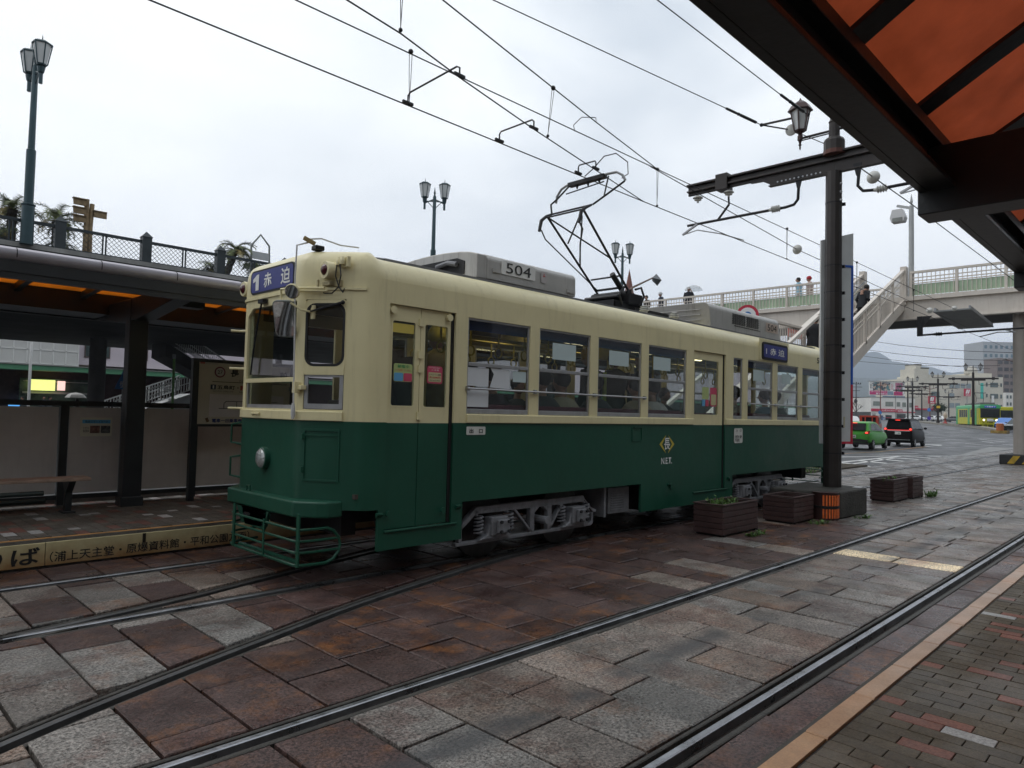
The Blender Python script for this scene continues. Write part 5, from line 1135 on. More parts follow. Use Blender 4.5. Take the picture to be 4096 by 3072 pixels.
# people far away below the canopy, white pole, green pole, triangular sign, umbrella
def simple_person(x,y,z,h,top,bottom,label,group=None,rz=0,hat=None,skin=(.35,.2,.14),lean=0,arms=0.0,armraise=None,hair=(.01,.008,.007),build=1.0,legs=True,coat=0.0):
    """standing figure: one skinned body with trousers, coat, hair as child pieces"""
    t=thing('person',(x,y,z),label,'person',group); k=h/1.7
    sk=mat('skin_%d'%int(skin[0]*1000),skin,.6,0,.05)
    s=MB()
    M_=Matrix.Translation((x,y,z))@Matrix.Rotation(rz,4,'Z')@Matrix.Scale(k,4)
    def V(a): return M_@Vector(a)
    s.tube([V((0.02,0,1.28)),V((0.03,0,1.42)),V((.035+lean*.3,0,1.52))],[.07*k,.052*k,.05*k],10)
    hx=.045+lean*.35; s.ball((0,0,0),.105,14,(1,.82,1.18),M_@Matrix.Translation((hx,0,1.59))); s.bar(V((hx+.10,0,1.575)),V((hx+.125,0,1.565)),.022*k,.035*k)
    for sg in (1,-1): s.ball((0,0,0),.025,6,(.6,.5,1),M_@Matrix.Translation((hx,sg*.087,1.58)))
    for sg in (1,-1):
        if armraise and sg==armraise: hp_=[(0,sg*.2,1.36),(.12,sg*.26,1.22),(.22,sg*.16,1.42),(.2,sg*.08,1.58)]
        else: hp_=[(0,sg*.2,1.36),(-.02+arms*.1,sg*.25,1.1),(.06+arms*.3,sg*.24,.86),(.08+arms*.34,sg*.23,.77)]
        s.tube([V(hp_[-2]),V(hp_[-1])],[.035*k,.03*k],7)
        hd=Vector(hp_[-1])
        for q_ in range(4): s.tube([V(hd+Vector((.012*q_-.018,0,0))),V(hd+Vector((.012*q_-.018,0,-.07+.006*abs(q_-1.5))))],.008*k,4)
        s.tube([V(hd+Vector((.03,0,.01))),V(hd+Vector((.05,0,-.035)))],.009*k,4)
    s.build('body',sk,t,smooth=True)
    tm=mat('cloth_%s'%'_'.join('%d'%int(c*1000) for c in top),top,.85,0,.15,8); bm2=mat('cloth_%s'%'_'.join('%d'%int(c*1000) for c in bottom),bottom,.85,0,.15,8)
    s=MB(); n=14
    prof=[(.74-coat,.20+coat*.15,.15+coat*.1),(.95,.185,.135),(1.08,.165,.12),(1.25,.20,.135),(1.38,.21,.12),(1.44,.12,.085),(1.47,.07,.07)]
    vs=[]; fs=[]
    for zz_,wy,wx in prof:
        for q_ in range(n):
            a=2*math.pi*q_/n; vs.append(V((wx*build*math.cos(a)+lean*(zz_-.8)*.35,wy*build*math.sin(a),zz_)))
    for i_ in range(len(prof)-1):
        for q_ in range(n): fs.append((i_*n+q_,i_*n+(q_+1)%n,(i_+1)*n+(q_+1)%n,(i_+1)*n+q_))
    fs.append(tuple(range(n))); fs.append(tuple(range((len(prof)-1)*n,len(prof)*n))); s.add(vs,fs)
    for sg in (1,-1):
        if armraise and sg==armraise: pp=[(0,sg*.17,1.40),(.12,sg*.27,1.20),(.22,sg*.17,1.40)]
        else: pp=[(lean*.2,sg*.17,1.40),(-.02+arms*.1,sg*.25,1.1),(.06+arms*.3,sg*.24,.86)]
        s.tube([V(p) for p in pp],[.07*k*build,.055*k*build,.042*k],9)
    s.build('coat',tm,t,smooth=True)
    if legs:
        s=MB()
        for sg in (1,-1): s.tube([V((0,sg*.09,.86)),V((.03,sg*.10,.48)),V((-.02,sg*.10,.08))],[.095*k,.07*k,.05*k],9); s.tube([V((-.06,sg*.10,.04)),V((.15,sg*.11,.03))],[.045*k,.035*k],7)
        s.build('trousers',bm2,t,smooth=True)
    s=MB()
    if hat: s.ball((0,0,0),.125,14,(1.02,.95,.95),M_@Matrix.Translation((hx-.015,0,1.645))); s.build('hat',mat('hat_%s'%'_'.join('%d'%int(c*1000) for c in hat),hat,.8,0,.2,20),t,smooth=True)
    else: s.ball((0,0,0),.118,14,(1.0,.88,1.0),M_@Matrix.Translation((hx-.025,0,1.625))); s.build('hair',mat('hair_%d'%int(hair[0]*1000),hair,.6,0,.3,30),t,smooth=True)
    return t
for i_,(px,py,lb) in enumerate(((92,1590,'dark haired person farthest left under the green canopy'),(176,1588,'person in dark clothes under the yellow lit sign'),(198,1590,'second person under the yellow lit sign, nearer the white umbrella'))):
    p=onY(px,py,60.3); simple_person(p.x,60.3,p.z-1.55,1.6,(.05,.06,.07),(.02,.02,.03),lb,'people under the station canopy',rz=R(200+60*i_))
p=onY(303,1588,50); UM=thing('umbrella',(p.x,50,p.z),'white umbrella showing above the brown screen wall','umbrella'); s=MB(); s.lathe([(.0001,.33),(.25,.29),(.45,.19),(.58,.04),(.60,0)],(p.x,50,p.z-.05),8,cap=False); s.build('canopy',mat('white_umbrella',(.70,.68,.64),.5,0,.05),UM,solid=.01); s=MB(); s.tube([(p.x,50,p.z+.35),(p.x,50,p.z-.7)],.012,6); s.build('shaft',greym,UM)
simple_person(p.x+.1,50.1,p.z-1.75,1.6,(.10,.09,.08),(.03,.03,.035),'person walking under the white umbrella behind the screen',rz=R(20))
WP=onY(115,1589,55); t=thing('post',(WP.x,55,0),'slim white post under the deck at the left','post'); s=MB(); s.lathe([(.12,0),(.12,.3),(.09,.32),(.085,5.4)],(WP.x,55,0),12); s.build('shaft',whitep,t,smooth=True)
GP=onY(690,1600,40); t=thing('post',(GP.x,40,0),'thin light green post in front of the white stair railing','post'); s=MB(); s.lathe([(.07,0),(.065,4.2)],(GP.x,40,0),10); s.build('shaft',mat('light_green_paint',(.16,.34,.10),.5,0,.1),t,smooth=True); s=MB(); s.box((GP.x-.12,39.9,4.0),(GP.x+.05,39.95,4.25)); s.build('bracket',greym,t)
q_=onY(490,1540,45); t=thing('road_sign',(q_.x,45,0),'blue triangular pedestrian crossing sign seen under the deck','road sign'); s=MB(); s.lathe([(.03,0),(.03,q_.z)],(q_.x,45,0),8); s.build('pole',greym,t); s=MB(); s.prism([(q_.x-.42,44.95,q_.z-.25),(q_.x+.42,44.95,q_.z-.25),(q_.x+.36,44.95,q_.z-.05),(q_.x,44.95,q_.z+.85),(q_.x-.36,44.95,q_.z-.05)],(0,.02,0)); pl2=s.build('plate',mat('sign_blue',(.03,.16,.45),.4,0,.05),t); text('歩',(q_.x-.17,44.95,q_.z-.15),.34,.4,XP,ZP,inkw,parent=pl2)
# stairs rising to the deck from the right, with white railings
STA=thing('staircase',(17,50,0),'white railed concrete staircase climbing to the deck, behind the shelter','staircase')
cw_=mat('stair_white_paint',(.78,.80,.80),.5,0,.1); 
def lin(a,b_,k): return Vector(a).lerp(Vector(b_),k)
sb0=onY(462,1603,48); sb1=onY(770,1500,48)
dx=(sb1.x-sb0.x); dz=(sb1.z-sb0.z)
s=MB(); s.prism([(sb0.x-.3,48,sb0.z-1.2),(sb1.x,48,sb1.z-1.25),(sb1.x,48,sb1.z-1.75),(sb0.x-.3,48,sb0.z-1.9)],(0,2.2,0)); s.box((sb1.x-1.4,48.2,0),(sb1.x,50,sb1.z-1.6)); s.build('flight',cw_,STA)
s=MB(); n_=26
for yy in (47.95,50.2):
    s.bar((sb0.x,yy,sb0.z),(sb1.x,yy,sb1.z),.07,.07); s.bar((sb0.x,yy,sb0.z-.45),(sb1.x,yy,sb1.z-.45),.05,.05); s.bar((sb0.x,yy,sb0.z-.95),(sb1.x,yy,sb1.z-.95),.05,.05)
    for k in range(n_+1): c=lin((sb0.x,yy,sb0.z),(sb1.x,yy,sb1.z),k/n_); s.bar(c,(c.x,c.y,c.z-.95),.035 if k%5 else .10,.035 if k%5 else .08)
s.build('railing',cw_,STA)
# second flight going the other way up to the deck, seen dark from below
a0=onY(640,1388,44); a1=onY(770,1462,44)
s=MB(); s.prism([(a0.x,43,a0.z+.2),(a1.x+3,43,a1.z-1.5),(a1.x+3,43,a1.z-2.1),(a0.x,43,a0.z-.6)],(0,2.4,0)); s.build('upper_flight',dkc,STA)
s=MB()
for yy in (42.95,45.4):
    A=Vector((a0.x,yy,a0.z+1.5)); B=Vector((a1.x+3,yy,a1.z-.5)); s.bar(A,B,.07,.07); s.bar(A-Vector((0,0,1)),B-Vector((0,0,1)),.05,.05); s.bar(A-Vector((0,0,.5)),B-Vector((0,0,.5)),.04,.04)
    for k in range(41): c=A.lerp(B,k/40); s.bar(c,c-Vector((0,0,1)),.035,.035)
s.build('railing',cw_,STA)
# white vehicle roof seen above the screen
# ================================================================== NEAR SHELTER (upper right)
orange=translucent('orange_roof_panel',(0.56,0.24,0.145),0.75,0.35)
S2=thing('platform_shelter',(4,-.6,PZ),'dark shelter roof with orange arched panels overhanging the brick platform','shelter')
def rz2(y): return 2.985+0.62*math.sin(math.pi*max(0,min(1,(0.98-y)/3.2)))
yy_=[0.98-3.2*k/18 for k in range(19)]
s=MB()
for k in range(18): s.quad((-2.5,yy_[k],rz2(yy_[k])),(6.6,yy_[k],rz2(yy_[k])),(6.6,yy_[k+1],rz2(yy_[k+1])),(-2.5,yy_[k+1],rz2(yy_[k+1])))
s.build('roof_panel',orange,S2,weld=True,smooth=True,solid=.006)
for x_ in (-2.3,-1.5,-.68,.17,1.02,1.87,2.73,3.59,4.45,5.3,6.15):
    s=MB()
    for k in range(18): s.bar((x_,yy_[k],rz2(yy_[k])-.035),(x_,yy_[k+1],rz2(yy_[k+1])-.035),.135,.018)
    s.build('roof_rib',dkb,S2)
s=MB(); s.box((-2.5,.96,2.70),(6.6,1.0,2.93)); s.box((-2.5,.84,2.70),(6.6,.96,2.725)); s.box((-2.5,.90,2.93),(6.6,1.03,2.99)); s.box((-2.5,-2.2,2.70),(6.6,-2.1,2.95)); s.build('edge_beam',dkb,S2,bevel=.004)
s=MB(); s.prism([(-2.5,y,z) for y,z in ((1.0,2.87),(1.035,2.90),(1.045,2.94),(1.03,2.985),(.98,3.0),(.98,2.93))],(9.1,0,0)); s.build('silver_edge',silv,S2)
s=MB(); s.box((3.9,-2.1,2.585),(4.10,1.005,2.92)); s.box((-.3,-2.1,2.585),(-.1,1.005,2.92)); s.box((6.45,-2.1,2.585),(6.65,1.005,2.92)); s.each('cross_beam',dkb,S2,bevel=.006)
for xc in (4.0,-.2): s=MB(); s.box((xc-.14,-.74,PZ),(xc+.14,-.46,2.6)); s.box((xc-.19,-.79,PZ),(xc+.19,-.41,PZ+.25)); s.build('column',dkb,S2,bevel=.01)
# ================================================================== CENTRE POLE WITH CROSS ARM
CP=thing('catenary_pole',(12.14,4.4,0),'thick brown pole with a cross arm and hanging lantern beside the tram','catenary pole')
pm=mat('brown_pole_paint',(.036,.030,.028),.38,.25,.25,3,.08,20,spec=.5)
s=MB(); s.lathe([(.146,.42),(.142,2.0),(.134,4.4),(.130,5.75)],(12.15,4.4,0),12); s.build('shaft',pm,CP)
s=MB()
for z_ in [.98+.45*k for k in range(8)]+[5.2]: s.lathe([(.152-.003*z_,z_),(.152-.003*z_,z_+.02)],(12.15,4.4,0),12); s.box((12.27,4.26,z_-.015),(12.31,4.32,z_+.035))
s.build('clamp_band',blackm,CP)
s=MB(); s.lathe([(.17,6.10),(.17,6.28),(.15,6.32),(.09,6.36),(.085,6.60),(.095,6.62),(.07,6.66),(.065,7.3)],(12.16,4.4,0),12); s.build('collar',pm,CP)
s=MB(); s.lathe([(.175,6.05),(.175,6.12)],(12.16,4.4,0),12); s.build('copper_band',mat('copper_brown',(.11,.045,.035),.5,.3,.2),CP)
# arm: I beam along Y, deep web near the pole
am=MB()
def arm(sg,y0,y1,yn):
    X_=12.2
    am.box((X_-.10,min(y0,y1),6.075),(X_+.10,max(y0,y1),6.11)); am.box((X_-.03,min(y0,y1),5.96),(X_+.03,max(y0,y1),6.075)); am.box((X_-.09,min(y0,y1),5.955),(X_+.09,max(y0,y1),5.985))
    pts=[(X_-.022,4.4,5.96),(X_-.022,yn+sg*.35,5.96),(X_-.022,yn+sg*.35,5.88),(X_-.022,yn+sg*.12,5.87),(X_-.022,yn,5.80),(X_-.022,yn-sg*.03,5.76),(X_-.022,4.4,5.76)]
    am.prism(pts,(.044,0,0)); am.box((X_-.05,min(4.4,yn),5.745),(X_+.05,max(4.4,yn),5.765))
    am.box((X_-.025,min(yn+sg*.3,y1),5.90),(X_+.025,max(yn+sg*.3,y1),5.96))
    am.box((X_-.12,y1-sg*.75-.12,5.87),(X_+.12,y1-sg*.75+.12,6.17))
arm(1,4.4,7.2,5.55); arm(-1,4.4,1.6,3.25); am.build('cross_arm',pm,CP,bevel=.004)
s=MB()
for k in range(11): s.lathe([(.016,-.003),(.016,.003)],(12.13,4.62+k*.075,5.79),6,ax='x')
s.build('hole_row',mat('sky_seen_hole',(.4,.42,.45),.8,0,0),CP)
def insul(c,par,flip=False):
    s=MB(); s.lathe([(.02,.06),(.03,.05),(.09,.02),(.10,0),(.03,-.005),(.065,-.03),(.07,-.04),(.02,-.045),(.02,-.09)],c,14); s.build('insulator',ins,par,smooth=True)
insul((12.2,6.35,5.81),CP); insul((12.2,7.0,5.83),CP)
s=MB(); s.tube([(12.2,6.35,5.72),(12.2,6.34,5.58)],.018,6); s.tube([(12.2,6.34,5.58),(12.2,6.58,5.31)],.022,8); s.tube([(12.2,7.22,5.32),(12.2,5.25,5.32),(12.2,5.10,5.34),(12.2,5.03,5.42),(12.2,5.02,5.62)],.026,10); s.prism([(12.17,4.94,5.83),(12.17,5.08,5.83),(12.17,5.04,5.62),(12.17,4.99,5.62)],(.03,0,0)); s.build('bracket_tube',blackm,CP,smooth=True)
s=MB(); s.tube([(12.2,4.02,5.62),(12.2,4.03,5.45),(12.2,3.95,5.35),(12.2,3.80,5.33),(12.2,3.0,5.33),(12.2,1.9,5.33)],.026,10); s.prism([(12.17,3.96,5.83),(12.17,4.10,5.83),(12.17,4.05,5.62),(12.17,3.99,5.62)],(.03,0,0)); s.tube([(12.2,2.3,5.83),(12.2,2.1,5.34)],.02,8); s.build('bracket_tube',blackm,CP,smooth=True)
for y_ in (5.45,3.68):
    s=MB(); s.lathe([(.03,-.11),(.035,-.09),(.065,-.08),(.035,-.06),(.065,-.04),(.035,-.02),(.065,0),(.035,.02),(.065,.04),(.035,.06),(.03,.10)],(12.2,y_,5.325),12,ax='y'); s.build('insulator',ins,CP,smooth=True)
s=MB(); s.bar((12.2,6.98,5.33),(12.15,7.30,5.14),.05,.03); s.tube([(12.15,7.28,5.14),(12.2,7.0,5.20),(12.4,6.6,5.10),(12.7,6.28,4.98)],.012,6); s.bar((12.2,3.05,5.34),(12.15,3.38,5.18),.05,.03); s.tube([(12.15,3.36,5.17),(12.2,3.05,5.22),(12.5,2.7,5.12),(12.8,2.5,4.97)],.012,6); s.build('steady_arm',mat('galvanised',(0.4,0.4,0.41),0.35,0.9,0.2),CP)
s=MB(); s.tube([(12.2,4.4,6.50),(12.2,4.98,6.50)],.022,8); s.tube([(12.2,4.4,6.46),(12.2,5.0,6.46)],.012,6); lb_=s.build('lamp_bracket',pm,CP)
def lantern(c,par):
    x_,y_,z_=c; s=MB(); s.lathe([(.0001,-.22),(.02,-.16),(.008,-.15),(.03,-.11),(.015,-.10),(.03,-.04),(.045,-.03),(.045,.05),(.03,.07),(.05,.11),(.06,.12)],c,10)
    s.lathe([(.09,.12),(.10,.15)],c,6); s.lathe([(.21,.49),(.215,.50),(.15,.60),(.07,.66),(.03,.68),(.0001,.74)],c,6)
    for q_ in range(6): a=2*math.pi*q_/6+.2; s.bar((x_+.10*math.cos(a),y_+.10*math.sin(a),z_+.14),(x_+.17*math.cos(a),y_+.17*math.sin(a),z_+.50),.018,.018)
    l=s.build('lantern',mat('maroon_brown_iron',(.065,.035,.032),.4,.3,.2),par); s=MB(); s.lathe([(.088,.15),(.155,.49)],c,6); s.build('lantern_glass',lampw,l); return l
lantern((12.2,5.0,6.50),CP)
lantern((12.2,3.8,6.50),CP)
s=MB(); s.tube([(12.2,4.4,6.50),(12.2,3.8,6.50)],.022,8); s.build('lamp_bracket',pm,CP)
s=MB()
for z_ in (5.50,5.36,5.22): s.lathe([(.02,-.03),(.02,0)],(12.05,4.26,z_),6,ax='y')
s.each('bolt_head',greym,CP)
rectp(12.19,12.26,1.42,1.60,4.24,mat('yellowed_tag',(.40,.36,.24),.5,0,.1),'number_tag',CP,.004)
# sign boards strapped to the pole (seen from behind, edge on)
BO=thing('sign_board',(12.3,4.6,2),'tall grey backed sign board with blue and red rim strapped behind the pole','sign board')
gbk=mat('grey_board_back',(.56,.58,.58),.55,0,.08,2,dirt=.2,dcol=(.2,.2,.2))
def board(px0,px1,pyt0,pyt1,pyb0,pyb1,Ym,x_hint):pass
# boards stand across the line of the pole: left half left of the pole, right half beyond it
def vquad(pts,th,nm,mt,par):
    s=MB(); s.prism(pts,th,); return s.build(nm,mt,par)
XA,YA=12.12,4.61; XB,YB=12.60,4.25
s=MB(); d=Vector((XB-XA,YB-YA,0)); nrm_=Vector((d.y,-d.x,0)).normalized()*.03
s.prism([(XA,YA,1.14),(XB,YB,1.14),(XB,YB,4.76),(XA,YA,4.60)],nrm_); s.build('panel',gbk,BO)
un=d.normalized(); o3=nrm_*1.0
def strip2(x0,x1,z0,z1,mt,nm): 
    s=MB(); A=Vector((XA,YA,0))+un*x0+nrm_*1.05; B=Vector((XA,YA,0))+un*x1+nrm_*1.05; s.prism([(A.x,A.y,z0),(B.x,B.y,z0),(B.x,B.y,z1),(A.x,A.y,z1)],nrm_*.2); s.build(nm,mt,BO)
Lb=d.length
blu=mat('blue_rim',(.02,.10,.45),.4,0,.05); red_=mat('red_rim',(.50,.03,.06),.4,0,.05)
strip2(Lb-.04,Lb,2.15,4.20,blu,'blue_rim'); strip2(Lb-.04,Lb,1.14,2.15,red_,'red_rim'); strip2(0.1,Lb-.04,4.16,4.20,blu,'blue_rim'); strip2(.1,Lb-.04,1.14,1.18,red_,'red_rim')
# pole footing, reflector drum
bl=thing('pole_footing',(11.9,4.5,0),'dark mossy concrete block at the foot of the brown pole','concrete block'); fm=mat('mossy_dark_concrete',(.045,.042,.036),.75,0,.5,3,.9,30)
s=MB(); s.prism([(11.40,4.0,0),(12.50,3.96,0),(12.62,4.2,0),(12.62,5.0,0),(11.1,5.0,0),(11.05,4.55,0)],(0,0,.43)); s.build('block',fm,bl,bevel=.03)
s=MB(); s.cbox((12.40,4.08,.43),(.16,.12,.012)); s.build('patch',mat('pale_patch',(.45,.45,.45),.3,0,.2),bl)
dr=thing('reflector_drum',(11.30,4.17,0),'round drum of vertical orange reflectors beside the pole footing','marker drum')
s=MB(); s.lathe([(.20,0),(.205,.03),(.195,.18),(.195,.40),(.205,.42)],(11.30,4.20,0),22); s.build('drum',mat('dark_maroon_drum',(.05,.02,.018),.5,0,.3),dr,smooth=True)
s=MB()
for k in range(13):
    a=R(195+k*12.5)
    for z0_,z1_ in ((.03,.17),(.22,.38)):
        c=Vector((11.30+.198*math.cos(a),4.20+.198*math.sin(a),0)); tv=Vector((-math.sin(a),math.cos(a),0)); nv=Vector((math.cos(a),math.sin(a),0)); w_=.013; s.prism([(c-tv*w_)+Vector((0,0,z0_)),(c+tv*w_)+Vector((0,0,z0_)),(c+tv*w_)+Vector((0,0,z1_)),(c-tv*w_)+Vector((0,0,z1_))],nv*.008)
s.build('reflector',mat('orange_reflector',(.75,.16,.04),.25,0,.2,20),dr)
s=MB(); s.lathe([(.208,.185),(.208,.215)],(11.30,4.20,0),22); s.build('band',rubber,dr)
# wooden planters
pw=mat('dark_planter_wood',(.060,.032,.030),.5,0,.3,9,.3,40,rvar=.1); soil=mat('planter_soil',(.05,.035,.025),.95,0,.5,20,1,60); leafm=mat('weed_leaf',(.08,.16,.03),.5,0,.4,9)
def weeds(n,c,r,h,seed,par,nm='leaves',mt=None):
    q=random.Random(seed); s=MB()
    for _ in range(n):
        a=q.uniform(0,6.28); d=r*q.random()**.5; b_=Vector((c[0]+d*math.cos(a)*1.6,c[1]+d*math.sin(a)*.6,c[2])); tp=b_+Vector((q.uniform(-.05,.05),q.uniform(-.05,.05),h*q.uniform(.5,1.2))); sd=Vector((q.uniform(-1,1),q.uniform(-1,1),q.uniform(-.2,.4))).normalized()*.018
        s.add([b_,(b_+tp)/2+sd,tp,(b_+tp)/2-sd],[(0,1,2,3)])
        for _2 in range(3): cc=b_.lerp(tp,q.uniform(.4,1)); e=Vector((q.uniform(-1,1),q.uniform(-1,1),q.uniform(-.2,.5))).normalized(); f_=e.cross(Vector((0,0,1))).normalized()*.015; s.add([cc,cc+e*.03+f_,cc+e*.055,cc+e*.03-f_],[(0,1,2,3)])
    return s.build(nm,mt or leafm,par,fixn=False)
def planter(x0,y0,x1,y1,h,label,weed=0):
    t=thing('planter',((x0+x1)/2,(y0+y1)/2,0),label,'planter','dark wooden planters between the tracks')
    n=5
    for k in range(n):
        z0_=.03+(h-.03)*k/n; z1_=.03+(h-.03)*(k+1)/n-.008; s=MB(); s.ring([(x0,y0,z0_),(x1,y0,z0_),(x1,y1,z0_),(x0,y1,z0_)],[(x0+.03,y0+.03,z0_),(x1-.03,y0+.03,z0_),(x1-.03,y1-.03,z0_),(x0+.03,y1-.03,z0_)],(0,0,z1_-z0_)); s.build('side_board',pw,t,bevel=.004)
    s=MB(); 
    for a in (x0,x1-.04):
        for b_ in (y0,y1-.04): s.box((a+.06,b_+.01,0),(a-.02 if a==x1-.04 else a+.1,b_+.03,.04))
    s.box((x0+.04,y0+.04,0),(x1-.04,y1-.04,.04)); s.build('foot',rubber,t)
    s=MB(); s.ring([(x0-.01,y0-.01,h),(x1+.01,y0-.01,h),(x1+.01,y1+.01,h),(x0-.01,y1+.01,h)],[(x0+.035,y0+.035,h),(x1-.035,y0+.035,h),(x1-.035,y1-.035,h),(x0+.035,y1-.035,h)],(0,0,.018)); s.build('rim',pw,t,bevel=.004)
    s=MB(); s.box((x0+.03,y0+.03,.05),(x1-.03,y1-.03,h-.06)); s.build('soil',soil,t)
    if weed: weeds(weed,((x0+x1)/2-.1,(y0+y1)/2,h-.07),.22,.12,int(x0*10),t)
    return t
planter(8.36,4.38,9.36,4.80,.40,'wooden planter with green weeds, nearest of the planters',46)
planter(10.25,4.25,10.98,4.72,.38,'empty wooden planter between the weedy planter and the reflector drum')
planter(14.60,4.16,15.50,4.58,.42,'wooden planter just past the pole footing, with a wet light rim',8)
planter(15.62,4.10,16.35,4.55,.42,'farthest wooden planter, touching the one before it')
for i_,(x_,y_,n_,lb) in enumerate(((8.95,4.20,22,'small tuft of weeds at the foot of the nearest planter'),(10.7,4.05,18,'low weeds in the joints before the second planter'),(11.9,3.85,20,'weeds along the base of the pole footing'),(16.5,4.0,40,'grassy tuft at the foot of the farthest planter'))):
    g_=weeds(n_,(x_,y_,-.01),.14,.05 if i_<3 else .14,40+i_,None,'weed_tuft'); tag(g_,lb,'weeds','weeds between the paving stones')
g_=weeds(260,(20,8.3,.06),1.4,.12,77,None,'verge_grass'); tag(g_,'sparse grass on the dirt verge beyond the tracks','grass',kind='stuff')
# ================================================================== OVERHEAD WIRES
def wires(name,lines,label,cat='overhead wire',r=.008,group=None,fit=None):
    t=thing(name,lines[0][0],label,cat,group)
    for l in lines: s=MB(); s.tube(l,r,5); s.build('wire',wire,t)
    return t
def dropper(t,x,yt,zt,yb,zb,ws=.02):
    s=MB(); s.tube([(x-ws,yt,zt),(x-ws*.6,(yt+yb)/2,(zt+zb)/2),(x,yb,zb+.03)],.0045,4); s.tube([(x+ws,yt,zt),(x+ws*.6,(yt+yb)/2,(zt+zb)/2),(x,yb,zb+.03)],.0045,4); s.build('dropper',wire,t)
    s=MB(); s.ball((x,yt,zt),.03,8); s.ball((x,yb,zb+.01),.02,8); s.each('clamp',blackm,t)
W1t=wires('overhead_wire',[[(-6,6.26,4.94),(9.2,6.26,4.93),(34.4,6.26,5.0),(70,6.5,5.1)]],'long contact wire running straight above the waiting tram',group='overhead tram wires')
W2t=wires('overhead_wire',[[(-6,6.26,5.5),(3.25,6.26,5.52),(9.6,6.26,5.55),(18,6.26,5.60),(29,6.26,5.63)]],'supporting wire hung above the contact wire of the waiting tram',group='overhead tram wires')
for x_ in (4.62,9.62,14.63,18.9,23.9): dropper(W2t,x_,6.26,5.55 if x_<12 else 5.60,6.26,4.94)
def Yk(px,py,z):  # point on horizontal plane z
    v=Vector(((px-2048),-(py-1536),-2800)); d=Vector([AXv[i].dot(v) for i in range(3)]); t_=(z-CAM_H)/d.z; return Vector((d.x*t_,d.y*t_,z))
A=[Yk(1389,0,4.93),Yk(1602,133,4.93),Yk(1833,306,4.93),Yk(2139,519,4.93),Vector((9.23,6.26,4.93))]
A=[A[0]+(A[0]-A[1])*4]+A
W3t=wires('overhead_wire',[A],'contact wire of the crossover, merging above the pantograph',group='overhead tram wires')
B_=[Yk(1772,0,5.54),Yk(2213,352,5.54),Yk(2380,485,5.54),Vector((9.62,6.26,5.55))]; B_=[B_[0]+(B_[0]-B_[1])*3]+B_
W4t=wires('overhead_wire',[B_],'supporting wire of the crossover above the tram',group='overhead tram wires')
p_=B_[2]; a=Yk(2213,563,4.93); dropper(W4t,p_.x,p_.y,p_.z,a.y,4.95)
p5=Yk(1602,133,4.93); dropper(W3t,p5.x,p5.y,5.6,p5.y,4.95)
def spacer(pa,pb):
    s=MB(); u=Vector((0,0,.09)); s.tube([pa,pa+u,pa+u*1.3+(pb-pa)*.05,pb+u*1.3-(pb-pa)*.05,pb+u,pb],.010,6); 
    for p in (pa,pb): s.bar(p-Vector((.07,0,-.01)),p+Vector((.07,0,.01)),.025,.03)
    s.build('spacer_bar',blackm,W3t)
def onL(px,py,z): return Yk(px,py,z)
spacer(Vector((4.60,6.26,4.95)),Yk(1838,305,4.94)); spacer(Vector((6.03,6.26,4.95)),Yk(2135,515,4.94)); spacer(Vector((7.60,6.26,4.95)),Yk(2383,676,4.94))
s=MB(); s.tube([(7.75,6.26,4.95),(7.9,6.22,5.1),(8.05,6.15,5.3),(8.2,6.05,5.36),(8.35,5.95,5.25),(8.3,5.9,5.05),(8.15,5.9,4.95)],.008,6); s.build('jumper_loop',wire,W3t)
s=MB(); c=Yk(2385,490,5.54); s.tube([c,c+Vector((.05,.05,.1)),c+Vector((-.05,.22,.12)),c+Vector((-.1,.32,.02)),c+Vector((0,.38,-.02))],.006,5); s.build('jumper_loop',wire,W3t)
# anchor wires with strain insulators and yoke
q5=Yk(2889,426,6.9); q5b=Yk(3046,500,6.9); q50=Yk(1974,0,6.9); q6=Yk(3111,370,6.9); q6b=Yk(3231,459,6.9); q60=Yk(2630,0,6.9)
yk=Yk(3165,520,6.75); end=Vector((12.2,4.43,6.20))
AW=thing('anchor_wire',yk,'pair of slack anchor wires gathered at a yoke and tied to the brown pole','overhead wire','overhead tram wires')
for l in ([q50+(q50-q5)*2,q50,q5,q5b],[q60+(q60-q6)*2,q60,q6,q6b],[yk,end]): s=MB(); s.tube(l,.008,5); s.build('wire',wire,AW)
for a,b_,p in ((q5,q5b,.0),(q6,q6b,.0)):
    s=MB(); s.tube([a.lerp(b_,.1),a.lerp(b_,.35)],.022,8); s.tube([a.lerp(b_,.45),a.lerp(b_,.85)],.026,8); s.ball(a.lerp(b_,.4),.03,8); s.ball(b_,.035,8); s.build('strain_insulator',blackm,AW)
s=MB(); s.bar(q5b,q6b,.03,.03); s.bar(q5b,yk,.02,.02); s.bar(q6b,yk,.02,.02); s.build('yoke',dkmetal,AW)
s=MB(); s.lathe([(.02,-.04),(.06,-.03),(.10,-.02),(.105,0),(.10,.02),(.06,.03),(.02,.04)],yk,16,ax='x'); s.build('insulator',ins,AW,smooth=True)
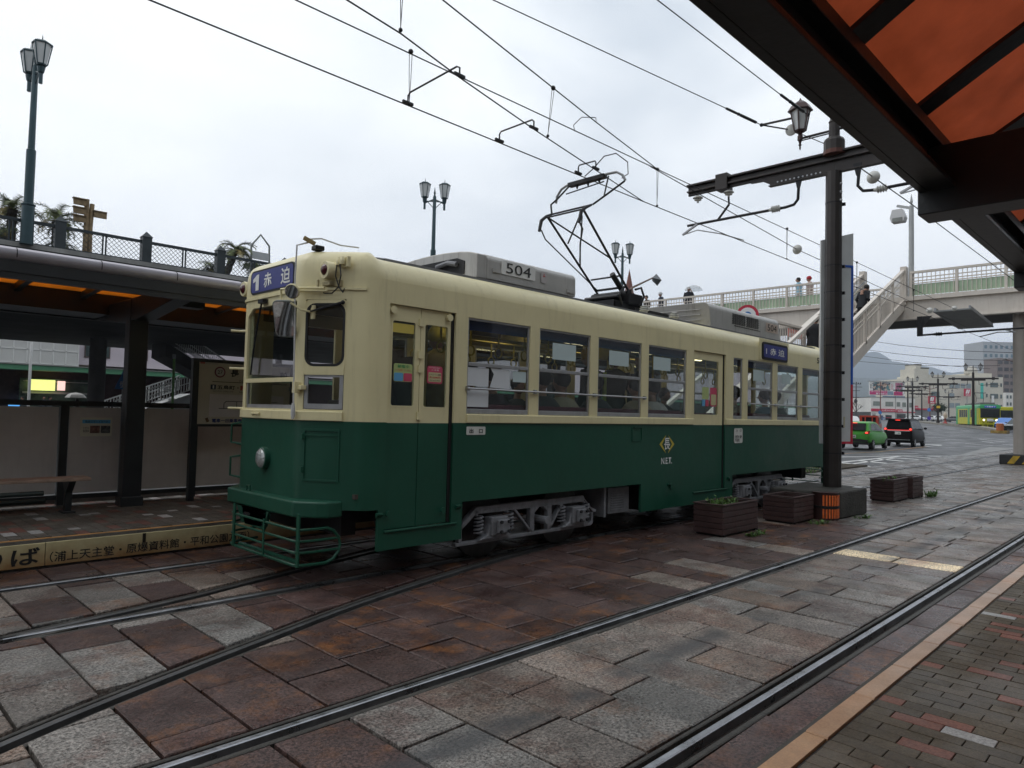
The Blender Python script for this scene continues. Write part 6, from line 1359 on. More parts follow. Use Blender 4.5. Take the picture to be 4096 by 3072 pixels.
# wire of the near track
N7=[Vector((9.75,3.2,4.91)),Vector((12.15,3.2,4.96)),Vector((20.9,3.2,5.04))]; N7=N7+[Vector((33,3.2,5.2))]
W7t=wires('overhead_wire',[N7],'wire of the near track passing right of the brown pole',group='overhead tram wires')
W8t=wires('overhead_wire',[[(-6,2.47,4.95),(33,2.47,5.1),(70,2.6,5.2)]],'contact wire of the near track, partly hidden by the shelter roof',group='overhead tram wires')
c=Vector((10.3,3.2,4.92)); s=MB(); s.lathe([(.02,-.06),(.05,-.04),(.085,-.01),(.09,.0),(.03,.02),(.03,.06)],c,16,ax='x'); s.build('insulator',ins,W7t,smooth=True)
for px,py,tt,Y_,mt_ in ((3189,998,W2t,5.9,ins),(3718,1242,W2t,6.26,ins),(3817,1234,W2t,6.26,ins)):
    c=onY(px,py,Y_); s=MB(); s.lathe([(.02,-.06),(.05,-.04),(.09,-.01),(.10,.0),(.05,.02),(.03,.06)],c,16,ax='x'); s.build('insulator',ins,tt,smooth=True)
a=onY(2630,676,5.9); W9=wires('overhead_wire',[[onY(2600,665,5.9),onY(3189,998,5.9),onY(3414,1100,6.1),onY(3718,1242,6.26),onY(3870,1310,6.3)]],'middle of the three wires sloping from the pantograph to the footbridge',group='overhead tram wires')
# ================================================================== FOOTBRIDGE
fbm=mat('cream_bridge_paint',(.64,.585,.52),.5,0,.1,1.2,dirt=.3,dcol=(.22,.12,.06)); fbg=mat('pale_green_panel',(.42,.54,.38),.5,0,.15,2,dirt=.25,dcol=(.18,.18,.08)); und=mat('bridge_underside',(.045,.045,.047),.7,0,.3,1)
FB=thing('footbridge',(33,8,0),'cream steel footbridge with green panels crossing over the tracks','footbridge')
s=MB(); s.box((32.9,-8,5.90),(33.0,26,6.66)); s.box((32.8,-8,5.86),(33.15,26,5.90)); s.box((36.2,-8,5.90),(36.3,26,6.66)); s.build('girder',fbm,FB)
s=MB(); s.box((32.75,-8,6.66),(32.95,26,6.84)); s.build('kerb_beam',fbm,FB)
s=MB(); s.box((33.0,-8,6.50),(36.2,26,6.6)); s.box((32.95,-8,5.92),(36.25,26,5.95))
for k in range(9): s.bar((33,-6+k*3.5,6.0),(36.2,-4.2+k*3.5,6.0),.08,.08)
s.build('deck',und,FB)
def rail_panels(x,y0,y1,z0,z1,par,skip=None):
    s=MB(); s.box((x-.06,y0,z1-.09),(x+.06,y1,z1)); s.build('top_rail',fbm,par)
    s=MB()
    y=y0
    while y<=y1+.01:
        s.box((x-.05,y-.05,z0),(x+.05,y+.05,z1-.05)); y+=1.67
    s.each('rail_post',fbm,par)
    s=MB(); n=int((y1-y0)/.16)
    for k in range(n): yy=y0+(y1-y0)*k/n; s.box((x-.012,yy-.012,z0+.05),(x+.012,yy+.012,z1-.08))
    for zz in (z1-.28,z1-.42): s.box((x-.015,y0,zz-.02),(x+.015,y1,zz+.02))
    s.box((x-.02,y0,z0+.52),(x+.02,y1,z0+.56)); s.build('balusters',fbm,par)
    s=MB(); s.box((x+.03,y0,z0+.04),(x+.045,y1,z0+.50)); s.build('green_panel',fbg,par)
rail_panels(32.85,-8,8.75,6.84,7.90,FB); rail_panels(32.85,10.70,26,6.84,7.90,FB); rail_panels(36.25,-8,26,6.84,7.90,FB)
s=MB(); s.lathe([(.24,0.28),(.24,5.9)],(33.7,5.05,0),20); s.build('pier',mat('pale_concrete_pier',(.42,.38,.34),.6,0,.15,1,dirt=.25,dcol=(.25,.18,.1)),FB,smooth=True)
s=MB(); s.lathe([(.28,0),(.28,5.9)],(33.7,22.5,0),20); s.build('pier',MATS['pale_concrete_pier'],FB,smooth=True)
# striped pier base
PB=thing('pier_guard',(33.5,4.6,0),'black and yellow striped block around the foot of the bridge pier','crash barrier')
s=MB(); s.box((32.5,3.7,0),(34.9,5.55,.36)); s.build('block',mat('black_guard',(.03,.03,.03),.7,0,.3,3,.3,30),PB,bevel=.03)
s=MB()
for k in range(4): y_=5.30-k*.46; s.prism([(32.495,y_,.03),(32.495,y_-.22,.03),(32.495,y_-.42,.33),(32.495,y_-.20,.33)],(-.004,0,0))
s.each('yellow_stripe',mat('guard_yellow',(.55,.36,.04),.6,0,.3,5),PB)
# stairs from the bridge down towards us
SS=thing('staircase',(28,9.8,0),'cream footbridge staircase climbing away from behind the tram','staircase')
sl_=(6.70-3.64)/(33-26.4)
def sz(x): return 6.70+(x-33)*sl_
Y0s,Y1s=9.0,10.65
s=MB()
for yy in (Y0s,Y1s):
    s.prism([(33.0,yy-.05,6.35),(33.0,yy-.05,6.80),(26.2,yy-.05,sz(26.2)+.10),(26.2,yy-.05,sz(26.2)-.35)],(0,.10,0)); s.prism([(26.2,yy-.05,sz(26.2)+.1),(23.5,yy-.05,sz(26.2)+.1),(23.5,yy-.05,sz(26.2)-.3),(26.2,yy-.05,sz(26.2)-.3)],(0,.1,0)); s.prism([(23.5,yy-.05,sz(26.2)-.3),(23.5,yy-.05,sz(26.2)+.1),(16.2,yy-.05,.2),(16.2,yy-.05,-.1)],(0,.1,0))
s.build('stringer',fbm,SS)
s=MB(); n=20
for k in range(n):
    x_=33-(33-26.4)*(k+1)/n; z_=sz(x_)+.02; s.box((x_,Y0s+.05,z_),(x_+.36,Y1s-.05,z_+.04)); s.box((x_+.33,Y0s+.05,z_),(x_+.35,Y1s-.05,z_+.17))
s.box((23.5,Y0s,sz(26.4)-.06),(26.4,Y1s,sz(26.4)+.02)); s.build('tread',mat('brown_tread_tiles',(.15,.125,.10),.7,0,.4,6),SS)
s=MB(); s.prism([(33,Y0s+.05,6.36),(26.4,Y0s+.05,sz(26.4)-.33),(26.4,Y0s+.05,sz(26.4)-.28),(33,Y0s+.05,6.42)],(0,Y1s-Y0s-.1,0)); s.build('soffit',mat('rusty_soffit',(.20,.12,.06),.7,0,.4,1),SS)
for yy in (Y0s,Y1s):
    s=MB(); H_=1.25
    s.bar((33.0,yy,6.80+H_),(26.3,yy,sz(26.3)+.1+H_),.14,.10); s.bar((26.3,yy,sz(26.3)+.1+H_),(23.5,yy,sz(26.3)+.1+H_),.12,.09); s.bar((23.5,yy,sz(26.3)+.1+H_),(16.5,yy,1.6),.12,.09); s.build('hand_rail',fbm,SS)
    s=MB()
    for k in range(5): x_=32.95-k*1.62; s.box((x_-.06,yy-.05,sz(x_)),(x_+.06,yy+.05,sz(x_)+H_+.08))
    s.box((32.8,yy-.12,6.5),(33.1,yy+.12,8.15)); s.each('rail_post',fbm,SS)
    s=MB()
    for k in range(44): x_=32.8-k*.15; s.box((x_-.012,yy-.012,sz(x_)+.1),(x_+.012,yy+.012,sz(x_)+H_+.05))
    for h in (.95,.78): s.bar((33,yy,6.75+h),(26.3,yy,sz(26.3)+.05+h),.025,.03)
    for k in range(18): x_=26.2-k*.15; s.box((x_-.012,yy-.012,sz(26.3)),(x_+.012,yy+.012,sz(26.3)+H_+.05))
    s.build('balusters',fbm,SS)
s=MB(); s.bar((33.0,Y1s-.1,7.75),(27,Y1s-.1,sz(27)+.95),.05,.05); s.bar((33.0,Y1s-.1,7.5),(27,Y1s-.1,sz(27)+.7),.05,.05); s.build('grab_rail',mat('galvanised',(0.4,0.4,0.41),0.35,0.9,0.2),SS)
# small red sign by the landing
a=onY(3152,1313,11.0); b_=onY(3206,1358,11.0); RS=thing('banner',(a.x,11,0),'red and white banner on the lower stair railing','banner'); s=MB(); s.box((a.x,10.98,b_.z),(b_.x,11.02,a.z)); s.build('cloth',mat('banner_red',(.55,.06,.05),.6,0,.3,4),RS); text('ENE',(a.x+.05,10.98,b_.z+.03),(b_.x-a.x)*.8,.12,XP,ZP,inkw,parent=RS,bold=.02); s=MB(); s.tube([(a.x,11,0),(a.x,11,b_.z)],.03,6); s.tube([(b_.x,11,0),(b_.x,11,b_.z)],.03,6); s.build('post',greym,RS)
# lamp on the bridge
LB=thing('street_lamp',(32.95,8.72,6.8),'white lamp post with a square lantern head standing on the footbridge','street lamp')
s=MB(); s.lathe([(.11,6.8),(.10,9.8),(.09,10.75),(.03,10.8),(.06,10.95),(.0001,11.3)],(32.95,8.72,0),10); s.bar((32.95,8.72,10.66),(32.95,9.28,10.86),.10,.10); s.build('post',mat('pale_grey_post',(.42,.43,.43),.5,.1,.1),LB)
s=MB(); s.prism([(32.78,8.98,10.12),(32.78,9.46,10.12),(32.78,9.53,10.32),(32.78,9.44,10.68),(32.78,9.05,10.68),(32.78,8.92,10.32)],(.4,0,0)); lh=s.build('lamp_head',mat('white_lamp_head',(.60,.60,.60),.4,0,.05),LB,bevel=.02); s=MB(); s.box((32.765,9.02,10.14),(32.78,9.42,10.30)); s.build('lamp_glass',mat('smoked_lamp_glass',(.20,.21,.19),.2,0,.1),lh)
# hangers under the bridge
HG=thing('wire_bracket',(32.5,6,5.5),'black bracket arm with insulators hung below the footbridge','bracket')
s=MB(); s.tube([(32.4,8.2,5.12),(32.4,4.3,5.20)],.04,8); s.box((32.35,8.15,5.08),(32.45,8.35,5.9)); s.prism([(32.38,8.3,5.3),(32.38,8.3,5.9),(32.38,7.8,5.9)],(.04,0,0)); s.build('arm',blackm,HG); s=MB(); s.tube([(32.4,5.4,5.19),(32.4,5.0,5.05)],.03,6); s.tube([(32.4,5.0,5.05),(32.6,5.6,5.10),(32.9,6.25,4.99)],.02,6); s.build('steady_arm',greym,HG)
s=MB(); s.lathe([(.05,-.15),(.09,-.12),(.05,-.08),(.09,-.04),(.05,0),(.09,.04),(.05,.08),(.05,.15)],(32.4,7.6,5.13),12,ax='y'); s.build('insulator',blackm,HG)
PT=thing('wire_guard_trough',(31,6.3,5.6),'flat grey guard trough fixed over the contact wire under the bridge','guard trough'); s=MB(); s.prism([(29.2,5.8,5.60),(29.2,7.0,5.60),(33,7.0,5.35),(33,5.8,5.35)],(0,0,.05)); s.build('plate',mat('grey_plate',(.22,.23,.23),.5,.3,.15),PT); s=MB()
for y_ in (5.85,6.95): s.bar((29.2,y_,5.70),(33,y_,5.45),.06,.10)
s.build('rim',greym,PT)
# people on the bridge and on the stairs
simple_person(33.9,13.9,6.78,1.62,(.30,.50,.62),(.05,.05,.06),'woman in a light blue padded jacket on the footbridge',rz=R(120),build=1.2,coat=.05)
simple_person(34.35,13.55,6.8,1.68,(.50,.38,.34),(.06,.05,.05),'person with a red hat and pink jacket on the footbridge',rz=R(120),hat=(.42,.03,.04),build=1.2,coat=.05)
simple_person(34.0,20.0,6.95,1.66,(.02,.022,.03),(.02,.02,.02),'person in black raising a phone under a clear umbrella on the bridge',rz=R(210),armraise=1,build=1.1)
simple_person(34.2,21.9,6.92,1.62,(.025,.03,.05),(.02,.02,.02),'person with a pale hood near the left end of the bridge',rz=R(150),hat=(.55,.56,.58),build=1.05)
simple_person(34.2,22.85,6.86,1.6,(.06,.05,.045),(.02,.02,.02),'dark haired person farthest left on the bridge',rz=R(170))
u_=Vector((34.1,19.8,8.55)); UM2=thing('umbrella',u_,'clear plastic umbrella held by the person on the bridge','umbrella'); s=MB(); s.lathe([(.0001,.28),(.2,.25),(.4,.15),(.5,.0)],(34.1,19.75,8.45),8,cap=False,M=None); s.build('canopy',glassmat('clear_plastic',(.85,.87,.88),.85,.1,.15),UM2)
simple_person(26.3,10.15,sz(26.3)-.0,1.72,(.012,.012,.014),(.015,.015,.016),'person in a long black coat on the stair landing with back turned',rz=R(10),build=1.45,coat=.28)
simple_person(30.0,9.75,sz(30.0)+.05,1.70,(.010,.012,.016),(.02,.02,.022),'person in a dark suit leaning forward higher up the stairs',rz=R(-15),lean=.9,arms=.6,build=1.1)
# no entry style round sign behind the rear air conditioner, spire, street light
c=onY(2990,1262,14.0); RD=thing('road_sign',(c.x,14,0),'round road sign with red rim behind the rear air conditioner','road sign')
s=MB(); s.tube([(c.x,14.05,0),(c.x,14.05,c.z)],.04,8); s.build('pole',greym,RD)
nv=Vector((-c.x,-14,0)).normalized(); tv=Vector((-nv.y,nv.x,0)); 
def rdisc(r,d,mt,nm): 
    s=MB(); s.prism([c+nv*d+tv*r*math.cos(k*.2618)+Vector((0,0,r*math.sin(k*.2618))) for k in range(24)],nv*.01); return s.build(nm,mt,RD)
k_=.47
rdisc(k_,0,red_,'rim'); rdisc(k_*.74,.012,inkw,'face'); rdisc(k_*.36,.024,mat('sign_blue',(.03,.16,.45),.4,0,.05),'centre')
c=onY(2518,1075,32); SPI=thing('spire',(c.x,32,0),'thin brick red spire behind the pantograph base','spire'); s=MB(); s.lathe([(.5,DZ),(.5,c.z-2.2),(.35,c.z-1.8),(.0001,c.z)],(c.x,32,0),8); s.build('cone',mat('brick_red_paint',(.16,.06,.045),.6,0,.2),SPI)
c=onY(2530,1150,18); e_=onY(2625,1114,18); DL=thing('street_lamp',(c.x,18,0),'street light with a grey diamond shaped head right of the pantograph','street lamp'); s=MB(); s.tube([(c.x-.1,18,0),(c.x-.1,18,c.z-.1),(c.x,18,c.z),(e_.x-.3,18,e_.z-.02)],[.09,.07,.05,.035],8); s.build('post',mat('brown_lamp_post',(.12,.08,.06),.5,.2,.2),DL)
s=MB(); h_=onY(2650,1118,18); a=Vector((e_.x-.35,18,e_.z-.02)); bq=Vector((e_.x+.45,18,e_.z-.02)); tpp=Vector((e_.x,18,e_.z+.22)); bt=Vector((e_.x+.1,18,e_.z-.33)); f1=Vector((e_.x+.05,17.75,e_.z-.08)); f2=Vector((e_.x+.05,18.25,e_.z-.08)); s.add([a,bq,tpp,bt,f1,f2],[(0,4,2),(4,1,2),(1,5,2),(5,0,2),(4,0,3),(1,4,3),(5,1,3),(0,5,3)]); s.build('lamp_head',mat('grey_facets',(.16,.17,.18),.4,.3,.1),DL)
# ================================================================== PASSENGERS INSIDE THE TRAM
seats=[(4.9,5.45,(.02,.02,.022),None),(5.25,5.45,(.015,.015,.02),None),(6.05,5.45,(.04,.04,.045),None),(6.4,5.45,(.30,.27,.2),None),(7.05,5.45,(.02,.02,.03),None),(7.95,5.45,(.32,.27,.2),None),(8.35,5.45,(.4,.38,.36),None),(10.75,5.45,(.3,.27,.22),None),(11.9,5.45,(.06,.12,.22),(.03,.03,.03)),(12.3,5.45,(.02,.02,.02),None),(5.6,7.08,(.03,.03,.04),None),(7.3,7.08,(.05,.05,.06),None),(8.2,7.08,(.02,.02,.02),None),(11.2,7.08,(.03,.03,.04),None)]
PL=['person in a dark coat seated behind the first side window','second dark coated person seated behind the first side window','person in a grey coat seated behind the second side window','person in a pale coat seated behind the second side window','dark dressed person seated behind the third side window','person in a beige padded coat behind the fourth side window','person in a white padded coat behind the fourth side window','person in a pale coat behind the window after the rear door','person in a blue coat and dark cap near the rear of the tram','person in black seated next to the capped passenger','person on the far bench facing the first and second window','person on the far bench facing the third window','person on the far bench facing the fourth window','person on the far bench near the rear']
def seated(x,y,face,top,label,hat=None):
    t=thing('person',(x,y,1.22),label,'person','passengers in the tram'); M_=Matrix.Translation((x,y,1.22))@Matrix.Rotation(face,4,'Z')
    V=lambda a:M_@Vector(a)
    s=MB(); s.tube([V((0,0,.42)),V((.01,0,.55)),V((.02,0,.64))],[.07,.05,.05],10); s.ball((0,0,0),.10,12,(1,.82,1.2),M_@Matrix.Translation((.03,0,.70))); s.bar(V((.12,0,.69)),V((.145,0,.68)),.02,.03)
    for sg in (1,-1):
        s.tube([V((.24,sg*.14,.12)),V((.33,sg*.08,.10))],[.033,.028],7)
        for q_ in range(4): s.tube([V((.33,sg*.08-.02*sg+.012*q_*sg,.10)),V((.39,sg*.06-.02*sg+.012*q_*sg,.085))],.008,4)
    s.build('body',MATS.get('skin_350') or mat('skin_350',(.35,.2,.14),.6,0,.05),t,smooth=True)
    tm=mat('cloth_%s'%'_'.join('%d'%int(c*1000) for c in top),top,.85,0,.15,8)
    s=MB(); s.tube([V((-.02,0,-.02)),V((0,0,.2)),V((0,0,.4)),V((.01,0,.48)),V((.01,0,.52))],[.20,.19,.21,.15,.07],12)
    for sg in (1,-1): s.tube([V((0,sg*.18,.42)),V((.03,sg*.24,.18)),V((.24,sg*.14,.12))],[.07,.055,.045],8)
    s.build('coat',tm,t,smooth=True)
    s=MB()
    for sg in (1,-1): s.tube([V((0,sg*.1,.08)),V((.42,sg*.11,.08)),V((.44,sg*.11,-.36))],[.10,.08,.055],8)
    s.build('trousers',mat('cloth_20_20_25',(.02,.02,.025),.85,0,.15),t,smooth=True)
    s=MB(); s.ball((0,0,0),.113,12,(1,.88,1.0),M_@Matrix.Translation((.005,0,.735))); s.build('cap' if hat else 'hair',mat('hair_10',(.012,.01,.009),.6,0,.3,30),t,smooth=True)
for (x,y,c,h),lb in zip(seats,PL): seated(x,y,R(90) if y<6 else R(-90),c,lb,h)
simple_person(5.05,6.15,.8,1.66,(.20,.16,.05),(.03,.03,.03),'person in a yellow cap and dark jacket standing behind the first window','passengers in the tram',rz=R(80),hat=(.40,.33,.06))
g_=simple_person(7.62,5.98,.8,1.62,(.02,.025,.03),(.02,.02,.03),'worker with a mustard cap and reflective vest behind the third window','passengers in the tram',rz=R(100),hat=(.42,.24,.03))
s=MB()
for dx_ in (-.13,.05): s.prism([(7.60+dx_,5.80,1.25),(7.66+dx_,5.80,1.25),(7.68+dx_,5.81,2.12),(7.62+dx_,5.81,2.12)],(0,-.02,0))
s.build('reflective_band',mat('lime_reflective',(.45,.60,.06),.5,0,.1),g_)
simple_person(9.2,6.2,.8,1.68,(.02,.02,.025),(.02,.02,.02),'passenger in dark clothes standing behind the rear door glass','passengers in the tram',rz=R(170))
simple_person(8.6,6.3,.8,1.66,(.03,.03,.03),(.02,.02,.02),'standing passenger behind the fourth window in dark clothes','passengers in the tram',rz=R(40))
simple_person(4.3,6.2,.8,1.66,(.04,.02,.02),(.02,.02,.02),'passenger standing behind the front door glass','passengers in the tram',rz=R(60))
# ================================================================== CARS
tyre=mat('tyre_rubber',(.018,.018,.019),.75,0,.2,20); rim=mat('alloy_rim',(.42,.43,.45),.3,.8,.15,20); cglass=mat('dark_car_glass',(.012,.014,.016),.2,0,0,spec=.12); brk=mat('lit_brake_lamp',(.7,.02,.02),.3,0,0,emit=(1,.06,.04),es=1.6); redp=mat('red_lens_plastic',(.35,.01,.015),.2,0,0); plate=mat('number_plate_white',(.70,.71,.70),.4,0,.03); blkp=mat('black_car_plastic',(.02,.02,.02),.5,0,.1)
def car(name,kind,label,paint,sec,roof,wins,wx,wr,W,group=None,cat='car'):
    """sec: (x, z_low, z_belt, half width); roof: side outline of the cabin; local x forward, built at origin"""
    t=thing(name,(0,0,0),label,cat,group)
    s=MB(); n=0
    for (x_,zl_,zb_,hw) in sec:
        prof=[(-hw*.86,zl_),(-hw*.98,zl_+.10),(-hw,zl_+.30),(-hw*.985,zb_-.12),(-hw*.93,zb_-.02),(-hw*.80,zb_)]; prof=prof+[(-a,b_) for a,b_ in prof[::-1]]; n=len(prof)
        s.v+=[Vector((x_,a,b_)) for a,b_ in prof]
    for i in range(len(sec)-1):
        for k in range(n): j=(k+1)%n; s.f.append([i*n+k,i*n+j,(i+1)*n+j,(i+1)*n+k]); s.mi.append(0); s.col.append(None)
    for e in (list(range(n)),list(range((len(sec)-1)*n,len(sec)*n))): s.f.append(e); s.mi.append(0); s.col.append(None)
    b_=s.build('body',paint,t,smooth=True,auto=50,bevel=.02)
    # cabin
    s=MB(); m_=len(roof); zb_=roof[0][1]; zt=max(z for _,z in roof)
    def hwz(z): return W/2*(.90-.20*(z-zb_)/(zt-zb_))
    L_=[(x_,-hwz(z_),z_) for x_,z_ in roof]; Rr=[(x_,hwz(z_),z_) for x_,z_ in roof]
    s.add(L_+Rr,[tuple(range(m_)),tuple(range(m_,2*m_))[::-1]]+[(i,i+m_,(i+1)%m_+m_,(i+1)%m_) for i in range(m_)]); s.build('cabin',paint,t,bevel=.04,segs=3)
    for wn in wins:   # side windows
        for sg in (1,-1):
            s=MB(); s.prism([(x_,sg*(hwz(z_)+.006),z_) for x_,z_ in wn],(0,sg*.004,0)); s.build('side_window',cglass,t)
    for sg in (1,-1):
        for x_ in wx:
            s=MB(); s.lathe([(wr,-.09),(wr*1.0,-.04),(wr*.97,.09),(wr*.66,.10)],(x_,sg*(W/2-.10),wr),20,ax='y',M=None) if sg>0 else s.lathe([(wr,.09),(wr*1.0,.04),(wr*.97,-.09),(wr*.66,-.10)],(x_,sg*(W/2-.10),wr),20,ax='y'); w_=s.build('wheel',tyre,t,smooth=True)
            s=MB()
            for q_ in range(7): a=2*math.pi*q_/7; s.bar((x_,sg*(W/2-.002),wr),(x_+wr*.6*math.cos(a),sg*(W/2-.006),wr+wr*.6*math.sin(a)),.05,.02,up=(0,1,0))
            s.lathe([(wr*.64,0),(wr*.60,.012)],(x_,sg*(W/2-.01),wr),18,ax='y',cap=False); s.lathe([(wr*.14,-.01),(wr*.14,.01)],(x_,sg*(W/2),wr),8,ax='y'); s.build('rim',rim,w_)
            s=MB(); s.lathe([(wr*1.16,-.01),(wr*1.16,.01)],(x_,sg*(W/2-.075),wr+.02),22,ax='y'); s.build('wheel_arch',blkp,t)
        s=MB(); s.ball((0,0,0),.10,10,(.6,1,.75),Matrix.Translation((mirx(roof),sg*(W/2+.08),zb_+.08))); s.build('door_mirror',paint if kind!='hatch' else blkp,t,smooth=True)
    return t
def mirx(roof): return max(x for x,z in roof)-.35
def rearplate(t,x_,z_,txt,W_=.33):
    s=MB(); s.box((x_-.012,-W_/2,z_),(x_,W_/2,z_+.165)); p=s.build('number_plate',plate,t); text(txt,(x_-.013,W_/2-.05,z_+.03),.24,.08,FR,ZP,mat('green_lettering2',(.02,.12,.06),.5,0,0),parent=p,bold=.03); return p
# green hatchback
gp_=mat('metallic_green_paint',(.09,.38,.065),.35,.0,.08,3,spec=.15)
GC=car('hatchback','hatch','bright green hatchback with lit tail lamps, seen from behind beside the sign boards',gp_,[(-1.93,.42,.80,.72),(-1.86,.34,.92,.80),(-1.4,.28,.94,.845),(-.6,.22,.93,.85),(.6,.22,.93,.85),(1.3,.24,.90,.84),(1.75,.30,.80,.76),(1.93,.36,.62,.62)],[(-1.84,.92),(-1.35,1.40),(-1.1,1.455),(-.3,1.48),(.2,1.44),(1.15,.93)],[[(-1.28,1.02),(-1.05,1.34),(-.42,1.38),(-.42,.99)],[(-.36,.99),(-.36,1.38),(.12,1.36),(.85,.98)]],(-1.24,1.24),.31,1.69)
s=MB(); s.prism([(-1.80,-.60,1.00),(-1.80,.60,1.00),(-1.40,.52,1.37),(-1.40,-.52,1.37)],(-.035,0,.02)); s.build('rear_window',cglass,GC); s=MB(); s.tube([(-1.86,.30,1.0),(-1.84,-.10,1.08)],.012,5); s.build('wiper',blkp,GC)
for sg in (1,-1):
    s=MB(); s.prism([(-1.86,sg*.52,.86),(-1.85,sg*.78,1.0),(-1.72,sg*.80,1.0),(-1.80,sg*.80,.84),(-1.90,sg*.70,.82)],(-.045,0,0)); tl=s.build('tail_lamp',redp,GC); s=MB(); s.ball((-1.915,sg*.68,.89),.055,8,(.5,1.3,.9)); s.build('bulb',brk,tl,smooth=True)
s=MB(); s.box((-1.60,-.12,1.385),(-1.56,.12,1.41)); s.build('high_brake_lamp',brk,GC); rearplate(GC,-1.945,.60,'84-49')
s=MB(); s.prism([(-1.94,-.70,.40),(-1.94,.70,.40),(-1.94,.78,.50),(-1.94,.35,.56),(-1.94,-.35,.56),(-1.94,-.78,.50)],(-.02,0,0)); s.box((-1.90,-.74,.26),(-1.3,.74,.40)); s.build('bumper_skirt',blkp,GC)
GC.location=(41.25,13.28,0.0); GC.rotation_euler=(0,0,R(2.5))
# black van
bp_=mat('black_van_paint',(.016,.015,.015),.4,.0,.05,3,spec=.08)
VN=car('minivan','van','tall black minivan with glowing red tail lamp bar waiting beside the green car',bp_,[(-1.85,.36,1.05,.72),(-1.80,.28,1.08,.78),(-1.2,.24,1.08,.81),(.9,.24,1.05,.81),(1.4,.26,.98,.79),(1.75,.32,.86,.72),(1.86,.38,.70,.62)],[(-1.80,1.06),(-1.70,1.64),(-1.55,1.73),(.2,1.75),(.75,1.66),(1.45,1.03)],[[(-1.60,1.14),(-1.52,1.58),(-.72,1.62),(-.72,1.12)],[(-.66,1.12),(-.66,1.62),(.18,1.62),(.18,1.12)],[(.24,1.12),(.24,1.62),(.62,1.58),(1.12,1.10)]],(-1.22,1.22),.30,1.62)
s=MB(); s.prism([(-1.80,-.62,1.16),(-1.80,.62,1.16),(-1.72,.58,1.60),(-1.72,-.58,1.60)],(-.03,0,0)); s.build('rear_window',cglass,VN); s=MB(); s.box((-1.90,-.64,1.66),(-1.55,.64,1.72)); s.build('roof_spoiler',bp_,VN,bevel=.015)
s=MB(); s.box((-1.885,-.62,1.00),(-1.85,.62,1.045)); s.build('tail_lamp_bar',mat('red_light_bar',(.6,.03,.04),.3,0,0,emit=(1,.08,.08),es=.5),VN); s=MB(); s.box((-1.885,-.66,.955),(-1.85,.66,.995)); s.build('chrome_strip',rim,VN)
for sg in (1,-1):
    s=MB(); s.box((-1.88,sg*.60,.96),(-1.76,sg*.79,1.16)); tl=s.build('tail_lamp',redp,VN,bevel=.02); s=MB(); s.ball((-1.89,sg*.70,1.08),.06,8,(.5,1.1,1)); s.build('bulb',brk,tl,smooth=True)
s=MB(); s.box((-1.905,-.13,1.625),(-1.88,.13,1.655)); s.build('high_brake_lamp',brk,VN); rearplate(VN,-1.875,.76,'・・569'); s=MB(); s.box((-1.88,-.66,.42),(-1.86,.66,.45)); s.build('chrome_strip',rim,VN)
VN.location=(49.5,13.42,gz(depth(49.5,13.4))-.03); VN.rotation_euler=(0,0,R(2.5))
def place_far(t,px,py,D,head,base=None):
    """stand thing at image point; head = degrees its x axis turns left of the line of sight"""
    p=at(px,py,D); az=math.atan2(p.y,p.x); t.location=(p.x,p.y,(gz(D)-.03) if base is None else base); t.rotation_euler=(0,0,az+R(head)); return t
wp=mat('white_car_paint',(.62,.63,.63),.25,0,.05,3,coat=.5); bkp=mat('dark_green_car_paint',(.02,.028,.026),.25,.2,.05,coat=.5); blp=mat('blue_car_paint',(.07,.20,.55),.25,.2,.05,coat=.5); rdp=mat('red_truck_paint',(.40,.05,.025),.35,0,.1)
sedan_sec=[(-2.2,.40,.78,.72),(-2.1,.30,.92,.80),(-1.2,.25,.95,.85),(.8,.25,.92,.85),(1.7,.28,.82,.80),(2.15,.36,.62,.68)]; sedan_roof=[(-1.7,.93),(-1.15,1.36),(-.3,1.43),(.25,1.40),(1.05,.90)]; sedan_w=[[(-1.35,1.0),(-1.08,1.30),(-.42,1.36),(-.42,.98)],[(-.36,.98),(-.36,1.36),(.18,1.34),(.78,.97)]]
SD=car('parked_car','sedan','white sedan parked in front of the roller shutters',wp,sedan_sec,sedan_roof,sedan_w,(-1.35,1.35),.31,1.7,'parked and waiting cars in the distance')
place_far(SD,3658,1672,172,70)
def far_copy(src,px,py,D,head,label,paint=None):
    c=copy_tree(src,label=label); place_far(c,px,py,D,head)
    if paint:
        for ch in c.children:
            if ch.name.split('.')[0] in ('body','cabin','door_mirror'): ch.data=ch.data.copy(); ch.data.materials[0]=paint
    return c
far_copy(SD,3733,1672,178,30,'white parked car next to the brown pole base, right of the sedan')
far_copy(SD,3757,1672,176,45,'second white parked car, partly behind the pole with the yellow tag')
far_copy(SD,3815,1676,170,60,'grey car in the shade left of the yellow and green tram',mat('grey_car_paint',(.10,.11,.12),.3,.2,.05,coat=.5))
far_copy(SD,4020,1715,83,172,'blue taxi coloured car at the right of the yellow and green tram',blp)
far_copy(SD,4075,1722,76,158,'dark car at the right edge behind the blue car',bkp)
far_copy(SD,3395,1690,70,10,'white car mostly hidden behind the sign boards')
for c in [o for o in scene.objects if o.get('label','').startswith(('blue taxi','dark car at'))]:
    s=MB(); 
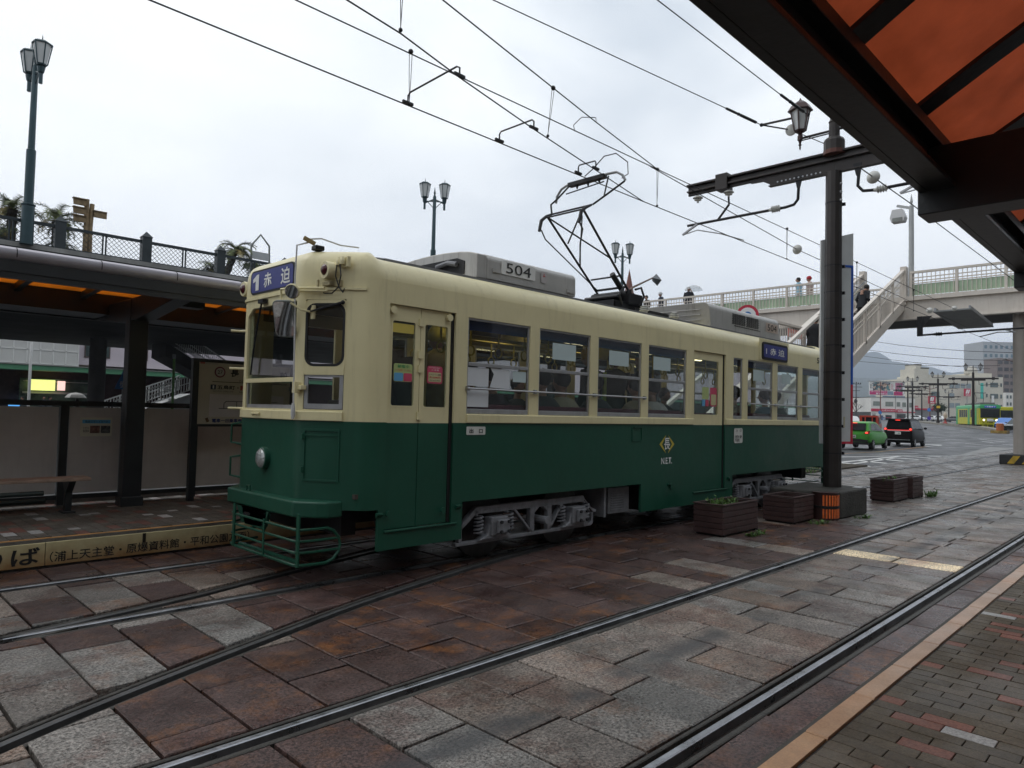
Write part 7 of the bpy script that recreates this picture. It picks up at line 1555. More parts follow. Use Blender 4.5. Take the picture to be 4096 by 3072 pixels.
# red flatbed truck
TK=thing('truck',(0,0,0),'small red flatbed truck ahead of the green car','truck')
s=MB(); s.box((-1.7,-.70,.55),(.6,.70,.66)); s.box((-1.7,-.72,.66),(.6,-.68,.92)); s.box((-1.7,.68,.66),(.6,.72,.92)); s.box((-1.72,-.72,.66),(-1.68,.72,.92)); s.build('flat_bed',rdp,TK)
s=MB(); s.prism([(.65,-.70,.5),(1.7,-.70,.5),(1.7,-.70,1.05),(1.35,-.66,1.70),(.72,-.66,1.74),(.65,-.70,1.2)],(0,1.4,0)); s.build('cab',rdp,TK,bevel=.04)
s=MB(); s.ring([(.58,y_,z_) for y_,z_ in ((-.70,.92),(.70,.92),(.66,1.74),(-.66,1.74))],[(.58,y_,z_) for y_,z_ in ((-.58,.98),(.58,.98),(.54,1.62),(-.54,1.62))],(-.06,0,0)); s.box((.54,-.30,.92),(.58,-.22,1.7)); s.box((.54,.22,.92),(.58,.30,1.7)); s.build('guard_frame',rdp,TK)
s=MB(); s.box((.625,-.50,1.15),(.645,.50,1.6)); s.build('rear_window',cglass,TK)
for sg in (1,-1):
    for x_ in (-1.0,1.15): s=MB(); s.lathe([(.27,-.08),(.27,.08)],(x_,sg*.62,.27),16,ax='y'); s.build('wheel',tyre,TK)
    s=MB(); s.prism([(.85,sg*.71,1.12),(1.5,sg*.71,1.12),(1.3,sg*.68,1.6),(.85,sg*.68,1.6)],(0,sg*.01,0)); s.build('side_window',cglass,TK)
place_far(TK,3467,1745,56,-14)
# ================================================================== DISTANT TRAM
T2=thing('tram',(0,0,0),'yellow and green tram with lit headlights coming down the street in the distance','tram')
ylw=mat('yellow_tram_paint',(.52,.50,.03),.35,0,.06,1); gr2=mat('bright_green_tram_paint',(.05,.36,.13),.35,0,.05,1)
s=MB(); s.box((0.1,-1.15,.45),(11,1.15,2.55)); s.build('body',ylw,T2,bevel=.12,segs=3)
s=MB(); s.prism([(-.02,-1.16,2.50),(-.02,1.16,2.50),(-.02,1.12,2.85),(.06,1.0,2.98),(.06,-1.0,2.98),(-.02,-1.12,2.85)],(11.05,0,0)); s.build('roof',gr2,T2,bevel=.05)
s=MB(); s.box((-.0,-1.04,1.35),(.12,1.04,2.47)); s.build('windscreen',mat('black_windscreen',(.03,.035,.035),.08,0,.4,1.5,spec=.8),T2,bevel=.05)
for y_ in (-1,1):
    s=MB(); s.box((1.2,1.14*y_,.45),(1.9,1.17*y_,2.55)); s.box((4.3,1.14*y_,.45),(5.1,1.17*y_,2.55)); s.box((10.0,1.14*y_,.45),(10.8,1.17*y_,2.55)); s.build('green_door',gr2,T2)
    for x0_,x1_ in ((2.1,2.9),(3.1,3.9),(5.4,6.2),(6.4,7.2),(7.4,8.2),(8.4,9.2)):
        s=MB(); s.box((x0_,1.145*y_,1.4),(x1_,1.165*y_,2.4)); s.build('side_window',cglass,T2)
s=MB(); s.box((-.04,-.62,2.58),(-.01,.62,2.86)); sg2=s.build('destination_sign',mat('blue_sign_lit',(.03,.06,.30),.4,0,0,emit=(.03,.06,.3),es=.3),T2); text('1 正覚寺下',(-.045,.56,2.63),1.12,.19,FR,ZP,inkw,parent=sg2,bold=.03)
for y_ in (.68,-.68): 
    s=MB(); s.lathe([(.12,-.02),(.12,.12)],(.0,y_,1.05),14,ax='x'); hl=s.build('headlamp',mat('chrome',(.5,.5,.5),.2,.9,0),T2); s=MB(); s.ball((-.03,y_,1.05),.11,10,(.4,1,1)); s.build('lit_bulb',mat('lit_headlight',(1,.95,.8),.4,0,0,emit=(1,.85,.55),es=4),hl,smooth=True)
    s=MB(); s.lathe([(.07,-.02),(.07,.05)],(.0,y_,.82),10,ax='x'); s.build('marker_lamp',redl,T2)
s=MB(); s.box((.0,-.32,.92),(.06,.32,1.24)); p=s.build('front_plate',whitep,T2); text('1303',(.04,.30,.70),.60,.15,FR,ZP,inkb,parent=T2,bold=.02,out=.02)
s=MB(); s.box((.3,-.9,.1),(10.7,.9,.5)); 
for x_ in (2,3.6,7.5,9.1): s.lathe([(.33,-1.0),(.33,1.0)],(x_,0,.33),14,ax='y')
s.build('bogie',dk,T2)
s=MB()
for y_ in (-.8,-.3,.3,.8): s.box((-.12,y_-.03,.12),(-.08,y_+.03,.55))
for z_ in (.14,.3): s.box((-.12,-.95,z_),(-.09,.95,z_+.04))
s.build('lifeguard',ylw,T2)
s=MB(); s.box((1.0,-.8,2.98),(4.0,.8,3.3)); s.box((5.5,-.7,2.98),(8.5,.7,3.3)); s.build('air_conditioner',mat('roof_unit_grey',(.18,.17,.16),.6,0,.2),T2,bevel=.1)
s=MB(); s.tube([(4.6,-.4,3.0),(4.2,-.4,3.9),(4.7,-.5,4.6)],.03,5); s.tube([(4.6,.4,3.0),(4.2,.4,3.9),(4.7,.5,4.6)],.03,5); s.tube([(4.7,-.8,4.6),(4.7,.8,4.6)],.04,6); s.tube([(4.2,-.4,3.9),(4.2,.4,3.9)],.025,5); s.build('pantograph',pg,T2)
for y_,c in ((-.35,(.03,.08,.2)),(.4,(.02,.02,.02))): s=MB(); s.tube([(.35,y_,1.35),(.35,y_,1.75)],[.2,.12],8); s.ball((.35,y_,1.88),.11,8); s.build('driver_figure',mat('cab_dark_%d'%int(c[2]*100),c,.8,0,.1),T2)
place_far(T2,3961,1712,87,15); T2.location.z=1.0-.12
# wrapping bus behind it
BS=thing('bus',(0,0,0),'yellow fronted bus behind the distant tram','bus')
s=MB(); s.box((0,-1.2,.35),(10,1.2,2.95)); s.build('body',ylw,BS,bevel=.12,segs=3); s=MB(); s.box((-.02,-1.1,1.2),(.06,1.1,2.45)); s.build('windscreen',MATS['black_windscreen'],BS,bevel=.05)
s=MB(); s.tube([(-.2,.9,2.6),(-.35,.9,2.3)],.03,6); s.prism([(-.4,.8,1.9),(-.4,1.05,1.9),(-.4,1.05,2.3),(-.4,.8,2.3)],(-.03,0,0)); s.build('mirror',whitep,BS)
for y_ in (-1.05,1.05):
    for x_ in (2.2,7.5): s=MB(); s.lathe([(.45,-.15),(.45,.15)],(x_,y_,.45),16,ax='y'); s.build('wheel',tyre,BS)
place_far(BS,4022,1708,104,8)
# ================================================================== DISTANT CATENARY POLES
P0=thing('catenary_pole',(0,0,0),'first distant dark T shaped tram pole with two lanterns, in front of the yellow tram','catenary pole','distant T shaped tram poles with lanterns')
s=MB(); s.lathe([(.25,-.6),(.25,.3),(.17,.35),(.14,6.9),(.05,7.0),(.05,7.7),(.0001,7.9)],(0,0,0),10); s.build('post',dkmetal,P0)
s=MB(); s.box((-.10,-2.65,6.05),(.10,2.65,6.25)); s.box((-.08,-1.3,5.88),(.08,1.3,6.05)); s.cbox((0,-2.1,6.15),(.3,.3,.36)); s.cbox((0,2.1,6.15),(.3,.3,.36)); s.build('cross_arm',dkmetal,P0)
s=MB()
for sg in (1,-1): s.tube([(0,sg*.6,5.9),(0,sg*.62,5.4),(0,sg*.9,5.3),(0,sg*2.2,5.45),(0,sg*2.7,5.3)],.035,6); s.tube([(0,sg*2.1,5.9),(0,sg*1.9,5.4)],.03,5)
s.tube([(0,-.78,7.15),(0,.78,7.15)],.04,6); s.build('bracket',dkmetal,P0)
for sg in (1,-1):
    c=(0,sg*.78,7.15); s=MB(); s.lathe([(.02,-.05),(.05,.05),(.13,.15)],c,8); s.lathe([(.27,.62),(.24,.70),(.10,.82),(.0001,1.05)],c,8); 
    for q_ in range(6): a=q_*1.047; s.bar((.13*math.cos(a),c[1]+.13*math.sin(a),c[2]+.15),(.24*math.cos(a),c[1]+.24*math.sin(a),c[2]+.63),.035,.035)
    l_=s.build('lantern',dkmetal,P0); s=MB(); s.lathe([(.12,.15),(.21,.62)],c,8); s.build('lantern_glass',lampw,l_)
def pole_at(o,px,py,D,h=0):
    p=at(px,py,D); o.location=(p.x,p.y,p.z); o.rotation_euler=(0,0,math.atan2(p.y,p.x)+R(h))
pole_at(P0,3893,1710,88)
for px,py,D,lb in ((3752,1690,111,'second distant T shaped pole, the one with a yellow tag'),(3650,1678,131,'third distant T shaped pole left of the red numberless signs'),(3631,1679,146,'fourth distant T shaped pole, just left of the third and lower'),(3687,1678,167,'fifth distant T shaped pole between the third and the yellow tagged pole'),(3795,1680,185,'farthest T shaped pole, right of the yellow tagged pole')):
    c=copy_tree(P0,label=lb); pole_at(c,px,py,D)
    if '3752' in str(px): s=MB(); s.box((-.22,-.25,3.0),(-.18,.28,3.3)); 
YT=thing('hanging_tag',at(3752,1628,110.5),'small yellow plate on the second distant pole','plate'); p=at(3752,1628,110.6); s=MB(); s.cbox((p.x-.2,p.y-.1,p.z),(.08,.5,.38)); s.build('plate',mat('yellow_plate',(.60,.38,.03),.5,0,.1),YT)
# median island with the poles
IS=MB(); isl=[(4009,1733),(3880,1716),(3760,1704),(3705,1693),(3650,1690),(3650,1685),(3720,1687),(3800,1697),(3900,1706),(4015,1726)]
Dd=[72,88,105,122,150,160,128,108,92,76]
pts=[at(px,py,D) for (px,py),D in zip(isl,Dd)]
def flat(pts,z0,h,nm,mt):
    s=MB(); n=len(pts); b0=[Vector((p.x,p.y,gz(depth(p.x,p.y))+z0)) for p in pts]; s.v=[*b0,*[p+Vector((0,0,h)) for p in b0]]; s.f=[list(range(n,2*n))]+[[i,(i+1)%n,(i+1)%n+n,i+n] for i in range(n)]; s.mi=[0]*len(s.f); s.col=[None]*len(s.f); return s.build(nm,mt)
struct(flat(pts,-.05,.32,'median_island',mat('kerb_stone',(.26,.245,.21),.65,0,.3,.6,dirt=.3)))
BN=thing('marker_drum',at(4000,1718,71.5),'orange red barrel with striped base at the tip of the median island','marker drum'); p=at(4000,1730,71.5); s=MB(); s.lathe([(.33,.0),(.33,.75),(.30,.78)],(p.x,p.y,p.z+.15),14); s.build('drum',mat('orange_drum',(.40,.12,.04),.5,0,.3,6),BN); s=MB(); s.cbox((p.x,p.y,p.z),(1.4,1.4,.42)); s.build('base',mat('striped_base',(.30,.20,.05),.6,0,.8,2),BN)
LT=thing('bollard_lamp',at(3781,1700,112),'small lantern on a red and white base on the island','bollard'); p=at(3781,1698,104); s=MB(); s.lathe([(.35,0),(.30,.2),(.12,.5),(.12,.9)],(p.x,p.y,p.z),10); s.build('base',mat('red_white_base',(.35,.05,.04),.5,0,.8,3),LT); s=MB(); s.lathe([(.2,.9),(.25,1.4),(.15,1.7),(.0001,1.8)],(p.x,p.y,p.z),10); s.build('lamp',mat('amber_lamp',(.5,.4,.3),.5,0,.1),LT)
# ================================================================== BUILDINGS FAR OFF
def block_frame(name,px0,px1,pyb,D,label,cat='building'):
    p0=at(px0,pyb,D); z0=min(gz(D),p0.z)-.2; t=thing(name,(0,0,0),label,cat); k=D/2800
    return t,p0,z0,k,lambda px:(px-px0)*k,lambda py:(pyb-py)*k+(p0.z-z0)
def finish(t,p0,z0): t.location=(p0.x,p0.y,z0); t.rotation_euler=(0,0,math.atan2(-AXv[0].z*0+AXv[1].x,AXv[0].x))
# in the local frame x runs to the right of the picture, y away from us
whb=mat('white_tile_facade',(.66,.65,.61),.6,0,.06,.5); crm=mat('cream_facade',(.56,.53,.45),.7,0,.1,.3,dirt=.15,dcol=(.35,.32,.27)); gw=mat('far_window_glass',(.10,.13,.13),.15,0,.2,2); gfr=mat('far_window_frame',(.12,.12,.10),.5,0,.1); redb=mat('crimson_sign',(.48,.03,.07),.5,0,.05)
def cx8(x): return 3300+x/2.765
def cy8(y): return 1350+y/2.765
RB,p0,z0,k,fx,fz=block_frame('rental_building',cx8(510),cx8(990),cy8(915),185,'white two storey building with red sign bands and rooftop billboards')
X=lambda x:fx(cx8(x)); Z=lambda y:fz(cy8(y))
s=MB(); s.box((X(510),0,0),(X(992),12,Z(655))); s.build('wall',whb,RB)
s=MB(); s.box((X(508),-.15,Z(815)),(X(775),-.01,Z(785))); s.box((X(780),-.15,Z(822)),(X(995),-.01,Z(812))); s.build('red_band',redb,RB)
s=MB(); s.box((X(612),-.3,Z(818)),(X(775),-.16,Z(785))); sgn=s.build('sign_band',redb,RB); text('ニッポンレンタカー',(X(622),-.31,Z(812)),X(765)-X(622),Z(792)-Z(812),XP,ZP,inkw,parent=sgn,bold=.03)
s=MB(); s.box((X(786),-.3,Z(822)),(X(850),-.16,Z(788))); sgn=s.build('sign_band',redb,RB); text('1受付',(X(796),-.31,Z(815)),X(842)-X(796),Z(796)-Z(815),XP,ZP,inkw,parent=sgn,bold=.03)
for a,b_,zt_,zb_ in ((533,612,705,752),(668,752,707,756),(792,830,708,757),(855,895,710,760),(932,975,712,763)):
    s=MB(); s.box((X(a),-.06,Z(zb_)),(X(b_),-.01,Z(zt_))); w_=s.build('window',gfr,RB); s=MB(); m_=(a+b_)/2; s.box((X(a+3),-.08,Z(zb_-3)),(X(m_-1.5),-.06,Z(zt_+3))); s.box((X(m_+1.5),-.08,Z(zb_-3)),(X(b_-3),-.06,Z(zt_+3))); s.build('pane',mat('grey_green_pane',(.22,.25,.22),.2,0,.1,1),w_)
for a,b_,zt_,zb_,mt_,nm in ((523,557,850,913,gfr,'door'),(668,735,853,913,MATS['black_windscreen'],'shop_window'),(790,890,835,913,MATS['black_windscreen'],'shop_window'),(565,600,858,912,bayw,'poster_wall'),(600,640,858,912,mat('vending_blue',(.10,.16,.32),.4,0,.9,2),'vending_machine'),(640,666,875,912,mat('vending_white',(.3,.36,.45),.4,0,.8,2),'vending_machine')): s=MB(); s.box((X(a),-.12,0.1),(X(b_),-.01,Z(zt_))); s.build(nm,mt_,RB)
s=MB(); s.box((X(668),-.14,Z(885)),(X(735),-.12,Z(880))); s.box((X(790),-.14,Z(890)),(X(890),-.12,Z(885))); s.build('red_line',redb,RB)
text('1案内受付',(X(518),-.02,Z(842)),X(565)-X(518),Z(832)-Z(842),XP,ZP,inkb,parent=RB,bold=.02)
s=MB(); s.box((X(776),-.05,0),(X(780),0,Z(640))); s.box((X(505),-.1,Z(660)),(X(995),12,Z(655))); s.build('trim',gfr,RB)
# billboards
s=MB(); s.box((X(512),1.0,Z(634)),(X(775),1.3,Z(485))); s.box((X(782),1.0,Z(634)),(X(906),1.3,Z(488))); bb=s.build('billboard',whitep,RB)
def art(name,c1,c2,c3,sc):
    m=mat(name,c1,.6,0,.05); t=m.node_tree; b=t.nodes['Principled BSDF']; tcn=t.nodes.new('ShaderNodeTexCoord'); v=N(t,'ShaderNodeTexVoronoi',Scale=sc); t.links.new(tcn.outputs['Object'],v.inputs['Vector']); cr_=N(t,'ShaderNodeValToRGB'); sp_=t.nodes.new('ShaderNodeSeparateColor'); t.links.new(v.outputs['Color'],sp_.inputs[0]); t.links.new(sp_.outputs[0],cr_.inputs[0]); e=cr_.color_ramp; e.interpolation='CONSTANT'; e.elements[0].color=(*c1,1); e.elements[1].position=.66; e.elements[1].color=(*c3,1); q=e.elements.new(.33); q.color=(*c2,1); t.links.new(cr_.outputs[0],b.inputs['Base Color']); return m
s=MB(); s.box((X(552),.95,Z(583)),(X(742),1.0,Z(490))); s.build('picture',art('billboard_art',(.55,.42,.33),(.10,.22,.24),(.06,.08,.10),1.7),bb)
s=MB(); s.box((X(800),.95,Z(600)),(X(880),1.0,Z(492))); s.build('picture',art('billboard_art_b',(.5,.2,.28),(.35,.12,.2),(.15,.2,.2),1.9),bb)
s=MB(); s.box((X(514),.93,Z(628)),(X(708),.99,Z(585))); s.box((X(784),.93,Z(632)),(X(880),.99,Z(592))); s.build('pink_band',mat('pink_band',(.50,.04,.17),.5,0,0),bb)
text('スポーツクラブルネサンス',(X(524),.93,Z(603)),X(698)-X(524),Z(588)-Z(603),XP,ZP,inkw,parent=bb,bold=.02); text('車で5分→',(X(582),.93,Z(626)),X(704)-X(582),Z(607)-Z(626),XP,ZP,inkw,parent=bb,bold=.03); text('続いた！',(X(755),.93,Z(575)),X(772)-X(755),Z(500)-Z(575),XP,ZP,redb,parent=bb,bold=.02); text('また',(X(520),.93,Z(560)),X(545)-X(520),Z(510)-Z(560),XP,ZP,inkb,parent=bb,bold=.01)
s=MB(); s.box((X(712),.93,Z(628)),(X(775),.99,Z(588))); s.box((X(655),.4,Z(655)),(X(775),.9,Z(640))); s.box((X(785),.4,Z(655)),(X(895),.9,Z(640))); s.build('grey_panel',mat('blue_grey_panel',(.22,.28,.36),.5,0,.3,2),bb)
s=MB(); s.bar((X(485),.6,Z(482)),(X(915),.6,Z(482)),.15,.15)
for q_ in range(12): s.bar((X(495+q_*37),.6,Z(482)),(X(495+q_*37),-.2,Z(478)),.1,.1)
s.build('lamp_rail',greym,bb)
finish(RB,p0,z0)
# cream building with tower
CB,p0,z0,k,fx,fz=block_frame('cream_building',cx8(975),cx8(2010),cy8(880),215,'cream office building with a stair tower and crimson square signs')
s=MB(); s.box((X(975),2,0),(X(1430),22,Z(445))); s.box((X(1030),2.05,Z(445)),(X(1190),10,Z(335))); s.box((X(1046),2.1,Z(335)),(X(1110),8,Z(290))); s.box((X(1190),1.95,Z(460)),(X(1680),20,Z(400))); s.box((X(1430),1.9,0),(X(1720),20,Z(402))); s.box((X(1705),1.6,0),(X(2010),20,Z(412))); s.box((X(1715),3,Z(412)),(X(1920),18,Z(368))); s.build('wall',crm,CB)
s=MB(); s.box((X(1044),2,Z(292)),(X(1112),8.1,Z(284))); s.box((X(1100),2,Z(336)),(X(1195),10,Z(322))); s.build('roof_cap',gfr,CB)
for row_ in ((492,545,1420,1700),(603,655,1420,1520),(712,765,1420,1540)):
    zt_,zb_,a0_,a1_=row_; a=a0_
    while a<a1_-40:
        s=MB(); s.box((X(a),1.80,Z(zb_)),(X(a+52),1.88,Z(zt_))); s.build('window',mat('hazy_window',(.25,.30,.32),.3,0,.1,1),CB); a+=62
for a,b_,zt_,zb_ in ((1210,1298,590,650),(1868,1952,475,525),(1868,1952,600,652),(1868,1952,715,765),(1980,1996,480,520),(1980,1996,605,650),(1820,1835,475,520),(1820,1835,600,640),(1980,1996,720,760)):
    s=MB(); s.box((X(a),1.45,Z(zb_)),(X(b_),1.58,Z(zt_))); s.build('window',gw,CB)
for a,zt_,zb_ in ((1135,645,728),(1530,553,635)):
    s=MB(); s.box((X(a),-.6,Z(zb_)),(X(a+76 if a<1200 else a+68),-.2,Z(zt_))); sq=s.build('square_sign',redb,CB); w0=X(a+10); w1=X(a+60); h0=Z(zb_-28); h1=Z(zt_+10); s=MB(); s.prism([(w0,-.61,h0),(w0+(w1-w0)*.38,-.61,h0),(w0+(w1-w0)*.62,-.61,h1),(w0+(w1-w0)*.24,-.61,h1)],(0,-.02,0)); s.prism([(w0+(w1-w0)*.48,-.61,h0),(w0+(w1-w0)*.76,-.61,h0),(w1,-.61,h1),(w0+(w1-w0)*.70,-.61,h1)],(0,-.02,0)); s.build('white_mark',inkw,sq); text('NIPPON',(X(a+10),-.61,Z(zb_-6)),X(a+60)-X(a+10),Z(zb_-18)-Z(zb_-6),XP,ZP,inkw,parent=sq,bold=.04)
s=MB(); s.box((X(1560),-.4,0),(X(1566),-.3,Z(635))); s.build('sign_post',greym,CB)
s=MB(); s.box((X(1712),-.5,Z(660)),(X(1742),-.3,Z(485))); s.build('hanging_sign',mat('teal_sign',(.06,.45,.38),.5,0,.1),CB)
s=MB(); s.box((X(990),1.6,Z(905)),(X(1280),1.95,Z(795))); s.build('shutter',mat('grey_shutter',(.22,.22,.22),.5,.2,.15,1),CB); s=MB(); s.box((X(985),1.2,Z(798)),(X(1280),1.6,Z(780))); s.build('red_band',redb,CB)
for a in (996,1215): s=MB(); s.box((X(a),1.0,Z(790)),(X(a+56),1.2,Z(752))); sq=s.build('sign_band',redb,CB); text('レンタ',(X(a+8),.99,Z(782)),X(a+48)-X(a+8),Z(762)-Z(782),XP,ZP,inkw,parent=sq,bold=.03)
s=MB(); s.ball((X(1755),6,Z(345)),1.9,12,(1,1,.9)); s.lathe([(1.9,Z(368)),(1.9,Z(350))],(X(1755),6,0),14); s.build('water_tank',mat('pale_tank',(.45,.43,.38),.6,0,.1),CB,smooth=True)
s=MB(); s.box((X(1868),.9,Z(745)),(X(1893),1.1,Z(620))); s.build('vertical_sign',whitep,CB)
finish(CB,p0,z0)
def tower_block(name,x0_,x1_,yt,yb,D,label,wall,rows,cols,wmt,hw,hh,setback=0):
    t,p0,z0,k,fx,fz=block_frame(name,cx8(x0_),cx8(x1_),cy8(yb),D,label)
    W_=(cx8(x1_)-cx8(x0_))*k; H_=fz(cy8(yt)); s=MB(); s.box((0,0,0),(W_,W_*.8,H_)); s.build('wall',wall,t)
    for r_ in range(rows):
        for c_ in range(cols):
            xc=W_*(c_+.5)/cols; zc=H_*(1-(r_+.6)/(rows+.4)); s=MB(); s.box((xc-W_/cols*hw/2,-.12,zc-H_/(rows+.4)*hh/2),(xc+W_/cols*hw/2,-.02,zc+H_/(rows+.4)*hh/2)); s.build('window',wmt,t)
    finish(t,p0,z0); return t
tower_block('office_tower',1750,2160,42,890,420,'tall pale grey office tower with small square windows',mat('pale_tower_wall',(.36,.38,.40),.6,0,.05,.1),9,7,mat('tower_glass',(.13,.20,.24),.2,0,.2,.2),.5,.38)
tower_block('apartment_block',1905,2180,225,890,300,'brown apartment block with dark balconies in front of the tower',mat('brown_apartment_wall',(.20,.165,.155),.7,0,.08,.3),9,4,mat('dark_balcony',(.07,.07,.075),.5,0,.3,.4),.72,.5)
tower_block('low_white_building',2000,2180,610,890,240,'white low building with dark windows at the right behind the bus',whb,4,5,gw,.5,.45)
tower_block('low_white_building',380,505,655,890,320,'pale low buildings left of the rental building',mat('pale_mixed_wall',(.24,.28,.34),.7,0,.2,.3),4,6,mat('hazy_window',(.25,.30,.32),.3,0,.1,1),.55,.4)
tower_block('blue_sign_building',395,485,655,700,330,'bright blue roof sign above the low buildings',mat('bright_blue_sign',(.05,.32,.60),.5,0,.2,.5),1,1,mat('pale_blue_letters',(.4,.6,.75),.5,0,.3),.8,.3)
# power poles and bare tree at the left of the far street
def power_pole(px,pyt,pyb,D,label):
    a=at(px,pyt,D); b_=at(px,pyb,D); t=thing('utility_pole',b_,label,'utility pole'); s=MB(); s.tube([b_,a],[.2,.14],7); s.build('shaft',mat('grey_pole',(.12,.12,.12),.7,0,.2),t)
    s=MB(); rt=Vector((AXv[0].x,AXv[1].x,0)).normalized(); 
    for dz,w_ in ((.6,1.3),(1.4,1.6),(2.4,1.0),(4.2,.8)): s.bar(a-Vector((0,0,dz))-rt*w_,a-Vector((0,0,dz))+rt*w_,.12,.12)
    for q_ in range(5): s.ball(a-rt*(1.2-.6*q_)-Vector((0,0,.35)),.16,6)
    s.ball(a-Vector((.3,0,5.2)),.45,8,(1,1,1.4)); s.build('fittings',blackm,t); return t
power_pole(cx8(345),cy8(490),cy8(905),190,'utility pole with crossed arms and transformer at the left of the street')
def lamp_t(px,pyt,pyb,D,label,arms=1.6):
    a=at(px,pyt,D); b_=at(px,pyb,D); rt=Vector((AXv[0].x,AXv[1].x,0)).normalized(); t=thing('street_lamp',b_,label,'street lamp'); s=MB(); s.tube([b_,a],[.14,.08],7); s.tube([a-rt*arms-Vector((0,0,.5)),a+Vector((0,0,-.9)),a+rt*arms-Vector((0,0,.5))],.07,6); s.build('post',mat('red_brown_post',(.16,.06,.045),.5,.1,.2),t); s=MB(); s.ball(a-rt*arms-Vector((0,0,.4)),.35,8,(1.6,1,.4)); s.ball(a+rt*arms-Vector((0,0,.4)),.35,8,(1.6,1,.4)); s.build('lamp_head',greym,t); return t
lamp_t(cx8(613),cy8(490),cy8(915),160,'red brown lamp post with two heads in front of the rental building'); lamp_t(cx8(1160),cy8(530),cy8(912),165,'red brown lamp post between the crimson signs'); lamp_t(cx8(2108),cy8(210),cy8(900),110,'tall red brown lamp post by the right pier')
def road_sign_far(px,py,D,label,cols):
    c=at(px,py,D); t=thing('road_sign',c,label,'road sign'); s=MB(); s.tube([Vector((c.x,c.y,gz(D))),c+Vector((0,0,.6))],.06,6); s.build('pole',greym,t)
    rt=Vector((AXv[0].x,AXv[1].x,0)).normalized()
    for i,(cc,dz) in enumerate(cols): 
        s=MB(); s.prism([c+Vector((0,0,dz))+rt*.42*math.cos(q*.628)+Vector((0,0,.42*math.sin(q*.628))) for q in range(10)],Vector((-.05,-.05,0))); s.build('disc',mat('far_disc_%d_%d'%(int(px),i),cc,.5,0,0),t)
road_sign_far(cx8(1150),cy8(800),160,'blue arrow sign below the left crimson sign',[((.05,.2,.55),0),((.08,.04,.35),-1.9)]); road_sign_far(cx8(608),cy8(830),158,'small blue sign before the rental building',[((.05,.2,.5),0)])
def bare_tree(px,pyb,h,D,label,seed,leaf=False):
    q=random.Random(seed); b_=at(px,pyb,D); t=thing('tree',b_,label,'tree'); s=MB()
    tips=[]
    def br(p,d,L_,r,k):
        e=p+d*L_; s.tube([p,e],[r,r*.65],5,cap=False)
        if k==0: tips.append(e); return
        for _ in range(3): nd=(d+Vector((q.uniform(-.8,.8),q.uniform(-.8,.8),q.uniform(-.1,.6)))).normalized(); br(e,nd,L_*q.uniform(.6,.8),r*.6,k-1)
    br(b_,Vector((0,0,1)),h*.28,h*.03,4); s.build('trunk',mat('bare_bark',(.10,.085,.075),.9,0,.2),t)
    if leaf:
        s=MB()
        for e in tips:
            for _ in range(14): c=e+Vector((q.gauss(0,.5),q.gauss(0,.5),q.gauss(0,.4))); a=Vector((q.uniform(-1,1),q.uniform(-1,1),q.uniform(-1,1))).normalized()*.22; n_=a.cross(Vector((q.uniform(-1,1),1,.3))).normalized()*.12; s.add([c-a,c+n_,c+a,c-n_],[(0,1,2,3)])
        s.build('crown',mat('dark_pine_leaf',(.035,.06,.025),.7,0,.4,1),t,fixn=False)
    return t
bare_tree(cx8(340),cy8(905),5.5,165,'bare winter tree beside the utility pole at the left of the street',1); bare_tree(cx8(1290),cy8(895),4.2,190,'dark pine behind the yellow tagged pole',2,True); bare_tree(cx8(2085),cy8(880),7.5,150,'bare tree at the right behind the bus',4)
s=MB(); 
f0=at(cx8(295),cy8(905),150); f1=at(cx8(505),cy8(908),150); FN=thing('low_fence',f0,'thin metal fence below the bare tree','fence'); s.bar(f0+Vector((0,0,1.6)),f1+Vector((0,0,1.6)),.08,.08)
for q_ in range(40): c=f0.lerp(f1,q_/39); s.bar(c,c+Vector((0,0,1.6)),.07,.07)
s.build('bars',mat('fence_grey',(.10,.11,.11),.6,0,.1),FN)
# high span wires over the street
for (a,b_,sag,lb) in (((3500,1366,95),(4096,1412,60),.3,'uppermost span wire over the far street'),((3475,1400,100),(4090,1445,66),.3,'second span wire over the far street'),((3440,1422,110),(3960,1475,85),.2,'third span wire over the far street'),((3430,1445,110),(4000,1462,82),.3,'fourth span wire, crossing in front of the mountain')):
    A=at(*a); B=at(*b_); t=thing('span_wire',A,lb,'overhead wire'); m_=(A+B)/2-Vector((0,0,sag)); s=MB(); s.tube([A,A.lerp(m_,.5)-Vector((0,0,sag*.25)),m_,m_.lerp(B,.5)-Vector((0,0,sag*.25)),B],.028,4); s.build('wire',wire,t)
# ================================================================== MOUNTAINS
def ridge(name,pts,D,D0,col,seed):
    q=random.Random(seed); s=MB(); rows=10; n=len(pts); fine=[]
    for i in range(n-1):
        for k in range(8):
            u=k/8; x_=pts[i][0]+(pts[i+1][0]-pts[i][0])*u; y_=pts[i][1]+(pts[i+1][1]-pts[i][1])*u+q.uniform(-.8,.8); fine.append((x_,y_))
    fine.append(pts[-1]); idx=[]
    for r_ in range(rows+1):
        f=r_/rows; row_=[]
        for i,(x_,y_) in enumerate(fine):
            top=at(cx8(x_),cy8(y_),D); bot=at(cx8(x_),1690,D0); p=top.lerp(bot,f); hgt=top.z; p.z=hgt*(1-f)**1.25+(0 if r_ in(0,rows) else 0)+q.uniform(-.006,.006)*hgt*(0 if r_==0 else 1)-5*f; row_.append(len(s.v)); s.v.append(p)
        idx.append(row_)
    # back slope
    row_=[]
    for x_,y_ in fine: p=at(cx8(x_),1690,D*1.35); p.z=-5; row_.append(len(s.v)); s.v.append(p)
    idx.insert(0,row_)
    for a,b_ in zip(idx,idx[1:]):
        for i in range(len(a)-1): s.f.append([a[i],a[i+1],b_[i+1],b_[i]]); s.mi.append(0); s.col.append(None)
    return struct(s.build(name,col,smooth=True,auto=80))
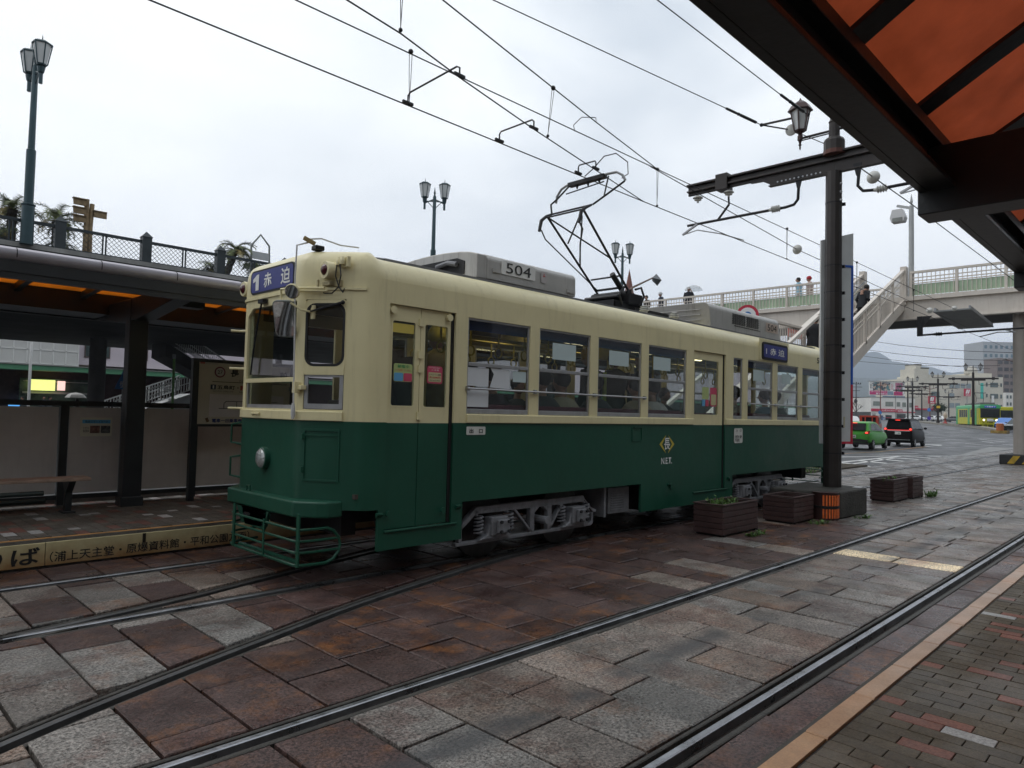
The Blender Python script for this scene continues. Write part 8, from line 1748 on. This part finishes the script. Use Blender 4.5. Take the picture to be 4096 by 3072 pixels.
mg=mat('forested_hill',(.035,.05,.03),.95,0,.5,.012); mg2=mat('near_forested_hill',(.035,.05,.03),.95,0,.5,.02)
ridge('mountain',[(-300,400),(0,330),(295,262),(380,205),(440,178),(500,160),(548,157),(595,165),(640,190),(690,218),(745,265),(800,268),(850,278),(930,290),(1040,303),(1120,318),(1190,330),(1260,352),(1330,375),(1400,392),(1440,385),(1500,378),(1560,378),(1640,392),(1760,410),(2000,430),(2300,480)],4200,2600,mg,1)
ridge('hill',[(-300,470),(0,440),(295,438),(380,450),(450,448),(540,455),(600,446),(660,448),(720,462),(800,480),(900,505),(1000,540),(1200,600),(1500,680)],2600,1500,mg2,2)
# haze in the valley air
hz=MB(); hz.box((-1500,-3000,-1.6),(6500,6500,640)); hm=bpy.data.materials.new('valley_haze'); hm.use_nodes=True; hn=hm.node_tree; hn.nodes.clear(); ho=N(hn,'ShaderNodeOutputMaterial'); hv=N(hn,'ShaderNodeVolumePrincipled'); hv.inputs['Color'].default_value=(.74,.84,1.0,1); hv.inputs['Density'].default_value=2.5e-4; hv.inputs['Anisotropy'].default_value=0.0; hn.links.new(hv.outputs[0],ho.inputs['Volume'])
ho_=hz.build('haze',hm); ho_['kind']='stuff'; tag(ho_,'pale bluish air between the street and the mountains','haze',kind='stuff')

# ================================================================== STREET BUILDINGS BEHIND THE PHOTOGRAPHER (seen only in reflections)
for k_,(x0_,x1_,h_,c) in enumerate(((-70,-34,21,(.20,.18,.16)),(-32,-6,27,(.14,.13,.13)),(-4,26,19,(.22,.19,.16)),(28,140,24,(.16,.16,.17)))):
    t=thing('street_building',(x0_,-19,0),('tan','dark grey','brown','slate')[k_]+' building across the street behind the near shelter','building')
    s=MB(); s.box((x0_,-40,-.3),(x1_,-19,h_)); s.build('wall',mat('street_wall_%d'%k_,c,.7,0,.1,.4),t)
    for r_ in range(int(h_/3.4)):
        s=MB(); s.box((x0_+1.2,-18.99,1.3+r_*3.4),(x1_-1.2,-18.93,2.9+r_*3.4)); s.build('window_band',gw,t)
t=thing('street_building',(-45,0,0),'wide beige building closing the street behind the photographer','building'); s=MB(); s.box((-62,-16,-.3),(-46,24,17)); s.build('wall',mat('street_wall_9',(.22,.21,.2),.7,0,.1,.4),t)
print("TOTAL objects",len(bpy.data.objects))
